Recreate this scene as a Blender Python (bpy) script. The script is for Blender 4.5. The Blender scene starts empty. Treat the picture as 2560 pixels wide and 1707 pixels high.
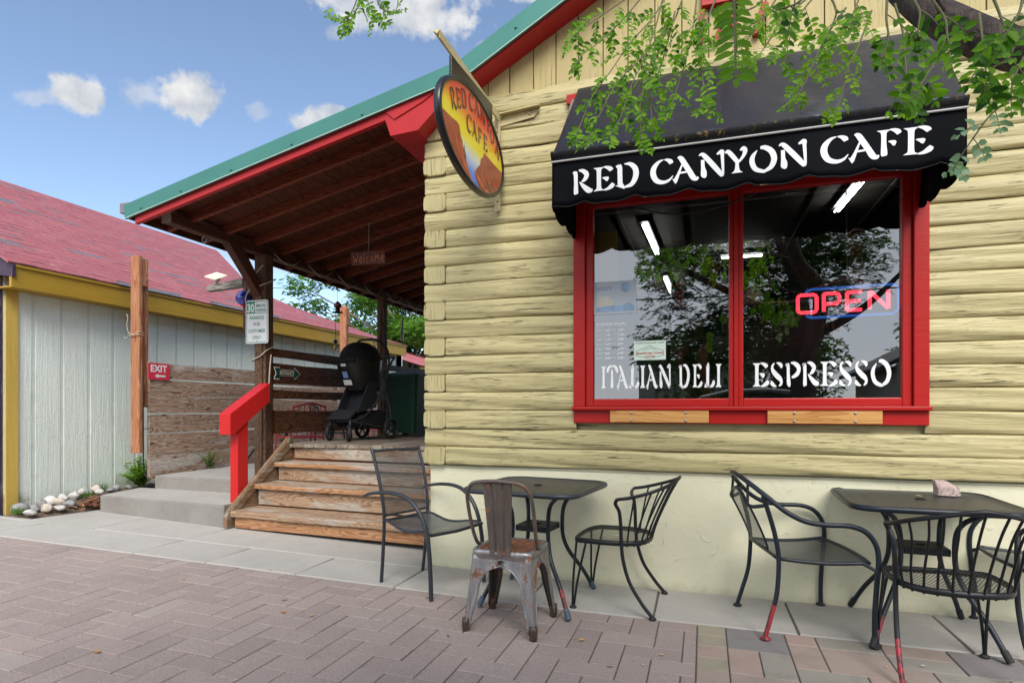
import bpy, math, random
from mathutils import Vector, Matrix
R = math.radians
SC = bpy.context.scene
COL = SC.collection

# ------------------------------------------------------------------ camera
cd = bpy.data.cameras.new("camera")
cam = bpy.data.objects.new("camera", cd)
COL.objects.link(cam)
cd.sensor_width = 36.0
cd.lens = 20.855
cd.shift_y = 0.0650
cd.clip_start = 0.05
cd.clip_end = 2000
cam.location = (0, -4.18, 1.24)
cam.rotation_euler = (R(90), 0, R(17.936))
SC.camera = cam

# ------------------------------------------------------------------ light
SC.view_settings.view_transform = 'Standard'
SC.view_settings.look = 'None'
SC.view_settings.gamma = 1.0
SC.view_settings.use_curve_mapping = False
SC.view_settings.exposure = 1.47
SC.render.film_transparent = False
SC.cycles.max_bounces = 7
SC.cycles.transparent_max_bounces = 24

SUNV = Vector((0.27, -0.66, 0.69)).normalized()
sd = bpy.data.lights.new("sun", 'SUN')
sun = bpy.data.objects.new("sun", sd)
COL.objects.link(sun)
sun.rotation_euler = SUNV.to_track_quat('Z', 'Y').to_euler()
sd.energy = 1.5
sd.angle = R(34)
sd.color = (1.0, 0.965, 0.91)

W = bpy.data.worlds.new("World")
SC.world = W
W.use_nodes = True


def build_world():
    nt = W.node_tree
    nt.nodes.clear()
    N = nt.nodes.new
    L = nt.links.new
    out = N('ShaderNodeOutputWorld')
    bg = N('ShaderNodeBackground')
    bg.inputs['Strength'].default_value = 0.13
    L(bg.outputs[0], out.inputs[0])
    sky = N('ShaderNodeTexSky')
    sky.sky_type = 'NISHITA'
    sky.sun_disc = False
    sky.sun_elevation = math.asin(SUNV.z)
    sky.sun_rotation = math.atan2(SUNV.x, SUNV.y)
    sky.altitude = 1800
    sky.air_density = 1.0
    sky.dust_density = 0.7
    sky.ozone_density = 1.6
    tc = N('ShaderNodeTexCoord')
    nrm = N('ShaderNodeVectorMath'); nrm.operation = 'NORMALIZE'
    L(tc.outputs['Generated'], nrm.inputs[0])
    V = nrm.outputs[0]

    def m(op, a, b=None, c=None):
        n = N('ShaderNodeMath'); n.operation = op
        for i, q in enumerate((a, b, c)):
            if q is None: continue
            if isinstance(q, (int, float)): n.inputs[i].default_value = q
            else: L(q, n.inputs[i])
        return n.outputs[0]

    def dot(vec):
        n = N('ShaderNodeVectorMath'); n.operation = 'DOT_PRODUCT'
        L(V, n.inputs[0]); n.inputs[1].default_value = vec
        return n.outputs['Value']

    def noise(scale, det, rough=0.55):
        n = N('ShaderNodeTexNoise')
        n.inputs['Scale'].default_value = scale
        n.inputs['Detail'].default_value = det
        n.inputs['Roughness'].default_value = rough
        L(V, n.inputs['Vector'])
        return n.outputs[0]
    n1 = noise(16, 8, 0.6)
    n2 = noise(42, 5, 0.55)
    nn = m('ADD', m('MULTIPLY', m('SUBTRACT', n1, 0.5), 3.5), m('MULTIPLY', m('SUBTRACT', n2, 0.5), 2.2))
    f = Vector((-0.308, 0.9514, 0)); r = Vector((0.9514, 0.308, 0)); u = Vector((0, 0, 1))
    mask = None
    # fair-weather clouds: azimuth and elevation tangents from the view axis, half sizes, opacity
    for (a, b, sx, sy, op) in ((-0.732, 0.530, .056, .033, 1.0), (-0.79, 0.522, .055, .016, .45), (-0.538, 0.523, .047, .032, 1.0),
                               (-0.633, 0.528, .040, .024, .5), (-0.17, 0.668, .125, .045, 1.0), (-0.24, 0.685, .09, .03, .9),
                               (-0.10, 0.655, .07, .035, .9), (-0.43, 0.497, .022, .014, .45), (-0.345, 0.483, .036, .022, .95),
                               (-0.30, 0.50, .025, .010, .8), (-0.30, 0.63, .022, .014, .6), (-0.078, 0.628, .02, .012, .6),
                               (0.03, 0.69, .05, .014, .8), (-0.05, 0.612, .016, .010, .5), (-0.55, 0.20, .10, .02, .55), (-0.45, .245, .12, .018, .4)):
        d = (f + a * r + b * u)
        s = d.length
        d.normalize()
        rr = (r - d * d.dot(r)).normalized()
        uu = d.cross(rr) * -1
        if uu.z < 0: uu = -uu
        dx = m('DIVIDE', dot(rr), sx * 0.76 / s)
        dy = m('DIVIDE', dot(uu), sy * 0.76 / s)
        rad = m('SQRT', m('ADD', m('MULTIPLY', dx, dx), m('MULTIPLY', dy, dy)))
        v = m('ADD', rad, nn)
        mr = N('ShaderNodeMapRange'); mr.interpolation_type = 'SMOOTHSTEP'
        L(v, mr.inputs[0])
        mr.inputs[1].default_value = 1.42; mr.inputs[2].default_value = 0.50
        mr.inputs[3].default_value = 0; mr.inputs[4].default_value = op
        front = m('MULTIPLY', mr.outputs[0], m('GREATER_THAN', dot(d), 0.3))
        mask = front if mask is None else m('MAXIMUM', mask, front)
    # a broken bank of cloud in the half of the sky behind the camera
    nb = noise(3.2, 6, 0.55)
    mr = N('ShaderNodeMapRange'); mr.interpolation_type = 'SMOOTHSTEP'
    L(m('ADD', nb, m('MULTIPLY', dot((0, -1, 0)), 0.25)), mr.inputs[0])
    mr.inputs[1].default_value = 0.42; mr.inputs[2].default_value = 0.64
    bank = m('MULTIPLY', mr.outputs[0], m('GREATER_THAN', dot((0, -1, 0)), 0.0))
    bankmask = m('MULTIPLY', bank, 0.9)
    cc = N('ShaderNodeMix'); cc.data_type = 'RGBA'
    L(m('MULTIPLY_ADD', noise(24, 6), 3.2, -1.1), cc.inputs[0])
    cc.inputs[6].default_value = (1.5, 1.62, 1.85, 1)
    cc.inputs[7].default_value = (2.5, 2.5, 2.48, 1)
    hs = N('ShaderNodeHueSaturation')
    hs.inputs['Saturation'].default_value = 0.92
    hs.inputs['Hue'].default_value = 0.497
    hs.inputs['Value'].default_value = 0.64
    L(sky.outputs[0], hs.inputs['Color'])
    mx = N('ShaderNodeMix'); mx.data_type = 'RGBA'
    L(mask, mx.inputs[0]); L(hs.outputs[0], mx.inputs[6]); L(cc.outputs[2], mx.inputs[7])
    mb_ = N('ShaderNodeMix'); mb_.data_type = 'RGBA'
    L(bankmask, mb_.inputs[0]); L(mx.outputs[2], mb_.inputs[6]); mb_.inputs[7].default_value = (3.9, 4.05, 4.3, 1)
    L(mb_.outputs[2], bg.inputs[0])


build_world()

# ------------------------------------------------------------------ mesh helpers
PM = {}


def catmull(pts, n=6, closed=False):
    P = [Vector(p) for p in pts]
    if len(P) < 3: return P
    out = []
    m = len(P)
    rng = m if closed else m - 1
    for i in range(rng):
        if closed:
            a, b, c, d = P[(i - 1) % m], P[i], P[(i + 1) % m], P[(i + 2) % m]
        else:
            b, c = P[i], P[i + 1]
            a = P[i - 1] if i > 0 else b * 2 - c
            d = P[i + 2] if i + 2 < m else c * 2 - b
        for k in range(n):
            t = k / n
            out.append(0.5 * ((2 * b) + (c - a) * t + (2 * a - 5 * b + 4 * c - d) * t * t + (3 * b - a - 3 * c + d) * t ** 3))
    if not closed: out.append(P[-1].copy())
    return out


class MB:
    def __init__(s):
        s.v = []; s.f = []; s.mi = []; s.sm = []; s.fc = []; s.uv = []; s.hasuv = False

    def add(s, vs, fs, mi=0, smooth=False, fc=0.5, uvs=None):
        o = len(s.v)
        s.v += [Vector(p) for p in vs]
        for i, f in enumerate(fs):
            s.f.append([o + k for k in f])
            s.mi.append(mi if not isinstance(mi, list) else mi[i]); s.sm.append(smooth); s.fc.append(fc)
            if uvs is not None:
                s.hasuv = True
                s.uv.append([uvs[k] for k in f])
            else:
                s.uv.append([(0, 0)] * len(f))
        return s

    def box(s, x0, x1, y0, y1, z0, z1, mi=0, fc=0.5):
        v = [(x, y, z) for z in (z0, z1) for y in (y0, y1) for x in (x0, x1)]
        return s.add(v, [(0, 2, 3, 1), (4, 5, 7, 6), (0, 1, 5, 4), (1, 3, 7, 5), (3, 2, 6, 7), (2, 0, 4, 6)], mi, False, fc)

    def obox(s, c, ax, ay, az, mi=0, fc=0.5):
        c = Vector(c); ax = Vector(ax); ay = Vector(ay); az = Vector(az)
        v = [c + sx * ax + sy * ay + sz * az for sz in (-1, 1) for sy in (-1, 1) for sx in (-1, 1)]
        return s.add(v, [(0, 2, 3, 1), (4, 5, 7, 6), (0, 1, 5, 4), (1, 3, 7, 5), (3, 2, 6, 7), (2, 0, 4, 6)], mi, False, fc)

    def prism(s, poly, ax, d, mi=0, fc=0.5):
        """poly: list of 3-D points of one cap, extruded along vector ax*d"""
        P = [Vector(p) for p in poly]
        n = len(P); e = Vector(ax) * d
        v = P + [p + e for p in P]
        nr = Vector((0, 0, 0))
        for i in range(n):
            nr += P[i].cross(P[(i + 1) % n])
        fs = [list(range(n)), list(range(2 * n - 1, n - 1, -1))] + [(i, i + n, (i + 1) % n + n, (i + 1) % n) for i in range(n)]
        if nr.dot(e) > 0: fs = [tuple(reversed(f)) for f in fs]
        return s.add(v, fs, mi, False, fc)

    def tube(s, pts, r, n=8, closed=False, smooth=0, mi=0, cap=True, fc=0.5, mif=None, flat=1.0):
        P = catmull(pts, smooth, closed) if smooth else [Vector(p) for p in pts]
        m = len(P)
        if isinstance(r, (int, float)): rad = [r] * m
        else:
            k = len(r) - 1
            rad = []
            for i in range(m):
                t = i / (m - 1) * k; j = min(int(t), k - 1)
                rad.append(r[j] + (r[j + 1] - r[j]) * (t - j))
        T = []
        for i in range(m):
            a = P[(i - 1) % m] if (closed or i > 0) else P[i]
            b = P[(i + 1) % m] if (closed or i < m - 1) else P[i]
            T.append((b - a).normalized())
        up = Vector((0, 0, 1)) if abs(T[0].z) < 0.9 else Vector((1, 0, 0))
        nx = (up - T[0] * up.dot(T[0])).normalized()
        vs = []
        for i in range(m):
            nx = (nx - T[i] * nx.dot(T[i]))
            nx = nx.normalized() if nx.length > 1e-6 else Vector((1, 0, 0))
            ny = T[i].cross(nx)
            for k in range(n):
                an = 2 * math.pi * k / n
                vs.append(P[i] + rad[i] * (math.cos(an) * nx * flat + math.sin(an) * ny))
        fs = []; mi_l = []
        rng = m if closed else m - 1
        for i in range(rng):
            j = (i + 1) % m
            mm = mif(P[i]) if mif else mi
            for k in range(n):
                fs.append((i * n + k, i * n + (k + 1) % n, j * n + (k + 1) % n, j * n + k)); mi_l.append(mm)
        s.add(vs, fs, mi_l, True, fc)
        if cap and not closed:
            mm0 = mif(P[0]) if mif else mi; mm1 = mif(P[-1]) if mif else mi
            s.add(vs[:n], [list(range(n - 1, -1, -1))], mm0, False, fc)
            s.add(vs[-n:], [list(range(n))], mm1, False, fc)
        return s

    def lathe(s, prof, c=(0, 0, 0), axis='z', n=20, mi=0, fc=0.5, smooth=True):
        c = Vector(c); vs = []
        for (r, h) in prof:
            for k in range(n):
                a = 2 * math.pi * k / n
                q = {'z': (r * math.cos(a), r * math.sin(a), h), 'y': (r * math.sin(a), h, r * math.cos(a)), 'x': (h, r * math.cos(a), r * math.sin(a))}[axis]
                vs.append(c + Vector(q))
        fs = []
        for i in range(len(prof) - 1):
            for k in range(n):
                fs.append((i * n + k, i * n + (k + 1) % n, (i + 1) * n + (k + 1) % n, (i + 1) * n + k))
        if prof[0][0] > 1e-5: fs.append(list(range(n - 1, -1, -1)))
        if prof[-1][0] > 1e-5: fs.append([(len(prof) - 1) * n + k for k in range(n)])
        return s.add(vs, fs, mi, smooth, fc)

    def grid(s, rows, mi=0, smooth=True, fc=0.5, uvs=None, closed=False):
        nr = len(rows); nc = len(rows[0])
        vs = [p for r_ in rows for p in r_]
        fs = []
        for i in range(nr - 1):
            for k in range(nc if closed else nc - 1):
                k2 = (k + 1) % nc
                fs.append((i * nc + k, i * nc + k2, (i + 1) * nc + k2, (i + 1) * nc + k))
        uu = [q for r_ in uvs for q in r_] if uvs else None
        return s.add(vs, fs, mi, smooth, fc, uu)

    def ball(s, c, r, n=12, mi=0, fc=0.5, jit=0.0, rng=None):
        c = Vector(c)
        if isinstance(r, (int, float)): r = (r, r, r)
        rows = []
        for i in range(n // 2 + 1):
            th = math.pi * i / (n // 2)
            row = []
            for k in range(n):
                ph = 2 * math.pi * k / n
                row.append(c + Vector((r[0] * math.sin(th) * math.cos(ph), r[1] * math.sin(th) * math.sin(ph), -r[2] * math.cos(th))))
            rows.append(row)
        return s.grid(rows, mi, True, fc, closed=True)

    def build(s, name, mats, parent=None, loc=None, local=False, bevel=0, seg=2, solid=0, sub=0, auto=None):
        me = bpy.data.meshes.new(name)
        vs = s.v
        if parent is not None:
            if not local:
                inv = PM[parent].inverted()
                vs = [inv @ p for p in vs]
        elif loc is not None and not local:
            L_ = Vector(loc); vs = [p - L_ for p in vs]
        me.from_pydata([tuple(p) for p in vs], [], s.f)
        if not isinstance(mats, (list, tuple)): mats = [mats]
        for m_ in mats: me.materials.append(m_)
        me.polygons.foreach_set('material_index', s.mi)
        me.polygons.foreach_set('use_smooth', s.sm)
        at = me.attributes.new('fc', 'FLOAT', 'FACE')
        at.data.foreach_set('value', s.fc)
        if s.hasuv:
            ul = me.uv_layers.new(name='UVMap')
            flat = [c for face in s.uv for q in face for c in q]
            ul.data.foreach_set('uv', flat)
        me.update()
        o = bpy.data.objects.new(name, me)
        COL.objects.link(o)
        if parent is not None:
            o.parent = parent; PM[o] = PM[parent]
        elif loc is not None:
            o.location = loc; PM[o] = Matrix.Translation(Vector(loc))
        else:
            PM[o] = Matrix.Identity(4)
        if solid:
            q = o.modifiers.new('solid', 'SOLIDIFY'); q.thickness = solid; q.offset = 0
        if bevel:
            q = o.modifiers.new('bevel', 'BEVEL'); q.width = bevel; q.segments = seg; q.limit_method = 'ANGLE'; q.angle_limit = R(40)
            q.harden_normals = False
        if sub:
            q = o.modifiers.new('sub', 'SUBSURF'); q.levels = sub; q.render_levels = sub
        return o


def thing(name, label, cat, loc=(0, 0, 0), rz=0.0, group=None):
    o = bpy.data.objects.new(name, None)
    COL.objects.link(o)
    o.location = loc; o.rotation_euler = (0, 0, rz)
    PM[o] = Matrix.Translation(Vector(loc)) @ Matrix.Rotation(rz, 4, 'Z')
    o.empty_display_size = 0.1
    return tag(o, label, cat, group)


def tag(o, label=None, cat=None, group=None, kind=None):
    if label: o['label'] = label
    if cat: o['category'] = cat
    if group: o['group'] = group
    if kind: o['kind'] = kind
    return o


def dup(root, loc, rz, label=None, group=None):
    c = root.copy(); COL.objects.link(c)
    c.location = loc; c.rotation_euler = (0, 0, rz)
    PM[c] = Matrix.Translation(Vector(loc)) @ Matrix.Rotation(rz, 4, 'Z')
    if label: c['label'] = label
    if group: c['group'] = group
    for ch in list(root.children):
        d = ch.copy(); COL.objects.link(d); d.parent = c; PM[d] = PM[c]
        for g in list(ch.children):
            e = g.copy(); COL.objects.link(e); e.parent = d; PM[e] = PM[c]
    return c


def sstep(a, b, x):
    t = max(0, min(1, (x - a) / (b - a))); return t * t * (3 - 2 * t)


def gz(x):
    """the pavement climbs gently to the left of the steps"""
    if x > -0.8: return 0.0
    return min(0.0228 * (-x - 0.8), 0.16)


def text_mb(txt, size, org, ux, uy, thick=0.002, xs=1.0, align='CENTER', mi=0, mb=None, sp=1.0, fit=None, bold=0.0):
    """flat lettering from the built-in font, laid on the plane org + ux, uy"""
    cu = bpy.data.curves.new('t', 'FONT'); cu.body = txt; cu.size = 1.0; cu.align_x = 'LEFT'; cu.space_character = sp
    cu.resolution_u = 3; cu.offset = bold
    ob = bpy.data.objects.new('t', cu); COL.objects.link(ob)
    dg = bpy.context.evaluated_depsgraph_get(); dg.update()
    me = bpy.data.meshes.new_from_object(ob.evaluated_get(dg))
    vs = [v.co.copy() for v in me.vertices]; fs = [list(p.vertices) for p in me.polygons]
    bpy.data.objects.remove(ob); bpy.data.curves.remove(cu); bpy.data.meshes.remove(me)
    mb = mb or MB()
    if not vs: return mb
    x0 = min(v.x for v in vs); x1 = max(v.x for v in vs)
    ux = Vector(ux).normalized(); uy = Vector(uy).normalized(); nn = ux.cross(uy)
    sx = size * xs
    if fit: sx = fit / (x1 - x0)
    off = {'CENTER': -(x0 + x1) / 2, 'LEFT': -x0, 'RIGHT': -x1}[align]
    O = Vector(org)
    P = [O + ux * ((v.x + off) * sx) + uy * (v.y * size) + nn * thick for v in vs]
    return mb.add(P, fs, mi)
# ------------------------------------------------------------------ materials
class NB:
    def __init__(s, name):
        s.m = bpy.data.materials.new(name); s.m.use_nodes = True
        s.nt = s.m.node_tree; s.nt.nodes.clear()
        s.out = s.nt.nodes.new('ShaderNodeOutputMaterial')
        s.b = s.nt.nodes.new('ShaderNodeBsdfPrincipled')
        s.link(s.b.outputs[0], s.out.inputs[0])

    def link(s, a, b): s.nt.links.new(a, b)

    def n(s, t, **k):
        q = s.nt.nodes.new(t)
        for a, b in k.items(): setattr(q, a, b)
        return q

    def put(s, sock, v):
        if isinstance(v, bpy.types.NodeSocket): s.link(v, sock)
        elif isinstance(v, (tuple, list)) and len(v) == 3 and sock.type == 'RGBA': sock.default_value = (*v, 1)
        else: sock.default_value = v

    def co(s, scale=(1, 1, 1), kind='Object', seed=0.0, fcoff=True, rot=None):
        tc = s.n('ShaderNodeTexCoord'); v = tc.outputs[kind]
        if fcoff:
            at = s.n('ShaderNodeAttribute', attribute_name='fc')
            a = s.n('ShaderNodeVectorMath', operation='SCALE'); a.inputs[0].default_value = (37.0, 23.0, 51.0)
            s.link(at.outputs['Fac'], a.inputs['Scale'])
            b = s.n('ShaderNodeVectorMath', operation='ADD'); s.link(v, b.inputs[0]); s.link(a.outputs[0], b.inputs[1]); v = b.outputs[0]
        mp = s.n('ShaderNodeMapping'); s.link(v, mp.inputs[0])
        mp.inputs['Scale'].default_value = scale
        mp.inputs['Location'].default_value = (seed, seed * 1.7, seed * 0.6)
        if rot: mp.inputs['Rotation'].default_value = rot
        return mp.outputs[0]

    def fc(s):
        return s.n('ShaderNodeAttribute', attribute_name='fc').outputs['Fac']

    def noise(s, v, scale, det=4, rough=0.55, dist=0.0, col=False):
        q = s.n('ShaderNodeTexNoise'); s.link(v, q.inputs['Vector'])
        q.inputs['Scale'].default_value = scale; q.inputs['Detail'].default_value = det
        q.inputs['Roughness'].default_value = rough; q.inputs['Distortion'].default_value = dist
        return q.outputs[1 if col else 0]

    def voro(s, v, scale, feat='F1', out='Distance', rand=1.0):
        q = s.n('ShaderNodeTexVoronoi', feature=feat); s.link(v, q.inputs['Vector']); q.inputs['Scale'].default_value = scale
        q.inputs['Randomness'].default_value = rand
        return q.outputs[out]

    def wave(s, v, scale, dist=4, det=3, dscale=1.0, bands='X', prof='SIN'):
        q = s.n('ShaderNodeTexWave', wave_type='BANDS', bands_direction=bands, wave_profile=prof); s.link(v, q.inputs['Vector'])
        q.inputs['Scale'].default_value = scale; q.inputs['Distortion'].default_value = dist; q.inputs['Detail'].default_value = det
        q.inputs['Detail Scale'].default_value = dscale
        return q.outputs['Fac']

    def ramp(s, f, stops, interp='LINEAR'):
        q = s.n('ShaderNodeValToRGB'); s.put(q.inputs[0], f)
        e = q.color_ramp; e.interpolation = interp
        while len(e.elements) < len(stops): e.elements.new(0.5)
        for i, (p, c) in enumerate(stops):
            e.elements[i].position = p
            if isinstance(c, (int, float)): c = (c, c, c)
            e.elements[i].color = (*c[:3], 1)
        return q.outputs[0]

    def mix(s, f, a, b, mode='MIX'):
        q = s.n('ShaderNodeMix', data_type='RGBA', blend_type=mode)
        s.put(q.inputs[0], f); s.put(q.inputs[6], a); s.put(q.inputs[7], b)
        return q.outputs[2]

    def math(s, op, a, b=0.0, c=0.0, clamp=False):
        q = s.n('ShaderNodeMath', operation=op); q.use_clamp = clamp
        s.put(q.inputs[0], a); s.put(q.inputs[1], b)
        if op in ('MULTIPLY_ADD',): s.put(q.inputs[2], c)
        return q.outputs[0]

    def mr(s, v, a, b, c=0.0, d=1.0, smooth=True):
        q = s.n('ShaderNodeMapRange'); q.interpolation_type = 'SMOOTHSTEP' if smooth else 'LINEAR'
        s.put(q.inputs[0], v)
        for i, x in enumerate((a, b, c, d)): q.inputs[i + 1].default_value = x
        return q.outputs[0]

    def xyz(s, v):
        q = s.n('ShaderNodeSeparateXYZ'); s.link(v, q.inputs[0]); return q.outputs

    def bump(s, h, strength=0.3, dist=0.01):
        q = s.n('ShaderNodeBump'); s.link(h, q.inputs['Height'])
        q.inputs['Strength'].default_value = strength; q.inputs['Distance'].default_value = dist
        s.link(q.outputs[0], s.b.inputs['Normal'])

    def fin(s, col=None, rough=0.6, metal=0.0, spec=0.5, **k):
        if col is not None: s.put(s.b.inputs['Base Color'], col)
        s.put(s.b.inputs['Roughness'], rough); s.put(s.b.inputs['Metallic'], metal)
        s.put(s.b.inputs['Specular IOR Level'], spec)
        for a, v in k.items(): s.put(s.b.inputs[a.replace('_', ' ')], v)
        return s.m


def plain(name, col, rough=0.5, metal=0.0, spec=0.5, var=0.12, scale=9.0, bump=0.0, **k):
    q = NB(name); v = q.co()
    n = q.noise(v, scale, 4)
    a = tuple(c * (1 - var) for c in col); b = tuple(min(1, c * (1 + var)) for c in col)
    c = q.ramp(n, [(0.3, a), (0.7, b)])
    if bump: q.bump(q.noise(v, scale * 8, 4), bump, 0.004)
    return q.fin(c, rough, metal, spec, **k)


def paint_wood(name, col, ax='X', crack=0.5, bump=0.5, rough=0.55, crackcol=None, var=0.1):
    """painted timber: long soft grain relief, thin dark checks that follow the grain"""
    q = NB(name)
    sc = {'X': (0.9, 14, 14), 'Y': (14, 0.9, 14), 'Z': (14, 14, 0.9)}[ax]
    v = q.co(sc); v0 = q.co((1, 1, 1))
    sc2 = {'X': (2.4, 75, 75), 'Y': (75, 2.4, 75), 'Z': (75, 75, 2.4)}[ax]
    v2 = q.co(sc2, seed=3.1)
    g = q.noise(v, 2.2, 6, 0.6, 0.3)
    c1 = q.noise(v2, 1.3, 3, 0.5, 0.6)
    patch = q.noise(v0, 2.3, 3)
    thr = q.mr(patch, 0.40, 0.62)
    ck = q.math('MULTIPLY', q.mr(c1, 0.615, 0.69), thr)
    c3 = q.noise(q.co({'X': (3.2, 170, 170), 'Y': (170, 3.2, 170), 'Z': (170, 170, 3.2)}[ax], seed=8.3), 1.2, 2, 0.5, 0.8)
    ck = q.math('MAXIMUM', ck, q.math('MULTIPLY', q.mr(c3, 0.64, 0.70), q.mr(q.noise(v0, 3.7, 3), 0.46, 0.60)))
    ck = q.math('MULTIPLY', ck, crack)
    big = q.noise(v0, 1.1, 3)
    a = tuple(c * (1 - var) for c in col); b = tuple(min(1, c * (1 + var * 0.7)) for c in col)
    base = q.ramp(q.math('ADD', q.math('MULTIPLY', g, 0.5), q.math('MULTIPLY', big, 0.5)), [(0.35, a), (0.65, b)])
    cc = crackcol or tuple(c * 0.12 + 0.008 for c in col)
    q.bump(q.math('SUBTRACT', g, q.math('MULTIPLY', ck, 1.2)), bump, 0.012)
    return q.fin(q.mix(ck, base, cc), rough, 0, 0.30)


def raw_wood(name, dark, mid, light, ax='X', rough=0.75, knots=0.6, grey=None, greyamt=0.0, bump=0.4, ringscale=1.0):
    """bare board: flat-sawn grain drawn from stretched, distorted rings, a few knots, weathering"""
    q = NB(name)
    i = 'XYZ'.index(ax)
    def sc(l, t):
        s_ = [t, t, t]; s_[i] = l; return tuple(s_)
    v = q.co(sc(0.55, 5.5)); vf = q.co(sc(2.0, 60), seed=1.3)
    v0 = q.co((1, 1, 1))
    warp = q.noise(v, 1.0, 3, 0.5, 0.2)
    ring = q.math('MULTIPLY', warp, 34.0 * ringscale)
    saw = q.math('FRACT', ring)
    saw = q.math('POWER', saw, 2.2)
    fine = q.noise(vf, 1.5, 5, 0.65)
    f = q.math('ADD', q.math('MULTIPLY', saw, 0.42), q.math('MULTIPLY', fine, 0.58))
    base = q.ramp(f, [(0.22, light), (0.48, mid), (0.85, dark)])
    if grey is not None:
        gm = q.mr(q.math('ADD', q.noise(q.co(sc(1.0, 4.0), seed=7.7), 1.6, 5, 0.6), q.math('MULTIPLY', q.math('SUBTRACT', q.fc(), 0.5), 0.25)), 0.62 - greyamt * 0.35, 0.78 - greyamt * 0.35)
        gcol = q.ramp(f, [(0.2, tuple(c * 1.25 for c in grey)), (0.8, tuple(c * 0.55 for c in grey))])
        base = q.mix(gm, base, gcol)
    if knots:
        kv = q.co(sc(1.4, 5.0), seed=2.2)
        kd = q.voro(kv, 1.3)
        km = q.mr(kd, 0.11, 0.04, 0, knots)
        base = q.mix(km, base, tuple(c * 0.45 for c in dark))
    q.bump(q.math('SUBTRACT', 1.0, f), bump, 0.006)
    return q.fin(base, rough, 0, 0.3)


M = {}
YEL = (0.60, 0.485, 0.215)
M['log'] = paint_wood('yellow_log_paint', (0.455, 0.392, 0.200), 'X', 0.9, 0.75, 0.42)
M['log_end'] = paint_wood('yellow_log_end_paint', (0.455, 0.392, 0.200), 'Z', 0.7, 0.9)
M['board_yellow'] = paint_wood('yellow_board_paint', (0.44, 0.355, 0.16), 'Z', 0.6, 0.35)
M['yellow_metal'] = plain('yellow_bracket_paint', (0.52, 0.43, 0.22), 0.45)
M['red'] = paint_wood('red_paint', (0.38, 0.012, 0.010), 'X', 0.12, 0.15, 0.38, var=0.10)
M['red_rail'] = paint_wood('bright_red_paint', (0.50, 0.016, 0.016), 'Z', 0.12, 0.12, 0.32, crackcol=(.42, .2, .12), var=0.06)
M['red_box'] = paint_wood('red_soffit_paint', (0.42, 0.018, 0.022), 'X', 0.10, 0.15, 0.38, var=0.07)
M['gold'] = paint_wood('mustard_trim_paint', (0.40, 0.245, 0.026), 'Y', 0.30, 0.3, 0.5)
M['gold_v'] = paint_wood('mustard_corner_paint', (0.56, 0.39, 0.085), 'Z', 0.25, 0.3, 0.5)
M['purple'] = paint_wood('purple_post_paint', (0.055, 0.03, 0.06), 'Z', 0.8, 0.5, 0.5, crackcol=(0.42, 0.30, 0.2))


def mk_siding():
    q = NB('pale_green_siding')
    v0 = q.co((1, 1, 1)); vg = q.co((22, 22, 1.1)); v2 = q.co((3, 3, 60))
    g = q.noise(vg, 1.6, 6, 0.6, 0.8); h = q.noise(v2, 1.2, 3)
    fl = q.noise(v0, 34, 5, 0.6, 1.2)
    z = q.xyz(q.co((1, 1, 1), fcoff=False))[2]
    low = q.mr(z, 0.55, 0.0)
    st = q.mr(q.math('ADD', q.noise(v0, 3.1, 5), q.math('MULTIPLY', low, 0.35)), 0.66, 0.95, 0, 0.7)
    base = q.ramp(q.noise(v0, 1.3, 4), [(0.3, (0.69, 0.76, 0.70)), (0.7, (0.77, 0.83, 0.765))])
    base = q.mix(st, base, (0.20, 0.215, 0.095))
    ck = q.math('MULTIPLY', q.mr(q.noise(q.co((9, 9, 40), seed=4), 1.2, 4), 0.68, 0.76), q.mr(q.math('ADD', q.noise(v0, 2.2, 3), q.math('MULTIPLY', low, 0.3)), 0.62, 0.85))
    base = q.mix(ck, base, (0.13, 0.11, 0.08))
    q.bump(q.math('ADD', q.math('ADD', q.math('MULTIPLY', g, 0.6), q.math('MULTIPLY', h, 0.25)), q.math('MULTIPLY', fl, 0.5)), 0.8, 0.014)
    return q.fin(base, 0.5)


M['siding'] = mk_siding()
M['siding_groove'] = plain('siding_groove_shade', (0.60, 0.67, 0.61), 0.6, var=0.1, scale=6)  # siding colour darkened to put shade into the grooves


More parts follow.
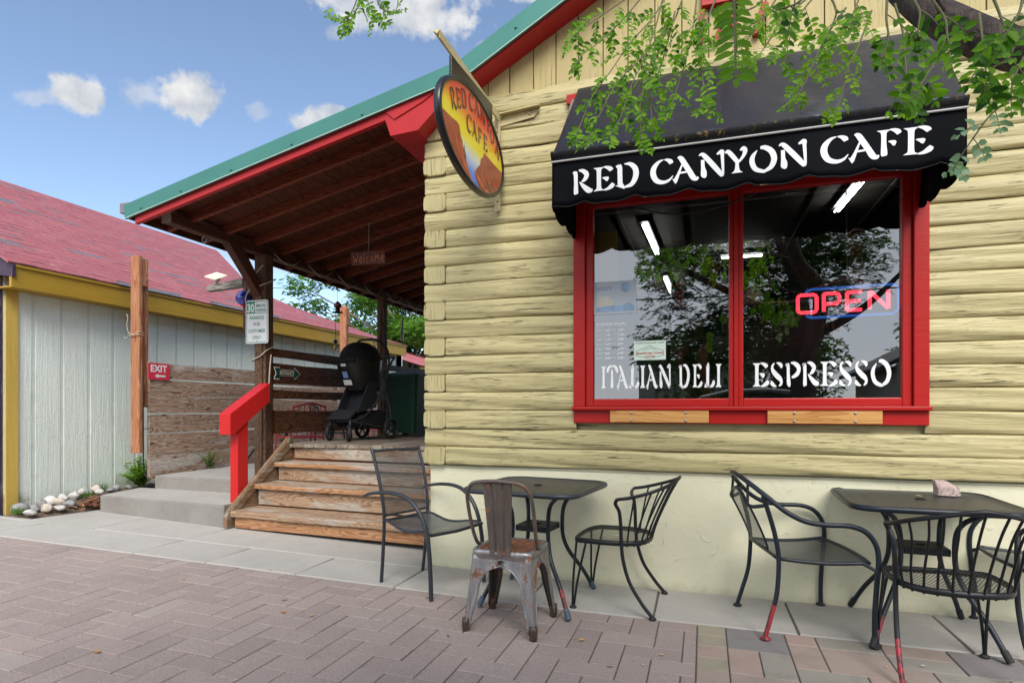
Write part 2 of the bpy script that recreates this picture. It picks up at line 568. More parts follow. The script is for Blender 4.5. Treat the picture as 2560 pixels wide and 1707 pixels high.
def mk_shingle(name, c1, c2, bare, amt=0.5):
    q = NB(name)
    uv = q.co((1, 1, 1), 'UV', fcoff=False)
    br = q.n('ShaderNodeTexBrick'); q.link(uv, br.inputs[0])
    br.offset = 0.5; br.inputs['Scale'].default_value = 1.0
    br.inputs['Brick Width'].default_value = 0.30; br.inputs['Row Height'].default_value = 0.135
    br.inputs['Mortar Size'].default_value = 0.006; br.inputs['Bias'].default_value = 0.0
    br.inputs['Color1'].default_value = (0, 0, 0, 1); br.inputs['Color2'].default_value = (1, 1, 1, 1)
    br.inputs['Mortar'].default_value = (0.5, 0.5, 0.5, 1)
    base = q.mix(br.outputs[0], c1, c2)
    gr = q.noise(uv, 60, 4)
    base = q.mix(q.mr(q.noise(q.co((9, 22, 1), 'UV', seed=1.7, fcoff=False), 1.5, 4, 0.6), 0.59, 0.68, 0, 0.5), base, (0.54, 0.36, 0.37))
    # tabs torn off: long grey patches lying along the courses
    sx = q.co((0.75, 5.2, 1), 'UV', seed=3.3, fcoff=False)
    pm = q.mr(q.noise(sx, 1.6, 3, 0.5), 0.675 - amt * 0.08, 0.69 - amt * 0.08)
    base = q.mix(pm, base, bare)
    y = q.xyz(uv)[1]
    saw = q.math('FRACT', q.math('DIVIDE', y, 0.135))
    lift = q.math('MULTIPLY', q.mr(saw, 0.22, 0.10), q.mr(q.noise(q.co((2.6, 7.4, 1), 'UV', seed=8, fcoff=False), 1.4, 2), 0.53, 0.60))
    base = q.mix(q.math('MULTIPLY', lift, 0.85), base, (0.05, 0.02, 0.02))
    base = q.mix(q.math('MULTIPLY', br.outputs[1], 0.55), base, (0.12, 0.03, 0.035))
    hgt = q.math('ADD', q.math('MULTIPLY', saw, -0.8), q.math('ADD', q.math('MULTIPLY', q.noise(uv, 3.4, 4), 1.3), q.math('MULTIPLY', gr, 0.3)))
    q.bump(hgt, 0.9, 0.02)
    return q.fin(base, 0.5, 0, 0.5)


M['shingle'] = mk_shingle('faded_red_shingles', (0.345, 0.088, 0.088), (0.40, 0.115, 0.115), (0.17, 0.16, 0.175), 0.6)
M['shingle_far'] = mk_shingle('pink_red_shingles', (0.50, 0.14, 0.15), (0.56, 0.17, 0.18), (0.35, 0.2, 0.2), 0.1)
M['greenmetal'] = plain('green_roof_metal', (0.042, 0.185, 0.155), 0.38, 0.15, 0.5, 0.08, 2.0)
M['hem'] = plain('pale_metal_hem', (0.45, 0.6, 0.52), 0.4)
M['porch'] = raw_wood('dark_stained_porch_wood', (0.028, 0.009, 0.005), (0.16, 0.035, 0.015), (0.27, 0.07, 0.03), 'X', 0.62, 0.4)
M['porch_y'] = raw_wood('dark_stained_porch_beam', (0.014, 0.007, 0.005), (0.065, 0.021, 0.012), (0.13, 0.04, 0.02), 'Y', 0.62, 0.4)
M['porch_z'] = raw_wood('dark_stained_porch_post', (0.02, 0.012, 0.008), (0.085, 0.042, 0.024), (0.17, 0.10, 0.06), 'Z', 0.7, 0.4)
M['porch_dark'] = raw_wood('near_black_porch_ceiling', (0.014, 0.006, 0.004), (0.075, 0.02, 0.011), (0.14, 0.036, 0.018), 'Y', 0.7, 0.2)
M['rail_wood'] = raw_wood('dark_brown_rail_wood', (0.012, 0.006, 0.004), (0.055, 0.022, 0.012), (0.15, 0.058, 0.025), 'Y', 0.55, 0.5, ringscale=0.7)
M['fence'] = raw_wood('weathered_fence_wood', (0.06, 0.032, 0.020), (0.27, 0.16, 0.105), (0.48, 0.37, 0.29), 'Y', 0.8, 0.9, (0.44, 0.39, 0.35), 0.35, 0.5)
M['cedar'] = raw_wood('cedar_post_wood', (0.17, 0.055, 0.022), (0.33, 0.125, 0.055), (0.46, 0.23, 0.13), 'Z', 0.65, 0.4, ringscale=0.6)
M['stair'] = raw_wood('worn_stair_wood', (0.075, 0.04, 0.02), (0.27, 0.16, 0.09), (0.43, 0.30, 0.20), 'X', 0.75, 0.7, (0.38, 0.335, 0.28), 0.48, 0.5)
M['stair_edge'] = raw_wood('orange_worn_stair_edge', (0.12, 0.05, 0.02), (0.33, 0.15, 0.065), (0.46, 0.26, 0.14), 'X', 0.7, 0.5, (0.40, 0.33, 0.27), 0.22, 0.5)
M['stringer'] = raw_wood('worn_stringer_wood', (0.06, 0.034, 0.018), (0.17, 0.098, 0.052), (0.27, 0.18, 0.11), 'Y', 0.75, 0.4, (0.27, 0.225, 0.17), 0.30, 0.5)
M['deck'] = raw_wood('worn_deck_wood', (0.05, 0.035, 0.025), (0.17, 0.125, 0.09), (0.30, 0.24, 0.18), 'Y', 0.75, 0.3, (0.30, 0.27, 0.23), 0.5, 0.5)
M['bare_plank'] = raw_wood('fresh_pine_plank', (0.33, 0.13, 0.035), (0.50, 0.24, 0.07), (0.58, 0.31, 0.105), 'X', 0.55, 0.8, ringscale=0.5, bump=0.15)
M['grey_timber'] = raw_wood('grey_timber', (0.06, 0.05, 0.042), (0.2, 0.175, 0.15), (0.36, 0.33, 0.29), 'X', 0.85, 0.3, bump=0.8)
M['welcome'] = plain('red_brown_sign_wood', (0.115, 0.030, 0.017), 0.6)
M['bark'] = None


def mk_bark():
    q = NB('dark_bark'); v = q.co((14, 14, 3.0)); v2 = q.co((5, 5, 5))
    n = q.noise(v, 1.5, 7, 0.65, 0.6)
    c = q.ramp(n, [(0.3, (0.012, 0.009, 0.008)), (0.55, (0.06, 0.042, 0.034)), (0.75, (0.14, 0.085, 0.065))])
    q.bump(q.math('ADD', n, q.noise(v2, 3, 5)), 1.0, 0.03)
    return q.fin(c, 0.85)


M['bark'] = mk_bark()
M['bark_grey'] = plain('grey_brown_bark', (0.20, 0.15, 0.115), 0.85, var=0.4, scale=25, bump=0.8)


def mk_stucco():
    q = NB('cream_stucco'); v = q.co((1, 1, 1))
    n1 = q.noise(v, 6.5, 3, 0.5, 1.6); n2 = q.noise(v, 28, 5, 0.6); cr = q.noise(v, 3.6, 3, 0.5, 2.6)
    ridge = q.math('ABSOLUTE', q.math('SUBTRACT', cr, 0.5))
    rm = q.math('MULTIPLY', q.mr(ridge, 0.03, 0.0), q.mr(n1, 0.5, 0.68))
    big = q.noise(v, 1.2, 4)
    base = q.ramp(big, [(0.3, (0.66, 0.635, 0.46)), (0.7, (0.71, 0.69, 0.50))])
    x, y, z = q.xyz(q.co((1, 1, 1), fcoff=False))
    # bare, broken patch near the steps: paint flaked off
    dx = q.math('ADD', x, 1.86); dz = q.math('SUBTRACT', z, 0.21)
    rad = q.math('SQRT', q.math('ADD', q.math('MULTIPLY', q.math('MULTIPLY', dx, dx), 30.0), q.math('MULTIPLY', q.math('MULTIPLY', dz, dz), 26.0)))
    pt = q.mr(q.math('ADD', rad, q.math('MULTIPLY', q.math('SUBTRACT', n2, 0.5), 1.7)), 0.95, 0.6)
    base = q.mix(q.math('MULTIPLY', pt, 0.75), base, q.ramp(n2, [(0.4, (0.34, 0.31, 0.25)), (0.55, (0.72, 0.70, 0.62))]))
    dirt = q.math('MAXIMUM', q.mr(q.math('ADD', z, q.math('MULTIPLY', n1, 0.10)), 0.12, 0.03, 0, 0.5), q.math('MULTIPLY', q.mr(q.noise(q.co((3, 3, 16), seed=6), 1.6, 4, 0.6), 0.64, 0.74), 0.22))
    base = q.mix(dirt, base, (0.34, 0.29, 0.2))
    base = q.mix(q.math('MULTIPLY', q.mr(ridge, 0.006, 0.0), q.mr(n1, 0.50, 0.62, 0, 0.5)), base, (0.4, 0.35, 0.24))
    h = q.math('ADD', q.math('ADD', q.math('MULTIPLY', rm, 0.55), q.math('MULTIPLY', n1, 0.9)), q.math('MULTIPLY', q.math('MULTIPLY', n2, q.math('ADD', 0.12, q.math('MULTIPLY', pt, 1.3))), 1.0))
    q.bump(h, 0.33, 0.012)
    return q.fin(base, 0.7, 0, 0.3)


M['stucco'] = mk_stucco()


def mk_concrete(name, a, b, fine=0.5):
    q = NB(name); v = q.co((1, 1, 1))
    n = q.noise(v, 1.1, 5, 0.6); g = q.noise(v, 95, 3, 0.6); st = q.noise(v, 4.5, 6, 0.65, 0.6)
    c = q.ramp(q.math('ADD', q.math('MULTIPLY', n, 0.6), q.math('MULTIPLY', st, 0.4)), [(0.34, a), (0.66, b)])
    c = q.mix(q.mr(g, 0.52, 0.72, 0, fine), c, tuple(x * 0.72 for x in a))
    sp = q.voro(v, 130)
    c = q.mix(q.mr(sp, 0.16, 0.06, 0, 0.3), c, (0.12, 0.11, 0.10))
    c = q.mix(q.mr(st, 0.60, 0.78, 0, 0.40), c, tuple(x * 0.55 for x in a))
    c = q.mix(q.mr(q.voro(q.co((1, 1, 1), seed=4), 2.6), 0.05, 0.03, 0, 0.5), c, (0.13, 0.125, 0.12))
    q.bump(q.math('ADD', q.math('MULTIPLY', g, 0.5), st), 0.18, 0.006)
    return q.fin(c, 0.8, 0, 0.3)


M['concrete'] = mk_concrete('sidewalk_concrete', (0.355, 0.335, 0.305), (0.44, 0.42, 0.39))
M['concrete_side'] = mk_concrete('darker_concrete', (0.20, 0.185, 0.165), (0.30, 0.285, 0.26))  # darker mix for step and patio sides below the paler top sheets
M['joint'] = plain('joint_sand', (0.155, 0.132, 0.118), 0.95, var=0.3, scale=30)


def mk_paver():
    q = NB('clay_pink_paver'); v = q.co((1, 1, 1), fcoff=False)
    f = q.fc()
    base = q.ramp(f, [(0.0, (0.30, 0.238, 0.215)), (0.45, (0.345, 0.275, 0.248)), (0.8, (0.375, 0.30, 0.27)), (1.0, (0.40, 0.335, 0.302))])
    sand = q.noise(v, 120, 3, 0.7)
    c = q.mix(q.mr(sand, 0.35, 0.7), q.mix(1.0, base, (0.82, 0.80, 0.80), 'MULTIPLY'), q.mix(0.25, base, (0.55, 0.50, 0.46)))
    sp = q.voro(v, 150); c = q.mix(q.mr(sp, 0.17, 0.08, 0, 0.75), c, (0.66, 0.62, 0.57))
    sp2 = q.voro(q.co((1, 1, 1), seed=5, fcoff=False), 95); c = q.mix(q.mr(sp2, 0.14, 0.07, 0, 0.6), c, (0.12, 0.09, 0.085))
    big = q.noise(v, 0.9, 5, 0.6); c = q.mix(q.mr(big, 0.42, 0.72, 0, 0.30), c, (0.20, 0.155, 0.15))
    c = q.mix(q.mr(q.voro(q.co((1, 1, 1), seed=9, fcoff=False), 2.1), 0.055, 0.035, 0, 0.75), c, (0.09, 0.085, 0.09))
    q.bump(q.math('ADD', sand, q.math('MULTIPLY', sp, 0.4)), 0.35, 0.004)
    return q.fin(c, 0.85, 0, 0.3)


M['paver'] = mk_paver()


def mk_paver_mixed():
    q = NB('mixed_colour_paver'); v = q.co((1, 1, 1), fcoff=False)
    base = q.ramp(q.fc(), [(0.0, (0.33, 0.25, 0.21)), (0.32, (0.28, 0.255, 0.215)), (0.48, (0.30, 0.262, 0.19)), (0.62, (0.20, 0.182, 0.18)), (0.78, (0.35, 0.255, 0.215)), (0.9, (0.31, 0.24, 0.205))], 'CONSTANT')
    sand = q.noise(v, 110, 3, 0.7)
    c = q.mix(q.mr(sand, 0.35, 0.7, 0, 0.6), base, q.mix(0.3, base, (0.5, 0.46, 0.4)))
    c = q.mix(q.mr(q.noise(v, 7, 4), 0.45, 0.7, 0, 0.4), c, q.mix(1.0, base, (0.7, 0.75, 0.7), 'MULTIPLY'))
    sp = q.voro(v, 150); c = q.mix(q.mr(sp, 0.17, 0.08, 0, 0.7), c, (0.6, 0.56, 0.5))
    q.bump(sand, 0.35, 0.004)
    return q.fin(c, 0.85, 0, 0.3)


M['paver_mixed'] = mk_paver_mixed()
M['asphalt'] = plain('asphalt', (0.05, 0.05, 0.052), 0.9, var=0.3, scale=60)
M['soil'] = plain('brown_soil', (0.12, 0.085, 0.06), 0.95, var=0.5, scale=30, bump=0.8)
M['mulch'] = plain('red_brown_mulch', (0.30, 0.13, 0.07), 0.9, var=0.6, scale=14)
M['earth'] = plain('dry_earth', (0.22, 0.20, 0.15), 0.95, var=0.3, scale=2)

# awning cloth
def mk_awning():
    q = NB('black_awning_cloth'); v = q.co((1, 1, 1))
    n = q.noise(v, 2.6, 5, 0.6, 0.5); w = q.noise(v, 230, 2)
    c = q.ramp(n, [(0.3, (0.005, 0.0055, 0.009)), (0.62, (0.014, 0.015, 0.022)), (0.78, (0.050, 0.053, 0.068))])  # faded cloudy patches; the cloth's sheen is put into their colour
    z = q.xyz(q.co((1, 1, 1), fcoff=False))[2]
    sp = q.voro(v, 26); c = q.mix(q.mr(sp, 0.07, 0.03, 0, 0.6), c, (0.5, 0.5, 0.48))
    ro = q.ramp(n, [(0.35, 0.42), (0.7, 0.30)])
    q.bump(q.math('ADD', q.noise(v, 5, 3), q.math('MULTIPLY', w, 0.15)), 0.25, 0.02)
    q.b.inputs['Specular Tint'].default_value = (0.62, 0.76, 1.0, 1)
    return q.fin(c, ro, 0, 0.55)


def mk_lichen():
    q = NB('lichen_on_black_cloth'); v = q.co((1, 1, 1))
    n = q.noise(v, 26, 6, 0.7); b = q.noise(v, 5, 3)
    k = q.mr(q.math('ADD', n, q.math('MULTIPLY', b, 0.45)), 0.83, 0.90)
    c = q.mix(k, (0.012, 0.012, 0.013), q.ramp(q.noise(v, 60, 3), [(0.4, (0.07, 0.06, 0.03)), (0.6, (0.20, 0.11, 0.03)), (0.7, (0.26, 0.25, 0.20))]))
    q.bump(n, 0.6, 0.006)
    return q.fin(c, 0.8, 0, 0.2)


M['awning'] = mk_awning()
M['lichen'] = mk_lichen()
M['valance'] = plain('black_valance_cloth', (0.0025, 0.003, 0.005), 0.65, 0, 0.06, 0.3, 3, 0.1)
M['white_vinyl'] = plain('white_vinyl', (0.78, 0.79, 0.80), 0.35, var=0.03)
M['piping'] = plain('grey_white_piping', (0.40, 0.39, 0.38), 0.5)
M['white_cloth_letter'] = plain('white_letter_cloth', (0.74, 0.74, 0.76), 0.55, var=0.05, scale=14, bump=0.15)
M['white'] = plain('white_paint', (0.78, 0.78, 0.76), 0.45, var=0.04)
M['cream'] = plain('cream_plastic', (0.62, 0.58, 0.46), 0.45, var=0.06)
M['black_paint'] = plain('black_gloss_paint', (0.012, 0.012, 0.014), 0.3, 0, 0.5, 0.2)
M['black_plastic'] = plain('black_plastic', (0.010, 0.010, 0.011), 0.45, 0, 0.5, 0.2)
M['black_fabric'] = plain('black_fabric', (0.010, 0.010, 0.012), 0.85, 0, 0.3, 0.3, 40, 0.3)
M['dark_fabric'] = plain('charcoal_fabric', (0.020, 0.022, 0.027), 0.8, 0, 0.3, 0.3, 40, 0.3)
M['black_metal'] = plain('black_coated_steel', (0.009, 0.010, 0.013), 0.42, 0.0, 0.38, 0.3, 30, 0.08)
M['grey_metal'] = plain('slate_coated_steel', (0.026, 0.030, 0.038), 0.38, 0.0, 0.5, 0.2, 30, 0.05)
M['blue_black_metal'] = plain('blue_black_coated_steel', (0.009, 0.015, 0.024), 0.40, 0.0, 0.42, 0.3, 25, 0.06)

def mk_rub():
    q = NB('red_overspray'); v = q.co((60, 60, 14)); n = q.noise(v, 1.0, 4, 0.6)
    return q.fin(q.ramp(n, [(0.40, (0.015, 0.018, 0.026)), (0.47, (0.20, 0.02, 0.03)), (0.56, (0.38, 0.02, 0.028))]), 0.45)


M['rub_red'] = mk_rub()
M['rubber'] = plain('dark_rubber', (0.015, 0.015, 0.016), 0.7)
M['blue_rubber'] = plain('blue_grey_cap', (0.05, 0.085, 0.13), 0.55, var=0.3, scale=40)
M['steel'] = plain('galvanised_steel', (0.42, 0.42, 0.43), 0.38, 0.85, 0.5, 0.15, 20)


def mk_rusty(name, base, rust_amt, metal):
    q = NB(name); v = q.co((1, 1, 1))
    n = q.noise(v, 9, 7, 0.65); f = q.noise(v, 46, 5, 0.6); s = q.noise(q.co((30, 30, 4)), 1.5, 4)
    k = q.mr(q.math('ADD', q.math('ADD', q.math('MULTIPLY', n, 0.7), q.math('MULTIPLY', f, 0.35)), rust_amt), 0.62, 0.70)
    rust = q.ramp(f, [(0.3, (0.07, 0.026, 0.014)), (0.5, (0.16, 0.058, 0.026)), (0.7, (0.28, 0.12, 0.055))])
    st = q.ramp(s, [(0.3, tuple(c * 0.75 for c in base)), (0.7, tuple(c * 1.2 for c in base))])
    c = q.mix(k, st, rust)
    q.bump(q.math('MULTIPLY', f, k), 0.3, 0.003)
    return q.fin(c, q.mix(k, (0.34, 0.34, 0.34), (0.8, 0.8, 0.8)), q.math('MULTIPLY', q.math('SUBTRACT', 1.0, k), metal))


M['tolix'] = mk_rusty('rusty_bare_steel', (0.33, 0.32, 0.32), 0.085, 0.75)
M['tolix_back'] = mk_rusty('brown_grey_steel', (0.135, 0.11, 0.095), 0.05, 0.35)
M['tolix_seat'] = mk_rusty('rust_brown_seat', (0.27, 0.12, 0.05), 0.30, 0.1)
M['tolix_shaded'] = mk_rusty('rusty_shaded_steel', (0.085, 0.075, 0.065), 0.06, 0.4)  # same steel darkened to paint shade on the front and left aprons
M['tolix_foot'] = mk_rusty('rusted_foot', (0.07, 0.045, 0.032), 0.05, 0.2)


def mk_mesh(name, col, cell, hole=0.5, rough=0.45, stretch=1.8, diamond=True):
    """expanded / woven metal: real see-through openings cut by the UV pattern"""
    q = NB(name)
    uv = q.co((1 / cell, 1 / (cell * stretch), 1), 'UV', fcoff=False)
    x, y, z = q.xyz(uv)
    if diamond:
        a = q.math('FRACT', q.math('ADD', x, y)); b = q.math('FRACT', q.math('SUBTRACT', x, y))
    else:
        a = q.math('FRACT', x); b = q.math('FRACT', y)
    da = q.math('ABSOLUTE', q.math('SUBTRACT', a, 0.5)); db = q.math('ABSOLUTE', q.math('SUBTRACT', b, 0.5))
    mx = q.math('MAXIMUM', da, db)
    op = q.mr(mx, hole * 0.5 - 0.04, hole * 0.5 + 0.04)
    c = q.ramp(q.noise(q.co((1, 1, 1)), 20, 3), [(0.3, tuple(k * 0.8 for k in col)), (0.7, tuple(k * 1.2 for k in col))])
    q.put(q.b.inputs['Alpha'], op)
    return q.fin(c, rough, 0, 0.6)


M['mesh_fine'] = mk_mesh('fine_woven_steel', (0.05, 0.055, 0.06), 0.0070, 0.60, stretch=1.0, diamond=True)
M['mesh_seat'] = mk_mesh('close_woven_steel_seat', (0.045, 0.052, 0.062), 0.0070, 0.40, stretch=1.0, diamond=True)
M['mesh_back'] = mk_mesh('woven_steel_back', (0.016, 0.022, 0.03), 0.0085, 0.64, stretch=1.0, diamond=False)
M['mesh_blue_seat'] = mk_mesh('woven_steel_seat', (0.018, 0.026, 0.036), 0.0080, 0.44, stretch=1.4)
M['mesh_coarse'] = mk_mesh('expanded_steel_seat', (0.010, 0.011, 0.014), 0.0165, 0.70, stretch=1.7)
M['mesh_top'] = mk_mesh('perforated_table_top', (0.022, 0.023, 0.025), 0.0075, 0.20, 0.42, stretch=1.0, diamond=True)


def mk_glass():
    q = NB('window_glass'); nt = q.nt
    q.nt.nodes.remove(q.b)
    g = q.n('ShaderNodeBsdfGlossy'); g.inputs['Roughness'].default_value = 0.0; g.inputs['Color'].default_value = (0.97, 0.985, 1.0, 1)
    t = q.n('ShaderNodeBsdfTransparent'); t.inputs[0].default_value = (0.90, 0.94, 0.93, 1)
    fr = q.n('ShaderNodeFresnel'); fr.inputs[0].default_value = 2.9
    mx = q.n('ShaderNodeMixShader'); q.link(fr.outputs[0], mx.inputs[0]); q.link(t.outputs[0], mx.inputs[1]); q.link(g.outputs[0], mx.inputs[2])
    q.link(mx.outputs[0], q.out.inputs[0])
    return q.m


M['glass'] = mk_glass()


def emit(name, col, st):
    q = NB(name)
    return q.fin(tuple(min(1, c) for c in col), 0.4, Emission_Color=col, Emission_Strength=st)


M['tube_light'] = emit('lit_fluorescent_tube', (1.0, 0.97, 0.93), 8.0)
M['neon_red'] = emit('lit_red_neon', (1.0, 0.05, 0.085), 0.75)
M['neon_blue'] = emit('lit_blue_neon', (0.01, 0.16, 0.70), 0.22)


def mk_leaf(name, c0, c1, c2, trans=0.45):
    q = NB(name)
    f = q.fc()
    c = q.ramp(f, [(0.0, c0), (0.5, c1), (1.0, c2)])
    q.fin(c, 0.5, 0, 0.22)
    tr = q.n('ShaderNodeBsdfTranslucent')
    q.link(q.mix(1.0, c, (1.5, 1.75, 0.55), 'MULTIPLY'), tr.inputs[0])
    mx = q.n('ShaderNodeMixShader'); mx.inputs[0].default_value = trans
    q.link(q.b.outputs[0], mx.inputs[1]); q.link(tr.outputs[0], mx.inputs[2]); q.link(mx.outputs[0], q.out.inputs[0])
    return q.m


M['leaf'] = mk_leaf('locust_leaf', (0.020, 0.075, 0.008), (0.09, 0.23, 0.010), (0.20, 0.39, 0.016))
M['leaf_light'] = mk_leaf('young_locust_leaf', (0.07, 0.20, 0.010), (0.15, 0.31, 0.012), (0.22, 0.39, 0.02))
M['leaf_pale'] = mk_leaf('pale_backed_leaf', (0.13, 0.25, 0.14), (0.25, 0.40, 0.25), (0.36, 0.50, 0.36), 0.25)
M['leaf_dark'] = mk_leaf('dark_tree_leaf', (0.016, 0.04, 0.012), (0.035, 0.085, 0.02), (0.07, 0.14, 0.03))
M['leaf_ash'] = mk_leaf('bright_green_leaf', (0.045, 0.11, 0.025), (0.09, 0.19, 0.04), (0.17, 0.28, 0.06))
M['leaf_weed'] = mk_leaf('weed_leaf', (0.08, 0.18, 0.02), (0.13, 0.27, 0.03), (0.2, 0.35, 0.04))
M['twig'] = plain('green_brown_twig', (0.13, 0.13, 0.055), 0.7)
M['rope'] = plain('pale_rope', (0.50, 0.43, 0.32), 0.85, var=0.2, scale=60)
M['cable'] = plain('pale_cable', (0.42, 0.38, 0.34), 0.6)
M['stone'] = None


def mk_stone(name, a, b, sp):
    q = NB(name); v = q.co((1, 1, 1))
    c = q.ramp(q.noise(v, 7, 5, 0.6), [(0.3, a), (0.7, b)])
    s = q.noise(v, 60, 3, 0.7); c = q.mix(q.mr(s, 0.56, 0.62, 0, 0.8), c, sp)
    q.bump(q.noise(v, 20, 5), 0.6, 0.01)
    return q.fin(c, 0.8, 0, 0.3)


M['stone'] = mk_stone('pale_river_stone', (0.40, 0.38, 0.36), (0.58, 0.56, 0.53), (0.30, 0.28, 0.27))
M['stone_grey'] = mk_stone('grey_river_stone', (0.20, 0.20, 0.205), (0.33, 0.33, 0.33), (0.14, 0.14, 0.14))
M['stone_tan'] = mk_stone('tan_river_stone', (0.42, 0.36, 0.29), (0.56, 0.49, 0.42), (0.30, 0.24, 0.2))
M['granite'] = mk_stone('pink_granite', (0.36, 0.26, 0.235), (0.50, 0.39, 0.36), (0.10, 0.08, 0.08))
M['bin_green'] = plain('green_bin_plastic', (0.005, 0.05, 0.03), 0.5)
M['sign_green'] = plain('sign_green', (0.012, 0.22, 0.11), 0.5, var=0.03)
M['sign_darkgreen'] = plain('dark_green_enamel', (0.008, 0.055, 0.048), 0.4, var=0.05)
M['sign_red'] = plain('sign_red', (0.62, 0.030, 0.065), 0.5, var=0.04)
M['sign_white'] = plain('sign_white', (0.72, 0.73, 0.74), 0.45, var=0.03)
M['blue_glass'] = None


def mk_blue_glass():
    q = NB('cobalt_glass'); v = q.co((1, 1, 1))
    c = q.ramp(q.noise(v, 9, 3, 0.5, 2.0), [(0.3, (0.006, 0.008, 0.20)), (0.6, (0.012, 0.03, 0.55)), (0.8, (0.02, 0.12, 0.75))])
    return q.fin(c, 0.05, 0, 0.8, Coat_Weight=1.0, Coat_Roughness=0.02)


M['blue_glass'] = mk_blue_glass()


def mk_sign_sky():
    q = NB('painted_sunset'); v = q.co((1, 1, 1), fcoff=False)
    x, y, z = q.xyz(v)
    f = q.math('ADD', z, q.math('MULTIPLY', q.math('MULTIPLY', y, y), -0.10))
    c = q.ramp(q.mr(f, -0.36, 0.34, 0, 1, False), [(0.0, (0.02, 0.08, 0.62)), (0.20, (0.12, 0.26, 0.74)), (0.33, (0.64, 0.70, 0.70)), (0.44, (0.86, 0.74, 0.03)), (0.55, (0.88, 0.66, 0.015)), (0.64, (0.84, 0.27, 0.02)), (0.74, (0.78, 0.075, 0.03)), (1.0, (0.74, 0.04, 0.03))])
    return q.fin(c, 0.3)


M['sign_sky'] = mk_sign_sky()
M['mesa'] = plain('painted_red_mesa', (0.36, 0.07, 0.03), 0.35, var=0.25, scale=14)
M['mesa_light'] = plain('painted_orange_mesa', (0.60, 0.13, 0.05), 0.35, var=0.2, scale=20)
M['mesa_green'] = plain('painted_pine_green', (0.12, 0.14, 0.10), 0.4)
M['skin'] = plain('skin', (0.42, 0.22, 0.14), 0.5, 0, 0.4, 0.06, 6, 0.0)
M['hair'] = plain('dark_hair', (0.03, 0.02, 0.014), 0.6)
M['interior'] = plain('dark_cafe_wall', (0.045, 0.04, 0.034), 0.8)
M['interior_floor'] = plain('dark_cafe_floor', (0.05, 0.045, 0.04), 0.6)
M['ceiling'] = plain('dark_cafe_ceiling', (0.05, 0.045, 0.038), 0.75)
M['counter'] = plain('dark_green_counter', (0.012, 0.035, 0.03), 0.4)
M['grey_top'] = plain('grey_counter_top', (0.32, 0.34, 0.34), 0.4)
M['car_paint'] = plain('silver_car_paint', (0.32, 0.34, 0.38), 0.25, 0.5, 0.5, 0.05)
M['car_glass'] = plain('dark_car_glass', (0.02, 0.025, 0.03), 0.05, 0, 0.8)
M['chrome'] = plain('chrome', (0.6, 0.6, 0.62), 0.15, 1.0)
M['pink'] = plain('magenta_plastic', (0.42, 0.03, 0.13), 0.35, var=0.15)
M['teal'] = plain('teal_plastic', (0.02, 0.30, 0.22), 0.4)
M['orange'] = plain('orange_plastic', (0.60, 0.15, 0.02), 0.4)
M['teal_shirt'] = plain('teal_cotton', (0.03, 0.17, 0.19), 0.85)
M['grey_shirt'] = plain('grey_green_cotton', (0.20, 0.22, 0.17), 0.85)
M['red_cloth'] = plain('rust_red_cotton', (0.28, 0.07, 0.045), 0.85)
M['navy'] = plain('navy_cotton', (0.02, 0.03, 0.07), 0.85)


def mk_stripe():
    q = NB('striped_cotton'); x, y, z = q.xyz(q.co((1, 1, 1), fcoff=False))
    s = q.math('FRACT', q.math('MULTIPLY', q.math('ADD', z, q.math('MULTIPLY', y, .15)), 48.0))
    return q.fin(q.mix(q.math('GREATER_THAN', s, 0.72), (0.015, 0.017, 0.016), (0.38, 0.38, 0.36)), 0.85)


M['stripe'] = mk_stripe()
M['poster'] = plain('poster_paper', (0.44, 0.49, 0.54), 0.6, var=0.04)
M['poster_blue'] = plain('poster_blue', (0.26, 0.38, 0.54), 0.6, var=0.25, scale=12)
M['poster_yellow'] = plain('poster_sunrise', (0.53, 0.50, 0.45), 0.6, var=0.12, scale=5)
M['poster_red'] = plain('poster_red', (0.52, 0.38, 0.42), 0.6)
M['poster_ink'] = plain('poster_ink_blue', (0.28, 0.34, 0.50), 0.6)
M['sticker'] = plain('pale_green_card', (0.55, 0.66, 0.58), 0.6, var=0.04)
M['rust_ink'] = plain('rust_red_ink', (0.36, 0.06, 0.03), 0.6)
M['dark_ink'] = plain('dark_green_ink', (0.02, 0.06, 0.045), 0.6)
M['green_glass'] = plain('pale_lilac_chime', (0.42, 0.36, 0.44), 0.4)
M['leaf_dry'] = plain('dry_orange_leaf', (0.50, 0.22, 0.04), 0.8, var=0.3)
M['leaf_tan'] = plain('dry_tan_leaf', (0.55, 0.40, 0.20), 0.8, var=0.3)
M['beige_wall'] = plain('beige_wall', (0.42, 0.38, 0.30), 0.8)
M['dark_roof'] = plain('dark_roof', (0.05, 0.05, 0.055), 0.8)
M['red_chair'] = plain('red_chair_paint', (0.45, 0.03, 0.05), 0.4)
rng = random.Random(7)
# ------------------------------------------------------------------ setting: ground, paving
def sheet(name, xs, ys, zf, mat, kind='structure'):
    b = MB()
    rows = [[(x, y, zf(x, y)) for x in xs] for y in ys]
    b.grid(rows, smooth=True)
    o = b.build(name, mat); tag(o, kind=kind); return o


xs = [-900, -200, -60, -30, -16] + [-12 + i * 0.8 for i in range(16)] + [1, 4, 10, 30, 60, 200, 900]
sheet('ground', xs, [-900, -200, -60, -20, -12, -9, -4.5, -1, 0, 1, 4, 10, 20, 60, 200, 900], lambda x, y: gz(x) - 0.07, M['earth'])
sheet('road', [-300, -60, -20, -7, -1, 5, 20, 60, 300], [-14.5, -12, -8, -5.95], lambda x, y: gz(x) - 0.13 + 0.085, M['asphalt'])


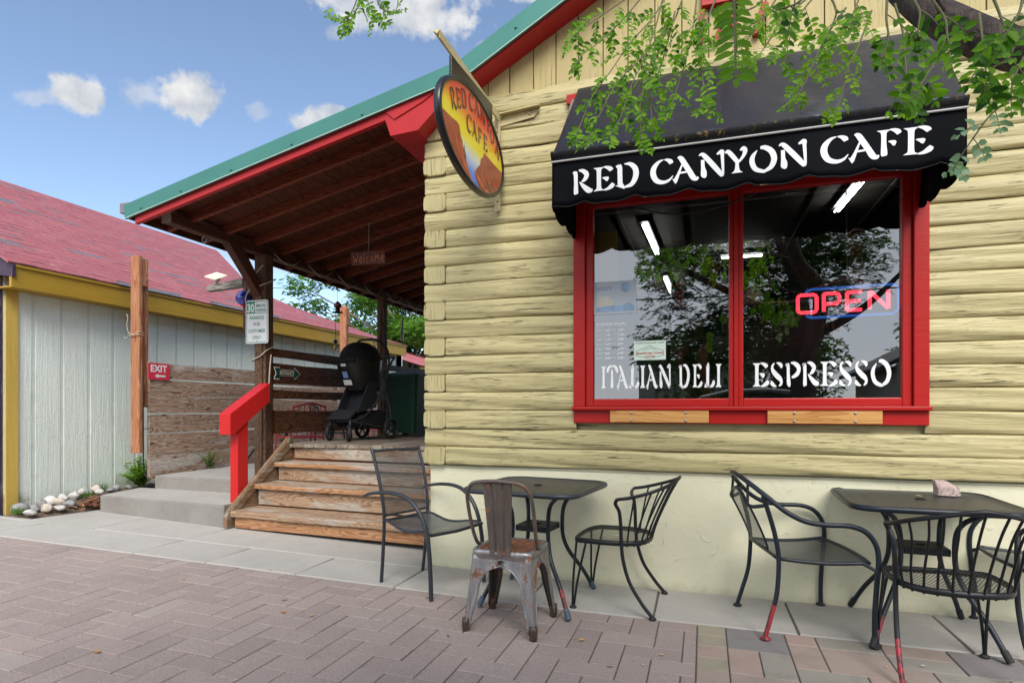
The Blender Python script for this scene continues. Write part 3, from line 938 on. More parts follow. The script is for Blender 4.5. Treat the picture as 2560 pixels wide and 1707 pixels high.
def build_paving():
    w = 0.1445; g = 0.0028
    b = MB()
    # bedding sand between the pavers
    xx = [-12 + 0.5 * i for i in range(25)] + [0.5, 2, 5, 9]
    sd_ = MB(); sd_.grid([[(x, y, gz(x) - 0.010) for x in xx] for y in (-5.8, -3, -1.5, -0.60)])
    tag(sd_.build('paving_bed', M['joint']), kind='structure')

    def pav(x0, x1, y0, y1, fc):
        x0 += g; x1 -= g; y0 += g; y1 -= g
        x0 = max(x0, -11.5); y1 = min(y1, -0.612)
        if x1 - x0 < 0.02 or y1 - y0 < 0.02: return
        bv = 0.0035
        dz = rng.uniform(-0.0015, 0.0015); tx = rng.uniform(-.004, .004); ty = rng.uniform(-.004, .004)
        cx = (x0 + x1) / 2; cy = (y0 + y1) / 2
        v = []
        for (e, zz) in ((0, -0.02), (0, -bv), (bv, 0.0)):
            for (x, y) in ((x0 + e, y0 + e), (x1 - e, y0 + e), (x1 - e, y1 - e), (x0 + e, y1 - e)):
                v.append((x, y, gz(x) + zz + dz + (x - cx) * tx + (y - cy) * ty))
        fs = []
        for r_ in (0, 1):
            for k in range(4):
                fs.append((r_ * 4 + k, r_ * 4 + (k + 1) % 4, r_ * 4 + 4 + (k + 1) % 4, r_ * 4 + 4 + k))
        fs.append((8, 9, 10, 11))
        b.add(v, fs, 0, False, fc)
    # herringbone, 90 degrees to the wall
    X0 = -2.561 - 80 * w; Y0 = -1.890 - 40 * w
    for j in range(-10, 62):
        for i in range(-10, 120):
            k = (i + j) % 4
            x = X0 + i * w; y = Y0 + j * w
            if y < -5.6 or y > -0.6 or x > -0.04: continue
            fc = min(1, max(0, rng.gauss(0.45, 0.19)))
            if k == 0:
                pav(x, min(x + 2 * w, -0.037), y, y + w, fc)
            elif k == 2:
                pav(x, min(x + w, -0.037), y, y + 2 * w, fc)
    tag(b.build('brick_paving', M['paver']), kind='structure')
    # mixed-colour border of squares and oblongs to the right
    b2 = b
    b = MB()
    u = 0.151
    nx, ny = 44, 34
    occ = [[False] * ny for _ in range(nx)]
    fixed = {(1, 0): (2, 2, .65), (1, 2): (1, 2, .8), (2, 2): (1, 2, .35), (3, 0): (1, 1, .85), (3, 1): (1, 2, .02), (4, 0): (2, 1, .35), (4, 1): (2, 2, .05), (1, 4): (2, 2, .1),
             (0, 0): (1, 1, .5), (6, 0): (2, 1, .1), (6, 1): (2, 1, .36), (8, 0): (2, 2, .65), (6, 2): (1, 2, .92), (7, 2): (2, 1, .36)}
    for i in range(nx):
        for j in range(ny):
            if occ[i][j]: continue
            if (i, j) in fixed: a, c, fc = fixed[(i, j)]
            else:
                a, c = rng.choice([(1, 1), (1, 2), (1, 2), (2, 2), (1, 2), (2, 1), (2, 2)]); fc = rng.random()
                if i == 0: a = 1; c = 1
            a = min(a, nx - i)
            if c != .5 and any(j + q >= ny or occ[i + p][j + q] for p in range(int(a)) for q in range(int(max(1, c)))): a, c = 1, 1
            for p in range(int(a)):
                for q in range(int(max(1, c))): occ[i + p][j + q] = True
            x = -0.036 + i * u; y = -0.612 - j * u
            if c == .5:
                pav(x, x + a * u, y - u / 2, y + g, fc); pav(x, x + a * u, y - u, y - u / 2, rng.choice([.35, .5, .36]))
            else:
                pav(x, x + a * u, y - c * u, y + g, fc)
    tag(b.build('border_paving', M['paver_mixed']), kind='structure')


build_paving()


def build_sidewalk():
    """concrete flags with tooled joints between the paving and the buildings"""
    b = MB()
    g = 0.004
    ysplit = lambda x: -0.085
    def flag(x0, x1, y0, y1):
        x0 += g; x1 -= g; y0 += g; y1 -= g
        n = max(1, int((x1 - x0) / 0.4)); bv = 0.007
        X = [x0 + (x1 - x0) * i / n for i in range(n + 1)]
        rows = []
        for (e, z) in ((0, -0.06), (0, -bv), (bv, 0)):
            rows.append([(min(max(x, x0 + e), x1 - e), y0 + e, gz(x) + z + 0.002) for x in X])
        for (e, z) in ((bv, 0), (0, -bv), (0, -0.06)):
            rows.append([(min(max(x, x0 + e), x1 - e), y1 - e, gz(x) + z + 0.002) for x in X])
        b.grid(rows, smooth=False, fc=rng.random())
        for k, x in ((0, x0), (n, x1)):
            f = [r_[k] for r_ in rows]; b.add(f, [list(range(len(f)))] if k else [list(range(len(f) - 1, -1, -1))])
    ed = [-4.35, -3.62, -2.80, -2.0, -1.08, -0.29, 0.495, 1.30, 2.1, 2.9, 3.7, 4.5, 5.5]
    flag(-6.1, -4.35, -0.605, -0.085); flag(-5.47, -4.35, -0.085, 0.6); flag(-7.6, -5.47, -0.085, 0.0)
    flag(-9.5, -6.1, -0.605, -0.085)
    flag(-12, -9.5, -0.605, -0.02)
    for a, c in zip(ed, ed[1:]):
        if c <= -1.9:
            flag(a, c, -0.605, -0.10)
        else:
            flag(a, c, -0.605, 0.0)
    flag(-4.35, -2.0, -0.10, 0.6)
    # triangular end of the walk beside the planting bed
    b.prism([(-6.42, -0.085, gz(-6.4) + 0.002), (-5.47, -0.085, gz(-5.47) + 0.002), (-5.47, 0.7, gz(-5.5) + 0.002), (-6.28, 0.7, gz(-6.3) + 0.002)], (0, 0, -1), 0.06)
    tag(b.build('sidewalk', M['concrete']), kind='structure')
    bed = MB(); bed.grid([[(x, y, gz(x) - 0.012) for x in [-12, -6, -3, -1, 0, 6]] for y in (-0.62, 0.75)])
    tag(bed.build('sidewalk_bed', M['joint']), kind='structure')
    # concrete steps and patio left of the porch
    s = MB()
    s.prism([(-6.20, 0.54, 0.30), (-4.42, 0.42, 0.30), (-4.42, 1.15, 0.30), (-6.35, 1.15, 0.30)], (0, 0, -1), 0.22)
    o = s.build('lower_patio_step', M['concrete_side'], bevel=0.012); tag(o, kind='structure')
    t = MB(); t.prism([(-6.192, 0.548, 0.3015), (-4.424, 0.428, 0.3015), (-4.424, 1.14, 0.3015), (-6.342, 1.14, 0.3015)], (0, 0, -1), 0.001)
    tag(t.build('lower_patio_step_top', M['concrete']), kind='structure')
    s = MB()
    s.prism([(-6.12, 1.14, 0.45), (-4.5, 1.10, 0.45), (-4.4, 20, 0.45), (-6.3, 20, 0.45)], (0, 0, -1), 0.35)
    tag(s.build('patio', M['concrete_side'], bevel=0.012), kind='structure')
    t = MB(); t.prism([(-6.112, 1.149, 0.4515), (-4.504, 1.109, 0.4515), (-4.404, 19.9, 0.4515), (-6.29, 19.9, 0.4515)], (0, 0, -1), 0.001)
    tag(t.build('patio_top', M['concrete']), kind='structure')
    # soil of the planting bed in front of the shed
    bed = MB()
    P = [(-7.4, -0.06), (-6.45, -0.08), (-6.3, 0.5), (-6.24, 1.2), (-6.3, 3), (-6.95, 3), (-7.4, 0.1)]
    rows = []
    n = 10
    for j in range(n + 1):
        y = -0.06 + 3.0 * j / n
        xr = -6.44 + 0.17 * sstep(-.1, 1.2, y)
        rows.append([(-6.98 + (xr + 6.98) * i / 5, y, gz(-6.7) + .008 * rng.random() + (.03 + .085 * sstep(.05, 1.0, y)) * sstep(-6.30, -6.62, -6.98 + (xr + 6.98) * i / 5)) for i in range(6)])
    rows[0] = [(x, y, z - .05) for x, y, z in rows[0]]; rows = [r_[:-1] + [(r_[-1][0], r_[-1][1], r_[-1][2] - .05)] for r_ in rows]
    bed.grid(rows)
    tag(bed.build('planting_bed_soil', M['soil']), kind='structure')


build_sidewalk()
# ------------------------------------------------------------------ the cafe building
cafe = thing('log_cafe_building', 'pale yellow log cafe building with cream stucco base and covered side porch', 'building', (-2.0, 0.0, 0.0))
LP = 0.1377; LZ0 = 0.809; NLOG = 20


def log_strip(b, x0, x1, zc, seed, endL=False, mi=0):
    rg = random.Random(seed)
    n = max(2, int((x1 - x0) / 0.09))
    prof = []
    for k in range(13):
        a = R(-88 + 176 * k / 12)
        prof.append((-0.022 - 0.025 * max(0, math.cos(a)) ** 0.55, 0.0685 * math.copysign(abs(math.sin(a)) ** 0.85, a)))
    rows = []
    ph = [rg.uniform(0, 6.28) for _ in range(8)]
    for i in range(n + 1):
        x = x0 + (x1 - x0) * i / n
        dz = 0.0035 * math.sin(x * 2.1 + ph[0]) + 0.002 * math.sin(x * 5.3 + ph[1])
        dy = 0.005 * math.sin(x * 1.7 + ph[2]) + 0.003 * math.sin(x * 6.1 + ph[3])
        row = []
        for (y, z) in prof:
            s_ = 0.0035 * math.sin(x * 4.7 + z * 70 + ph[4]) + 0.0028 * math.sin(x * 9.0 + z * 120 + ph[5]) + .004 * math.sin(x * 1.9 + z * 34 + ph[6])
            row.append((x, y + dy + s_, zc + z + dz * (1 if abs(z) < 0.06 else 0.3)))
        rows.append(row)
    if endL:
        # rounded, hewn end of the log at the corner
        base = rows[0]
        ext = []
        for q, sh in ((-0.022, 0.62), (-0.019, 0.85), (-0.011, 0.97)):
            ext.append([(x0 + q, -0.008 + (y + 0.008) * sh, zc + (z - zc) * (0.72 + 0.28 * sh)) for (x, y, z) in base])
        rows = ext + rows
    b.grid(rows, mi, True, rg.random())
    f = rows[0]; b.add(f, [list(range(len(f)))], mi)


def build_log_wall():
    b = MB()
    for i in range(NLOG):
        zc = LZ0 + LP * (i + 0.5)
        xl = -1.868 if i % 2 == 0 else -2.03
        zlo, zhi = zc - LP / 2, zc + LP / 2
        if zhi > 1.16 and zlo < 2.78:
            log_strip(b, xl, -0.86, zc, i, i % 2 == 1)
            log_strip(b, 1.26, 7.0, zc, i + 50)
        else:
            log_strip(b, xl, 7.0, zc, i, i % 2 == 1)
    b.box(-1.95, -0.86, 0.0, 0.14, LZ0, 3.6); b.box(1.26, 7.0, 0.0, 0.14, LZ0, 3.6)
    b.box(-0.859, 1.259, 0.0, 0.14, LZ0, 1.20); b.box(-0.859, 1.259, 0.0, 0.14, 2.74, 3.6)
    o = b.build('log_wall', M['log'], cafe)
    # corner ends of the side-wall logs
    for i in range(0, NLOG, 2):
        zc = LZ0 + LP * (i + 0.5); rg = random.Random(i * 7 + 3)
        c = MB()
        w2, h2 = 0.083 + rg.uniform(-.004, .004), 0.0685 + rg.uniform(-.002, .002)
        cx = -1.953
        n = 28
        rows = []
        for (y, sc_) in ((0.06, 1.0), (-0.040, 1.0), (-0.049, 0.993), (-0.053, 0.965)):
            row = []
            for k in range(n):
                a = 2 * math.pi * k / n
                ca, sa = math.cos(a), math.sin(a)
                px = math.copysign(abs(ca) ** 0.32, ca) * w2; pz = math.copysign(abs(sa) ** 0.26, sa) * h2
                if ca < 0: px *= 1.08 + 0.12 * (1 - abs(sa))
                if ca < -.3 and sa < -.5: pz *= 0.86
                row.append((cx + px * sc_ + 0.002 * math.sin(5 * a + i), y + 0.002 * math.sin(3 * a), zc + pz * sc_))
            rows.append(row)
        c.grid(rows, 0, True, rg.random(), closed=True)
        c.add(rows[-1], [list(range(n - 1, -1, -1))], 0, False)
        rows2 = []
        c.build('log_end', M['log_end'], cafe)
    # side wall (logs running back)
    s = MB()
    rows = []
    for i in range(NLOG):
        zc = LZ0 + LP * (i + 0.5)
        for k in range(7):
            a = R(-80 + 160 * k / 6); rows.append([(-1.985 - 0.055 * max(0, math.cos(a)) ** .6, y, zc + 0.068 * math.sin(a)) for y in (0.055, 8.0)])
    s.grid(rows, smooth=True); s.box(-1.95, -1.85, 0.15, 8.0, 0.0, 3.7)
    s.build('side_log_wall', M['log'], cafe)


build_log_wall()

# stucco foundation
b = MB()
prof = [(-0.012, -0.12), (-0.012, 0.03), (-0.006, 0.4), (-0.008, 0.785), (-0.020, 0.802), (0.02, 0.812)]
rows = [[(x, y, z) for (y, z) in prof] for x in [-2.012 + i * (9.0 / 40) for i in range(41)]]
b.grid(rows, smooth=False)
b.add([(-2.012, y, z) for (y, z) in prof] + [(-2.012, 0.3, 0.812), (-2.012, 0.3, -0.12)], [list(range(8))])
b.add([(-2.012, 0.3, -0.12), (-2.012, 8, -0.12), (-2.012, 8, 0.81), (-2.012, 0.3, 0.81)], [(3, 2, 1, 0)])
b.build('stucco_base', M['stucco'], cafe)

# board-and-batten gable
def rake(x): return 3.623 + 0.540 * (x + 1.594)
b = MB()
X = -2.02
rg = random.Random(4)
k = 0
seams = [-1.70, -1.53, -1.361, -1.181, -1.012, -0.849, -0.672, -0.50, -0.319, -0.142, 0.030, 0.205, 0.378, 0.55, 0.72, 0.89, 1.06, 1.23, 1.40, 1.57, 1.75, 1.93, 2.1, 2.6, 3.2, 4, 5, 6, 7]
seams = [-2.06] + seams
for a, c in zip(seams, seams[1:]):
    y = -0.030 + rg.uniform(-.003, .003)
    def rk(x): return min(rake(x), rake(2.6)) if x <= 2.6 else rake(2.6) - 0.54 * (x - 2.6)
    z0 = max(3.472, 0)
    za, zc_ = rk(a), rk(c)
    if zc_ <= z0: continue
    za = max(za, z0 + 0.001)
    b.prism([(a + 0.004, y, z0), (c - 0.004, y, z0), (c - 0.004, y, zc_), (a + 0.004, y, za)], (0, 1, 0), 0.05, 0, rg.random())
b.prism([(-2.0, 0.005, 3.45), (7, 0.005, 3.45), (2.6, 0.005, rake(2.6))], (0, 1, 0), 0.05)
b.build('gable_boards', M['board_yellow'], cafe, bevel=0.003)

# ---- roofs
YF = -0.22
KX, KZ = -1.68, 3.735           # where the porch roof meets the main roof
def main_top(x): return KZ + 0.540 * (x - KX)
def porch_top(x): return 3.040 + 0.2165 * (x + 4.88)
RX = 2.6
b = MB()
b.prism([(KX, YF + 0.012, main_top(KX)), (RX, YF + 0.012, main_top(RX)), (RX, YF + 0.012, main_top(RX) - 0.09), (KX, YF + 0.012, main_top(KX) - 0.09)], (0, 1, 0), 9.2)
b.prism([(RX, YF + 0.012, main_top(RX)), (7.4, YF + 0.012, main_top(RX) - 0.54 * 4.8), (7.4, YF + 0.012, main_top(RX) - 0.54 * 4.8 - .09), (RX, YF + 0.012, main_top(RX) - .09)], (0, 1, 0), 9.2)
b.build('main_roof', M['greenmetal'], cafe)
b = MB()
b.prism([(-4.88, YF + 0.012, porch_top(-4.88)), (KX + .002, YF + 0.012, porch_top(KX)), (KX + .002, YF + 0.012, porch_top(KX) - 0.02), (-4.88, YF + 0.012, porch_top(-4.88) - 0.02)], (0, 1, 0), 9.2)
b.build('porch_roof', M['greenmetal'], cafe)
# sheathing boards seen from below
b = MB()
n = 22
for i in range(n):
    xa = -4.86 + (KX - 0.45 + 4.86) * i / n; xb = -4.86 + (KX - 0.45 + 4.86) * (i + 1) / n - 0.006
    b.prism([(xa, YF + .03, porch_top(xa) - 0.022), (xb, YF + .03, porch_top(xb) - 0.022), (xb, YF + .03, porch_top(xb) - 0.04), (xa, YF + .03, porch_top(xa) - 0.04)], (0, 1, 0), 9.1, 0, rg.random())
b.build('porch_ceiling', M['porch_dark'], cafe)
# green metal rake trim with pale hem and screws
b = MB(); h = MB(); sc = MB()
b.prism([(-4.905, YF - 0.012, porch_top(-4.905) + 0.006), (KX + .003, YF - 0.012, KZ + 0.008), (KX + 0.07, YF - 0.012, KZ - 0.105), (-4.888, YF - 0.012, porch_top(-4.888) - 0.122)], (0, 1, 0), 0.02)
b.prism([(KX + .004, YF - 0.0135, KZ + 0.008), (RX, YF - 0.0135, main_top(RX) + 0.008), (RX, YF - 0.0135, main_top(RX) - 0.145), (KX + 0.072, YF - 0.0135, KZ - 0.105)], (0, 1, 0), 0.021)
b.prism([(RX + .001, YF - 0.0135, main_top(RX) + 0.008), (7.4, YF - 0.0135, main_top(RX) - .54 * 4.8 + 0.008), (7.4, YF - 0.0135, main_top(RX) - 0.145 - .54 * 4.8), (RX + .001, YF - 0.0135, main_top(RX) - 0.145)], (0, 1, 0), 0.021)
rt = b.build('metal_rake_trim', M['greenmetal'], cafe)
h.tube([(-4.888, YF - 0.016, porch_top(-4.888) - 0.122), (KX + 0.07, YF - 0.016, KZ - 0.105), (RX, YF - 0.016, main_top(RX) - 0.146)], 0.0045, 6)
h.build('pale_hem', M['hem'], rt)
for x in (-4.70, -4.25, -3.72, -3.12, -2.48, -1.25, -0.72):
    z = (porch_top(x) - 0.085) if x < KX else main_top(x) - 0.075
    sc.lathe([(0.009, 0), (0.009, -0.006), (0.005, -0.010), (0.0, -0.011)], (x, YF - 0.0125 if x < KX else YF - 0.014, z), 'y', 8)
sc.build('trim_screws', M['greenmetal'], rt)
b = MB(); b.box(-4.99, -4.885, YF + 0.02, YF + 0.06, 2.985, 3.075); b.box(-4.99, -4.91, YF + 0.06, 8.9, 2.985, 3.075)
b.build('eave_gutter', plain('mauve_gutter', (0.20, 0.155, 0.19), 0.4), cafe, bevel=0.004)
# red barge board under the porch rake
b = MB()
b.prism([(-4.80, YF + 0.014, porch_top(-4.80) - 0.030), (-2.28, YF + 0.014, porch_top(-2.28) - 0.030), (-2.28, YF + 0.014, porch_top(-2.28) - 0.185), (-4.80, YF + 0.014, porch_top(-4.80) - 0.185)], (0, 1, 0), 0.04)
b.build('red_barge_board', M['red_box'], cafe, bevel=0.004)
# outer eave board
b = MB(); b.box(-4.895, -4.865, YF + 0.03, 8.95, 2.925, 3.02)
b.build('eave_board', M['porch_y'], cafe)
# boxed red soffit of the main roof: a trough running back along the side wall, and the sloping gable soffit
b = MB()
P = [(-2.34, 3.50), (-2.30, 3.43), (-2.25, 3.288), (-2.02, 3.300), (-1.70, 3.585), (-1.66, 3.66)]
b.prism([(x, YF + 0.013, z) for x, z in P], (0, 1, 0), 0.200)
b.prism([(-2.34, -0.006, 3.50), (-2.30, -0.006, 3.43), (-2.25, -0.006, 3.288), (-2.055, -0.006, 3.296), (-2.055, -0.006, 3.53)], (0, 1, 0), 8.6)
b.prism([(-2.335, YF + .004, 3.515), (-2.215, YF + .004, 3.405), (-1.98, YF + .004, 3.50), (-1.78, YF + .004, 3.615)], (0, 1, 0), 0.0085)
b.build('red_soffit_box', M['red_box'], cafe, bevel=0.003)
b = MB()
b.prism([(-1.70, YF + 0.010, main_top(-1.70) - 0.11), (RX, YF + 0.010, main_top(RX) - 0.11), (RX, YF + 0.010, main_top(RX) - 0.16), (-1.70, YF + 0.010, main_top(-1.70) - 0.16)], (0, 1, 0), 0.214)
b.build('red_gable_soffit', M['red_box'], cafe, bevel=0.003)

# ---- porch frame
b = MB(); b.box(-4.665, -4.555, -0.05, 8.6, 2.908, 3.002)
b.build('porch_beam', M['porch_y'], cafe, bevel=0.006)
b = MB(); b.box(-4.664, -4.556, -0.0525, -0.0505, 2.909, 3.001)
b.build('beam_end_grain', plain('weathered_end_grain', (0.36, 0.30, 0.24), 0.85, var=0.3, scale=40), cafe)
for i in range(20):
    y = 0.17 + 0.415 * i
    b = MB()
    xa, xb = -4.85, -2.26
    zz = lambda x: porch_top(x) - 0.041
    b.prism([(xa, y, zz(xa)), (xb, y, zz(xb)), (xb, y, zz(xb) - 0.088), (xa, y, zz(xa) - 0.088)], (0, 1, 0), 0.042, 0, rg.random())
    b.build('rafter', M['porch'], cafe, bevel=0.003)
def post(x0, x1, y0, y1, z0, z1):
    b = MB(); b.box(x0, x1, y0, y1, z0, z1); b.box(x0 + .02, x1 - .035, y0 - 0.018, y0 - 0.0005, z0, z1 - 0.25, fc=.7)
    return b.build('porch_post', M['porch_z'], cafe, bevel=0.006)
post(-4.657, -4.510, 1.10, 1.225, 0.30, 2.908)
post(-4.64, -4.53, 3.62, 3.73, 0.30, 2.908)
post(-4.64, -4.53, 6.6, 6.71, 0.30, 2.908)
# knee brace from the first post up to the beam
b = MB(); b.prism([(-4.645, 0.63, 2.907), (-4.645, 0.83, 2.907), (-4.645, 1.098, 2.58), (-4.645, 1.098, 2.43)][::-1], (1, 0, 0), 0.09)
b.build('knee_brace', M['porch_y'], cafe, bevel=0.004)
# round-topped plank bolted to the post
b = MB()
pl = [(-4.96, 1.9), (-4.664, 1.9), (-4.664, 2.74)] + [(-4.664 - 0.15 + 0.15 * math.cos(R(a)), 2.66 + 0.11 * math.sin(R(a))) for a in (30, 60, 90, 120, 150, 180)]
pl = [(-4.965, 2.06), (-4.672, 2.06), (-4.672, 2.72), (-4.72, 2.775), (-4.79, 2.80), (-4.87, 2.785), (-4.93, 2.74), (-4.965, 2.66)]
b.prism([(x, 1.27, z) for x, z in pl], (0, 1, 0), 0.045)
b.build('round_topped_plank', M['porch_z'], cafe, bevel=0.004)
# deck
b = MB()
n = 17
for i in range(n):
    x0 = -4.42 + (4.42 - 2.06) * i / n; x1 = -4.42 + (4.42 - 2.06) * (i + 1) / n - 0.008
    b.box(x0, x1, 1.255 + rg.uniform(-.006, .006), 9.0, 0.81, 0.85 + rg.uniform(-.002, .002), 0, rg.random())
b.build('porch_deck', M['deck'], cafe, bevel=0.006)
b = MB(); b.box(-4.40, -2.06, 1.32, 1.36, 0.62, 0.808); b.box(-4.40, -4.36, 1.36, 9, 0.62, 0.808)
b.build('deck_joist', M['porch'], cafe)
# the log-walled end of the porch, far back in shade
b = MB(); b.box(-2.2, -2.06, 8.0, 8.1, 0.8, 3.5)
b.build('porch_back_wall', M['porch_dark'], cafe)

# ---- window
win = MB()
# casing
win.box(-0.877, -0.795, -0.066, 0.05, 1.252, 2.775); win.box(1.195, 1.276, -0.066, 0.05, 1.252, 2.775)
win.box(-0.795, 1.195, -0.064, 0.05, 2.690, 2.775)
win.box(-0.877, 1.276, -0.060, 0.05, 1.136, 1.225)          # apron
wf = win.build('window_frame', M['red'], cafe, bevel=0.005)
b = MB(); b.box(-0.885, 1.284, -0.092, 0.04, 1.2255, 1.2515); b.build('window_sill', M['red'], wf, bevel=0.005)
for (xa, xb) in ((-0.794, 0.186), (0.214, 1.194)):
    s = MB()
    l = 0.052 if xa < 0 else 0.030; r_ = 0.030 if xa < 0 else 0.052
    s.box(xa, xa + l, -0.038, 0.02, 1.252, 2.689); s.box(xb - r_, xb, -0.038, 0.02, 1.252, 2.689)
    s.box(xa + l, xb - r_, -0.037, 0.02, 1.252, 1.304); s.box(xa + l, xb - r_, -0.037, 0.02, 2.648, 2.689)
    sash = s.build('window_sash', M['red'], wf, bevel=0.006)
    g = MB(); g.add([(xa + l, -0.004, 1.304), (xb - r_, -0.004, 1.304), (xb - r_, -0.004, 2.648), (xa + l, -0.004, 2.648)], [(0, 1, 2, 3)])
    g.build('window_pane', M['glass'], wf)
s = MB(); s.box(0.1865, 0.2135, -0.050, 0.02, 1.252, 2.689); s.build('window_mullion', M['red'], wf, bevel=0.004)

# ---- lettering: flared, stencil-cut capitals
GL = {
 'R': [[(.20, .02, .17), (.18, .12, .20), (.18, .5, .17), (.17, .82, .18), (.14, .93, .14)], [(.16, .93, .08), (.05, .86, .10)], [(.32, .97, .05), (.52, .93, .15), (.70, .78, .21), (.62, .60, .16), (.46, .50, .06)], [(.36, .50, .04), (.52, .34, .15), (.74, .16, .22), (.90, .12, .16), (.97, .17, .06)]],
 'E': [[(.28, .015, .50), (.28, .06, .36), (.28, .14, .21), (.28, .5, .19), (.28, .86, .21), (.28, .94, .36), (.28, .985, .48)], [(.50, .985, .04), (.68, .94, .13), (.82, .86, .19), (.86, .80, .16)], [(.44, .54, .03), (.56, .51, .11), (.66, .47, .18), (.72, .44, .13)], [(.50, .02, .04), (.70, .06, .12), (.88, .16, .19), (.95, .25, .14)]],
 'F': [[(.30, .02, .18), (.29, .12, .24), (.28, .5, .19), (.28, .86, .21), (.28, .94, .38), (.28, .985, .52)], [(.52, .985, .04), (.70, .94, .13), (.84, .86, .20), (.88, .80, .16)], [(.46, .55, .03), (.58, .52, .11), (.68, .47, .19), (.74, .44, .13)]],
 'D': [[(.22, .02, .42), (.24, .08, .28), (.22, .2, .20), (.21, .6, .19), (.20, .86, .19), (.16, .94, .14)], [(.18, .94, .08), (.05, .88, .10)], [(.40, .97, .04), (.66, .93, .15), (.86, .72, .21), (.88, .42, .22), (.72, .12, .17), (.46, .03, .09), (.34, .02, .05)]],
 'C': [[(.56, .99, .03), (.34, .90, .12), (.15, .68, .21), (.12, .42, .23), (.26, .15, .20), (.54, .04, .14), (.80, .10, .09), (.97, .27, .03)], [(.60, .985, .04), (.74, .95, .12), (.86, .87, .19), (.90, .79, .15)]],
 'A': [[(.22, .975, .06), (.34, .93, .17), (.48, .70, .19), (.66, .38, .19), (.80, .12, .20), (.92, .06, .15), (.99, .12, .05)], [(.08, .015, .24), (.14, .06, .16), (.24, .28, .10), (.40, .70, .05)], [(.28, .34, .07), (.55, .36, .07)]],
 'N': [[(.02, .90, .04), (.12, .95, .12), (.24, .86, .17), (.55, .48, .19), (.88, .06, .16), (.92, .02, .08)], [(.70, .88, .05), (.80, .93, .12), (.90, .96, .16), (.91, .80, .12), (.93, .4, .10), (.95, .05, .06)], [(.16, .72, .13), (.17, .42, .14), (.20, .22, .21), (.20, .06, .20), (.18, .0, .1)]],
 'Y': [[(.02, .86, .05), (.14, .90, .15), (.30, .76, .18), (.56, .46, .17)], [(.68, .90, .06), (.82, .95, .17), (.90, .86, .19), (.82, .66, .13), (.62, .44, .08)], [(.55, .52, .13), (.55, .22, .17), (.55, .10, .26), (.55, .02, .48)]],
 'O': [[(.28, .88, .03), (.13, .66, .15), (.10, .42, .18), (.22, .15, .17), (.48, .03, .13), (.60, .03, .10)], [(.40, .97, .10), (.58, .95, .17), (.80, .78, .20), (.90, .48, .20), (.80, .18, .17), (.58, .03, .10)]],
 'S': [[(.34, .98, .03), (.17, .84, .15), (.20, .66, .21), (.50, .46, .24), (.80, .30, .21), (.84, .14, .16), (.66, .02, .04)], [(.48, .985, .03), (.66, .95, .11), (.82, .88, .18), (.90, .79, .15)], [(.05, .20, .14), (.16, .12, .18), (.32, .05, .11), (.48, .02, .03)]],
 'P': [[(.22, .0, .10), (.24, .06, .20), (.22, .2, .22), (.20, .5, .18), (.19, .84, .18), (.15, .93, .14)], [(.16, .93, .08), (.04, .86, .10)], [(.36, .97, .04), (.60, .94, .15), (.86, .78, .23), (.82, .56, .20), (.58, .42, .14), (.42, .38, .08)]],
 'I': [[(.5, .01, 1.0), (.5, .06, .78), (.5, .14, .5), (.5, .5, .42), (.5, .86, .5), (.5, .94, .78), (.5, .99, 1.0)]],
 'T': [[(.46, .01, .10), (.46, .06, .24), (.48, .2, .24), (.48, .5, .17), (.48, .82, .15)], [(.48, .90, .05), (.48, .97, .09), (.30, .99, .10), (.12, .86, .20), (.02, .72, .16)], [(.50, .97, .09), (.70, .99, .10), (.88, .86, .20), (.98, .72, .16)]],
 'L': [[(.30, .01, .62), (.30, .06, .48), (.32, .15, .28), (.33, .6, .25), (.32, .88, .30), (.26, .96, .30)], [(.52, .02, .05), (.72, .07, .14), (.88, .18, .22), (.96, .28, .15)]],
}


def glyph(b, ch, P, thin=1.0, mi=0, n=5):
    """P maps unit-box (u, v) to a 3-D point"""
    for st in GL[ch]:
        c = catmull([(x, y, w) for x, y, w in st], n)
        row = []
        for i, q in enumerate(c):
            a = c[max(0, i - 1)]; d = c[min(len(c) - 1, i + 1)]
            t = Vector((d.x - a.x, d.y - a.y, 0))
            if t.length < 1e-9: continue
            t.normalize(); nn = Vector((-t.y, t.x, 0)); w = max(0.012, q.z) * 0.5 * thin
            row.append([P(q.x + nn.x * w, q.y + nn.y * w), P(q.x - nn.x * w, q.y - nn.y * w)])
        b.grid(row, mi, False)


def flat_word(b, items, y, z0, z1, thin=1.0, jig=None, dy=None):
    for k, (ch, x0, x1) in enumerate(items):
        a0, a1 = z0, z1
        if jig: a0 += jig[k][0]; a1 += jig[k][1]
        glyph(b, ch, lambda u, v: (x0 + u * (x1 - x0), y if dy is None else y + dy(x0 + u * (x1 - x0), a0 + v * (a1 - a0)), a0 + v * (a1 - a0)), thin)


ITA = [('I', -0.689, -0.656), ('T', -0.649, -0.573), ('A', -0.583, -0.501), ('L', -0.495, -0.427), ('I', -0.42, -0.385), ('A', -0.382, -0.303), ('N', -0.296, -0.215), ('D', -0.165, -0.092), ('E', -0.076, -0.01), ('L', 0.002, 0.068), ('I', 0.074, 0.11)]
ESP = [('E', 0.299, 0.402), ('S', 0.408, 0.486), ('P', 0.497, 0.588), ('R', 0.594, 0.694), ('E', 0.697, 0.799), ('S', 0.804, 0.88), ('S', 0.891, 0.968), ('O', 0.981, 1.091)]
for wd in (ITA, ESP):
    b = MB(); flat_word(b, wd, -0.0075, 1.378, 1.535, 1.05); b.build('window_lettering', M['white_vinyl'], wf)
b = MB()
text_mb('BUSINESS HOURS', 0.020, (-0.618, -0.0075, 1.822), (1, 0, 0), (0, 0, 1), 0, fit=0.205, mb=b, bold=0.02)
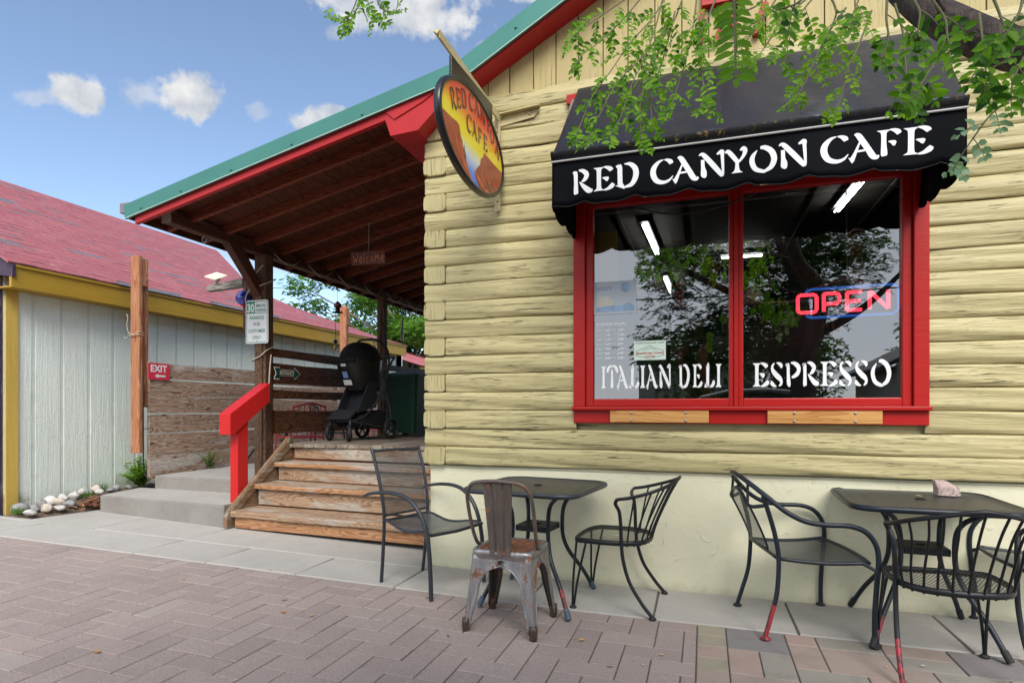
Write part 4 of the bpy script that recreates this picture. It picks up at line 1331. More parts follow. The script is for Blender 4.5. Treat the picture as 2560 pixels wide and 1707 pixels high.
for k, (d, t) in enumerate((('MON', '7:00'), ('TUE', '7:00'), ('WED', '7:00'), ('THU', '7:00'), ('FRI', '7:00'), ('SAT', '8:00'), ('SUN', '8:00'))):
    z = 1.780 - 0.0325 * k
    e = '4:00' if k < 5 else '3:00'
    text_mb(d, 0.016, (-0.722, -0.0075, z), (1, 0, 0), (0, 0, 1), 0, fit=0.042, mb=b, align='LEFT')
    text_mb(t, 0.018, (-0.664, -0.0075, z), (1, 0, 0), (0, 0, 1), 0, fit=0.040, mb=b, align='LEFT', bold=.02)
    text_mb('AM TO', 0.009, (-0.620, -0.0075, z + .005), (1, 0, 0), (0, 0, 1), 0, fit=0.032, mb=b, align='LEFT')
    text_mb(e, 0.018, (-0.576, -0.0075, z), (1, 0, 0), (0, 0, 1), 0, fit=0.042, mb=b, align='LEFT', bold=.02)
    text_mb('PM', 0.008, (-0.530, -0.0075, z), (1, 0, 0), (0, 0, 1), 0, fit=0.013, mb=b, align='LEFT')
b.box(-0.722, -0.513, -0.0076, -0.0074, 1.811, 1.8125)
b.build('opening_hours_lettering', M['white_vinyl'], wf)

# ---- room behind the window
b = MB()
b.box(-1.84, 4.0, 0.15, 8, 0.80, 0.85); b.build('cafe_floor', M['interior_floor'], cafe)
b = MB(); b.box(-1.84, 4.0, 0.145, 8, 3.25, 3.30)
for i in range(9): b.box(-1.5 + i * 0.62, -1.46 + i * 0.62, 0.16, 7.9, 3.235, 3.249)
b.build('cafe_ceiling', M['ceiling'], cafe)
b = MB(); b.box(-1.849, 4.1, 7.6, 7.7, 0.85, 3.25); b.box(4.0, 4.1, 0.15, 7.6, 0.85, 3.25); b.box(-1.849, -1.80, 0.15, 7.6, 0.85, 3.25)
b.build('cafe_inner_wall', M['interior'], cafe)
b = MB(); b.box(-0.794, -0.60, 0.145, 0.16, 2.02, 2.52); b.build('yellow_inner_panel', M['gold_v'], cafe)
# ------------------------------------------------------------------ awning
def build_awning():
    aw = thing('window_awning', 'black cloth awning with white lettering and scalloped hem over the red window', 'awning', (0.2, 0.0, 2.47))
    yF = -0.585; zP = 2.765; zT = 3.485; zB = 2.487
    xl, xr = -0.900, 1.276; xtl, xtr = -0.842, 1.302
    b = MB()
    nu, nv = 120, 24
    def top(u, v):
        xa = xtl + (xl - xtl) * v; xb = xtr + (xr - xtr) * v
        x = xa + (xb - xa) * u
        sag = 0.012 * math.sin(math.pi * v) * (1 - 0.6 * abs(math.sin(math.pi * 3 * u)))
        y = -0.06 + (yF + 0.06) * v
        z = zT + (zP + 0.055 - zT) * v - sag + 0.004 * math.sin(u * 23 + v * 5) + .003 * math.sin(u * 51 - v * 9) * v - .006 * math.exp(-((u - .45) / .006) ** 2)
        return (x, y, z)
    rows = [[top(i / nu, j / nv) for i in range(nu + 1)] for j in range(nv + 1)]
    # rolled lower edge
    b.grid(rows, 0, True)
    o = b.build('awning_canopy', M['awning'], aw, solid=0.004)
    r = MB()
    rr = []
    for k in range(7):
        a = R(115 - 150 * k / 6)
        rr.append([(xl - 0.008 + (xr - xl + 0.016) * i / nu, yF + 0.012 - 0.026 * math.cos(R(25 * k - 35)) * 1.0, zP + 0.040 + 0.026 * math.sin(R(80 - 27 * k)) + 0.002 * math.sin(i * 1.9)) for i in range(nu + 1)])
    r.grid(rr, 0, True); r.build('awning_front_roll', M['lichen'], aw, solid=0.004)
    p = MB(); p.tube([(xl - .004, yF - 0.012, zP), (xr + .004, yF - 0.012, zP + .004)], 0.0065, 8); p.build('awning_piping', M['piping'], aw)
    # valance with shallow scallops
    v = MB(); n = 120
    def hem(x):
        s = (x - xl) / (xr - xl) * 7.0
        f = abs(((s + 0.35) % 1.0) - 0.5) * 2
        return zB + 0.028 * (f ** 3.0) + 0.003 * math.sin(x * 41)
    def vy(x, z):
        t = (zP - z) / (zP - zB)
        return 0.010 * math.sin(x * 7.3) * t + 0.006 * math.sin(x * 17 + 1) * t * t
    rows = []
    for j in range(9):
        t = j / 8
        rows.append([(xl + (xr - xl) * i / n, yF + vy(xl + (xr - xl) * i / n, zP + .04 * (1 - t) - (zP - hem(xl + (xr - xl) * i / n)) * t), zP + .04 * (1 - t) - (zP - hem(xl + (xr - xl) * i / n)) * t) for i in range(n + 1)])
    v.grid(rows, 0, True)
    # side wings: cloth triangle down to a scalloped lower edge against the wall
    for (xt, xf, sgn) in ((xtl, xl, -1), (xtr, xr, 1)):
        m = 26; rows = []
        for i in range(m + 1):
            s = i / m
            y = yF + (-0.02 - yF) * s
            zt = zP + 0.045 + (zT - zP - 0.045) * min(1, s / 0.97)
            f = abs(((s * 3.6 + 0.5) % 1.0) - 0.5) * 2
            zb = zB + 0.0 - 0.052 * s - .05 * math.sin(math.pi * s) + 0.030 * f ** 3
            xb_ = (1.203 if sgn > 0 else -0.845)
            rows.append([((xf + (xt + (xb_ - xt) * k / 8 - xf) * s) + sgn * 0.012 * math.sin(s * 9) * k / 8, y, zt + (zb - zt) * k / 8) for k in range(9)])
        v.grid(rows, 0, True)
    v.build('awning_valance', M['valance'], aw, solid=0.003)
    e = MB()
    e.tube([(xl + (xr - xl) * i / n, yF - 0.001 + vy(xl + (xr - xl) * i / n, zB), hem(xl + (xr - xl) * i / n)) for i in range(n + 1)], 0.0042, 5)
    e.build('awning_hem_binding', M['lichen'], aw)
    fr = MB()
    for x in (xl + 0.02, xr - 0.02):
        fr.tube([(x, -0.05, 2.53), (x, yF + 0.03, 2.79)], 0.012, 6); fr.tube([(x, -0.02, zT - .02), (x, yF + 0.03, 2.79)], 0.012, 6)
        fr.box(x - .014, x + .014, -0.25, -0.06, 2.515, 2.54)
    fr.tube([(xl + 0.02, yF + 0.03, 2.79), (xr - 0.02, yF + 0.03, 2.79)], 0.012, 6)
    fr.build('awning_frame', M['steel'], aw)
    l = MB()
    W1 = [('R', -0.773, -0.645), ('E', -0.645, -0.513), ('D', -0.51, -0.37), ('C', -0.301, -0.168), ('A', -0.179, -0.03), ('N', -0.03, 0.112), ('Y', 0.112, 0.233), ('O', 0.243, 0.386), ('N', 0.393, 0.537), ('C', 0.603, 0.741), ('A', 0.734, 0.883), ('F', 0.871, 0.991), ('E', 0.991, 1.131)]
    jig = [(0, 0), (.006, .0), (.008, .004), (.004, -.004), (.004, .0), (.014, .006), (.018, .01), (.010, .0), (.014, .006), (.010, .004), (.010, .004), (.016, .008), (.010, .004)]
    flat_word(l, W1, yF - 0.0055, 2.552, 2.702, 1.06, jig, vy)
    l.build('awning_lettering', M['white_cloth_letter'], aw)
    # the sagging black cable under the hem
    c = MB(); c.tube([(-0.42, -0.30, 2.53), (-0.25, -0.30, 2.475), (-0.10, -0.29, 2.462), (0.10, -0.28, 2.49), (0.30, -0.27, 2.55)], 0.0055, 6, smooth=6)
    tag(c.build('black_cable', M['black_plastic'], loc=(0, -0.29, 2.5)), 'thin black cable sagging under the hem of the black awning', 'cable')


build_awning()

# two bare planks screwed on the red apron
for k, (x0, x1, lab) in enumerate(((-0.616, 0.030, 'bare pine plank screwed under the left pane of the red window, the shorter one'), (0.385, 1.026, 'bare pine plank screwed under the right window pane, below the white ESPRESSO lettering'))):
    t = thing('pine_plank', lab, 'plank', ((x0 + x1) / 2, -0.06, 1.142), 0, 'bare planks under the window')
    b = MB(); b.box(x0, x1, -0.086, -0.0605, 1.143, 1.2235, fc=.2 + .5 * k); b.build('board', M['bare_plank'], t, bevel=0.003)
    for x in (x0 + 0.145 + .01 * k, x1 - 0.145):
        for z in (1.158, 1.209):
            s = MB(); s.lathe([(0.0085, -0.0865), (0.008, -0.0905), (0.003, -0.0915), (0, -0.0915)], (x, 0, z), 'y', 10); s.build('screw', M['steel'], t)

# red wooden cut-outs on the gable
t = thing('red_gable_ornament', 'red painted wooden cut-out letters fixed on the yellow gable, half hidden by leaves', 'ornament', (0.17, -0.035, 3.65))
b = MB(); b.box(-0.016, 0.26, -0.078, -0.031, 3.885, 4.02); b.build('red_block', M['red'], t, bevel=0.004)
for P in ([(-0.028, 3.780), (0.004, 3.782), (0.004, 3.855), (-0.026, 3.856)], [(-0.033, 3.640), (-0.012, 3.655), (0.012, 3.70), (-0.03, 3.705)], [(0.055, 3.645), (0.098, 3.645), (0.17, 3.85), (0.135, 3.86)], [(0.185, 3.67), (0.215, 3.70), (0.165, 3.855), (0.137, 3.862)][::-1],
          [(0.295, 3.645), (0.340, 3.640), (0.395, 3.83), (0.355, 3.845)]):
    b = MB(); b.prism([(x, -0.072, z) for x, z in P], (0, 1, 0), 0.041); b.build('red_stroke', M['red'], t, bevel=0.003)
b = MB(); b.box(-0.925, -0.85, -0.075, -0.05, 3.385, 3.45)
tag(b.build('red_wood_block', M['red'], loc=(-0.88, -0.06, 3.385), bevel=0.003), 'small red wooden block on the log wall at the left top corner of the awning', 'block')

# ------------------------------------------------------------------ hanging round sign
def build_sign():
    s = thing('hanging_oval_sign', 'oval sunset canyon sign with black lettering hanging from a cream bracket', 'sign', (-1.44, -0.526, 2.67))
    X = -1.44; yc, zc = -0.526, 2.977; ry, rz = 0.553, 0.307
    n = 64
    b = MB()
    ring = lambda q, x: [(x, yc + (ry + q) * math.cos(2 * math.pi * k / n), zc + (rz + q) * math.sin(2 * math.pi * k / n)) for k in range(n)]
    rows = [ring(-0.030, X + 0.013), ring(-0.022, X + 0.022), ring(-0.005, X + 0.022), ring(0.002, X + 0.014), ring(0.002, X - 0.014), ring(-0.005, X - 0.022), ring(-0.022, X - 0.022), ring(-0.030, X - 0.013)]
    b.grid(rows, 0, True, closed=True)
    b.build('black_rim', M['black_paint'], s)
    p = MB()
    for (x, d) in ((X + 0.0125, 1), (X - 0.0125, -1)):
        f = ring(-0.027, x)
        p.add(f, [list(range(n)) if d > 0 else list(range(n - 1, -1, -1))])
    o = MB(); 
    me = p.build('painted_panel', M['sign_sky'], s)
    # shift the painted coordinates to the middle of the panel
    for v in me.data.vertices: v.co = v.co - Vector((0, 0, zc - 2.67))
    me.location = (0, 0, zc - 2.67)

    def inell(y, z): return ((y - yc) / (ry - .028)) ** 2 + ((z - zc) / (rz - .028)) ** 2 <= 1.0
    def clip(poly):
        out = []
        for (y, z) in poly:
            u, v = (y - yc) / (ry - .029), (z - zc) / (rz - .029)
            d = math.hypot(u, v)
            if d > 1: u /= d; v /= d
            out.append((yc + u * (ry - .029), zc + v * (rz - .029)))
        return out
    def arc(a0, a1, m=14): return [(yc + (ry - .029) * math.cos(R(a0 + (a1 - a0) * k / m)), zc + (rz - .029) * math.sin(R(a0 + (a1 - a0) * k / m))) for k in range(m + 1)]
    # faces looking to +x: y runs left to right
    ml = [(-0.905, 2.955), (-0.83, 2.965), (-0.79, 2.96), (-0.775, 2.925), (-0.765, 2.905), (-0.742, 2.885), (-0.732, 2.85), (-0.70, 2.82), (-0.69, 2.80), (-0.655, 2.76), (-0.60, 2.715), (-0.585, 2.704)]
    mlp = clip(ml) + arc(263, 186)
    mr_ = [(-0.02, 2.995), (-0.20, 2.97), (-0.32, 2.985), (-0.375, 2.96), (-0.39, 2.925), (-0.44, 2.90), (-0.45, 2.86), (-0.49, 2.83), (-0.545, 2.79), (-0.53, 2.75), (-0.46, 2.72), (-0.42, 2.70)]
    mr_ = [(0.02, 2.97), (-0.13, 2.965), (-0.27, 2.966), (-0.372, 2.968), (-0.385, 2.935), (-0.43, 2.905), (-0.445, 2.86), (-0.50, 2.815), (-0.54, 2.775), (-0.525, 2.745), (-0.47, 2.715), (-0.44, 2.703)]
    mrp = clip(mr_) + arc(280, 357)
    def face(name, poly, off, mat):
        m = MB(); f = [(X + 0.0125 + off, y, z) for y, z in poly]
        ar = sum(poly[i][0] * poly[(i + 1) % len(poly)][1] - poly[(i + 1) % len(poly)][0] * poly[i][1] for i in range(len(poly)))
        m.add(f, [list(range(len(f))) if ar > 0 else list(range(len(f) - 1, -1, -1))])
        return m
    m = face('m', mlp, 0.0012, None); m2 = face('m', mrp, 0.0012, None); m.add(m2.v, [list(range(len(m2.v)))] if True else [])
    m.f[-1] = [q + len(mlp) for q in m2.f[0]]
    m.build('painted_mesas', M['mesa'], s)
    m = MB()
    for st in ([(-0.86, 2.90, .01), (-0.83, 2.84, .012), (-0.79, 2.80, .02), (-0.76, 2.77, .006)], [(-0.79, 2.93, .005), (-0.775, 2.86, .01), (-0.745, 2.82, .02), (-0.71, 2.785, .006)], [(-0.75, 2.80, .012), (-0.70, 2.755, .03), (-0.62, 2.712, .012)],
               [(-0.53, 2.775, .02), (-0.44, 2.745, .035), (-0.30, 2.722, .03), (-0.22, 2.735, .01)], [(-0.34, 2.86, .006), (-0.33, 2.82, .016), (-0.31, 2.80, .006)], [(-0.31, 2.83, .006), (-0.28, 2.80, .016), (-0.25, 2.81, .006)], [(-0.20, 2.84, .006), (-0.16, 2.81, .014), (-0.10, 2.81, .006)], [(-0.43, 2.80, .006), (-0.38, 2.77, .02), (-0.30, 2.765, .006)]):
        c = catmull([(0, y, z) for y, z, w in st], 5); W_ = [w for _, _, w in st]
        row = []
        for i, q in enumerate(c):
            t_ = i / (len(c) - 1) * (len(W_) - 1); j = min(int(t_), len(W_) - 2); w = W_[j] + (W_[j + 1] - W_[j]) * (t_ - j)
            a, d = c[max(0, i - 1)], c[min(len(c) - 1, i + 1)]
            t = (d - a).normalized(); nn = Vector((0, -t.z, t.y))
            row.append([(X + 0.0125 + 0.0024, q.y + nn.y * w / 2, q.z + nn.z * w / 2), (X + 0.0149, q.y - nn.y * w / 2, q.z - nn.z * w / 2)])
        m.grid(row, smooth=False)
    m.build('painted_highlights', M['mesa_light'], s)
    m = MB()
    for (y, z, h) in ((-0.36, 2.735, .055), (-0.31, 2.77, .05), (-0.26, 2.755, .04), (-0.16, 2.765, .035), (-0.72, 2.83, .05), (-0.70, 2.80, .04)):
        m.add([(X + 0.0162, y - .016, z), (X + 0.0162, y + .016, z), (X + 0.0162, y, z + h)], [(0, 1, 2)])
    m.build('painted_pines', M['mesa_green'], s)
    # lettering: top row follows the oval, second row level
    l = MB()
    row1 = [('R', -0.885, 3.085, 20, .085, .125), ('E', -0.808, 3.125, 14, .075, .112), ('D', -0.725, 3.165, 12, .085, .112), ('C', -0.600, 3.205, 5, .08, .105), ('A', -0.505, 3.218, 0, .09, .10), ('N', -0.402, 3.213, -3, .09, .098), ('Y', -0.300, 3.198, -8, .085, .095), ('O', -0.212, 3.158, -14, .085, .098), ('N', -0.108, 3.100, -20, .09, .105)]
    for ch, y, z, ang, w, h in row1:
        z -= .012; ca, sa = math.cos(R(ang)), math.sin(R(ang))
        glyph(l, ch, lambda u, v: (X + 0.0165, y + (u - .5) * w * ca - (v - .5) * h * sa, z + (u - .5) * w * sa + (v - .5) * h * ca), 0.88)
    for ch, y, w in (('C', -0.64, .085), ('A', -0.545, .09), ('F', -0.455, .075), ('E', -0.352, .085)):
        glyph(l, ch, lambda u, v: (X + 0.0165, y + (u - .5) * w, 3.040 + (v - .5) * 0.108), 0.88)
    l.build('sign_lettering', M['black_paint'], s)
    hb = MB()
    P = [(-0.893, 3.325), (-0.19, 3.375), (-0.19, 3.19), (-0.45, 3.275), (-0.70, 3.268), (-0.893, 3.205)]
    hb.prism([(X - 0.008, y, z) for y, z in P], (1, 0, 0), 0.016); hb.build('hanger_board', M['black_paint'], s, bevel=0.003)
    s.location = s.location + Vector((0.036, -0.115, -0.032))
    br = thing('sign_bracket', 'cream painted angle iron bracket on the log wall carrying the oval sign', 'bracket', (-1.44, -0.06, 2.685))
    a = MB()
    a.box(X - 0.021, X + 0.021, -1.12, -0.070, 3.372, 3.378); a.box(X + 0.015, X + 0.021, -1.12, -0.070, 3.330, 3.3715)
    a.prism([(X - .021, -1.12, 3.372), (X + .021, -1.12, 3.372), (X + .021, -1.15, 3.335), (X + .017, -1.15, 3.335)], (0, 0, 1), .005)
    a.build('bracket_arm', M['yellow_metal'], br)
    a = MB(); a.box(X - 0.026, X + 0.020, -0.066, -0.060, 2.685, 3.376); a.box(X + 0.014, X + 0.020, -0.095, -0.0665, 2.685, 3.37); a.build('bracket_upright', M['yellow_metal'], br)
    a = MB()
    a.prism([(X - 0.03, -0.060, 3.382), (-1.118, -0.060, 3.402), (-1.165, -0.060, 3.340), (X - 0.03, -0.060, 3.30)], (0, 1, 0), 0.006)
    a.prism([(X + 0.022, -0.062, 3.379), (-1.118, -0.062, 3.400), (-1.118, -0.105, 3.398), (X + .022, -0.105, 3.377)], (0, 0, 1), 0.006)
    a.build('bracket_cross_plate', M['yellow_metal'], br)
    for (x, y, z, ax) in ((-1.20, -0.061, 3.365, 'y'), (X - .005, -0.067, 3.27, 'y'), (X - .005, -0.067, 2.76, 'y')):
        a = MB(); a.lathe([(0.009, 0), (0.009, -0.006), (0, -0.008)], (x, y, z), ax, 8); a.build('bolt', M['yellow_metal'], br)
    for y in (-0.80, -0.34):
        a = MB(); a.tube([(X, y, 3.362), (X, y, 3.374)], 0.007, 6); a.tube([(X, y, 3.378), (X, y + .02, 3.40)], 0.005, 6); a.build('hanger_bolt', M['black_metal'], br)


build_sign()

# ------------------------------------------------------------------ wooden steps
def build_stairs():
    st = thing('wooden_steps', 'worn wooden steps with a bare orange bottom riser leading up to the porch', 'steps', (-3.2, 0.42, 0.06))
    sk = 0.040  # slight skew of the flight
    def blk(name, x0, x1, y0, y1, z0, z1, mat, bev, fc, wob=0.0, edge=None):
        b = MB(); n = 26
        rows = []
        rg2 = random.Random(fc * 1000)
        ph = [rg2.uniform(0, 6) for _ in range(4)]
        for i in range(n + 1):
            x = x0 + (x1 - x0) * i / n
            dy = -(x - x0) * sk; z = -0.004 * (x - x0)
            w = wob * (math.sin(x * 5 + ph[0]) + .6 * math.sin(x * 11 + ph[1]) + .4 * math.sin(x * 23 + ph[2]))
            r_ = min(0.012, (z1 - z0) / 3)
            rows.append([(x, y1 + dy, z0 + z), (x, y0 + dy + w + r_ * .6, z0 + z), (x, y0 + dy + w, z0 + z + r_ * .6), (x, y0 + dy + w, z1 + z - r_), (x, y0 + dy + w + r_ * .35, z1 + z - r_ * .3), (x, y0 + dy + w + r_, z1 + z), (x, y1 + dy, z1 + z)])
        mi = []
        k = len(rows[0])
        vs = [p for r2 in rows for p in r2]; fs = []; ml = []
        for i in range(n):
            for j in range(k - 1):
                fs.append((i * k + j, (i + 1) * k + j, (i + 1) * k + j + 1, i * k + j + 1)); ml.append(1 if (edge and j in (2, 3)) else 0)
        b.add(vs, fs, ml, False, fc)
        b.add(rows[0], [list(range(k))], 0, False, fc); b.add(rows[-1], [list(range(k - 1, -1, -1))], 0, False, fc)
        return b.build(name, [mat, edge] if edge else mat, st)
    x0 = -4.31
    R_ = [(0.425, 0.055, 0.195), (0.745, 0.265, 0.425), (1.045, 0.480, 0.620), (1.30, 0.688, 0.808)]
    T_ = [(0.395, 0.800, 0.196, 0.252, x0 - .01), (0.700, 1.09, 0.427, 0.474, x0), (1.0, 1.34, 0.622, 0.668, x0)]
    for k, (y, z0, z1) in enumerate(R_):
        blk('stair_riser', x0 + 0.02, -2.02, y, y + 0.035, z0 + (.035 if k == 0 else 0), z1, M['stair'] if k else M['stair_edge'], 0, .13 + .21 * k)
    for k, (y0, y1, z0, z1, xx) in enumerate(T_):
        blk('stair_tread', xx, -2.02, y0, y1, z0, z1, M['stair'], 0, .31 + .19 * k, .0035 if k else .006, None if k == 0 else M['stair_edge'])
    b = MB()
    P = [(0.36, 0.10), (0.36, 0.20), (0.40, 0.262), (1.26, 0.925), (1.33, 0.925), (1.33, 0.55), (0.62, 0.10)]
    b.prism([(-4.372, y, z) for y, z in P], (1, 0, 0), 0.045, 0, .4)
    b.prism([(-4.326, y, z) for y, z in [(0.40, 0.255), (1.26, 0.915), (1.26, 0.80), (0.45, 0.20)]], (1, 0, 0), 0.012, 0, .7)
    b.build('stair_stringer', M['stringer'], st, bevel=0.006)
    # red handrail
    h = thing('red_handrail', 'short sloping red painted handrail on one post beside the wooden steps', 'handrail', (-4.43, 0.6, 0.3))
    b = MB()
    P = [(0.44, 0.98), (0.44, 1.185), (0.99, 1.505), (0.99, 1.305), (0.52, 1.005), (0.50, 0.98)]
    b.prism([(-4.495, y, z) for y, z in P], (1, 0, 0), 0.135); b.build('sloping_rail', M['red_rail'], h, bevel=0.006)
    b = MB(); b.prism([(-4.475, 0.56, 0.20), (-4.475, 0.70, 0.20), (-4.475, 0.70, 1.118), (-4.475, 0.56, 1.033)], (1, 0, 0), 0.095); b.build('post', M['red_rail'], h, bevel=0.005)


build_stairs()

# ------------------------------------------------------------------ porch railing
t = thing('porch_railing', 'dark brown horizontal board railing along the porch, boards of uneven width', 'railing', (-4.5, 3.0, 0.85))
for k, (z0, z1) in enumerate(((0.955, 1.210), (1.345, 1.440), (1.505, 1.735), (1.795, 1.890))):
    b = MB()
    P = []
    ya, yb = (1.18, 8.6)
    z0b, z1b = z0, z1
    n = 30; up = []; lo = []
    for i in range(n + 1):
        y = ya + (yb - ya) * i / n
        up.append((-4.495, y, z1 + .006 * math.sin(y * 2.1 + k) + .003 * math.sin(y * 6.2))); lo.append((-4.495, y, z0 + .006 * math.sin(y * 1.7 + k * 2) + .003 * math.sin(y * 5.1)))
    rows = [[(x, p[1], p[2]) for p in e] for x, e in ((-4.495, lo), (-4.458, lo), (-4.458, up), (-4.495, up), (-4.495, lo))]
    b.grid(rows, smooth=False, fc=.17 + .23 * k)
    b.build('rail_board', M['rail_wood'], t)

# ------------------------------------------------------------------ fence and cedar posts
t = thing('board_fence', 'weathered grey brown fence of wide horizontal boards beside the patio', 'fence', (-6.24, 3.0, 0.4))
bz = [(0.40, 0.675), (0.690, 0.930), (0.945, 1.165), (1.175, 1.375), (1.390, 1.575), (1.59, 1.785)]
for k, (z0, z1) in enumerate(bz):
    for seg, (ya, yb) in enumerate(((1.15, 4.9), (4.92, 9.0), (9.02, 13.5))):
        b = MB(); n = 16; up = []; lo = []
        for i in range(n + 1):
            y = ya + (yb - ya) * i / n
            up.append((y, z1 + .007 * math.sin(y * 1.3 + k * 1.7) + .004 * math.sin(y * 3.9 + k))); lo.append((y, z0 + .006 * math.sin(y * 1.1 + k * 2.3)))
        rows = [[(x, *p) for p in e] for x, e in ((-6.245, lo), (-6.205, lo), (-6.205, up), (-6.245, up), (-6.245, lo))]
        b.grid(rows, smooth=False, fc=random.Random(k * 7 + seg).random())
        b.add([r_[0] for r_ in rows[:4]], [(3, 2, 1, 0)])
        b.build('fence_board', M['fence'], t)
b = MB()
for y in (4.91, 9.01): b.box(-6.30, -6.246, y - 0.05, y + 0.05, 0.3, 1.7)
b.build('fence_rear_batten', M['fence'], t)
def cedar(y, z0, z1, lab):
    c = thing('cedar_post', lab, 'post', (-6.25, y, z0), 0, 'pairs of cedar boards standing on the fence')
    b = MB(); b.box(-6.325, -6.19, y, y + 0.042, z0 + .30, z1, fc=.2 + .1 * y); b.build('front_board', M['cedar'], c, bevel=0.004)
    b = MB(); b.box(-6.345, -6.248, y + 0.125, y + 0.167, 1.25, z1 - 0.01, fc=.7); b.build('rear_board', M['cedar'], c, bevel=0.004)
    b = MB(); b.box(-6.315, -6.198, y + 0.0425, y + 0.1245, z1 - 0.34, z1 - .02, fc=.45); b.build('spacer_block', M['cedar'], c, bevel=0.004)
    for z in (z1 - .20, z1 - .27, z1 - .42):
        b = MB(); b.tube([(-6.197, y + .10, z), (-6.18, y + .10, z)], .006, 6); b.build('nail', M['steel'], c)
cedar(1.00, 0.42, 3.0, 'tall reddish cedar board pair at the near end of the fence beside the EXIT sign')
cedar(5.15, 0.45, 3.10, 'tall reddish cedar board pair seen under the porch behind the stroller')
cb = MB()
for k, z in enumerate((2.08, 2.11)):
    cb.tube([(-6.33, 0.985, z), (-6.26, 0.975, z - .02 * k), (-6.185, 0.985, z + .01), (-6.18, 1.05, z)], 0.004, 5, smooth=4)
cb.tube([(-6.335, 0.985, 2.10), (-6.35, 0.975, 2.2), (-6.34, 0.98, 2.28), (-6.36, .98, 2.33)], 0.004, 5, smooth=4)
cb.tube([(-6.335, 0.985, 2.08), (-6.36, .975, 2.05), (-6.39, .97, 2.06)], 0.004, 5, smooth=3)
tag(cb.build('tied_cord', M['rope'], loc=(-6.26, 1.0, 2.1)), 'pale cord knotted round the cedar boards beside the mustard trim', 'cord')
# black irrigation tube on the fence end
cb = MB(); cb.tube([(-6.195, 1.045, 1.62), (-6.19, 1.05, 1.2), (-6.195, 1.055, 0.8), (-6.20, 1.07, 0.5), (-6.14, 1.09, 0.42)], 0.008, 6, smooth=4)
for z in (1.0, 1.26, 1.42): cb.tube([(-6.185, 1.045, z), (-6.17, 1.12, z)], 0.005, 5)
tag(cb.build('irrigation_tube', M['black_plastic'], loc=(-6.19, 1.05, .45)), 'thin black tube running down the end of the board fence', 'tube')

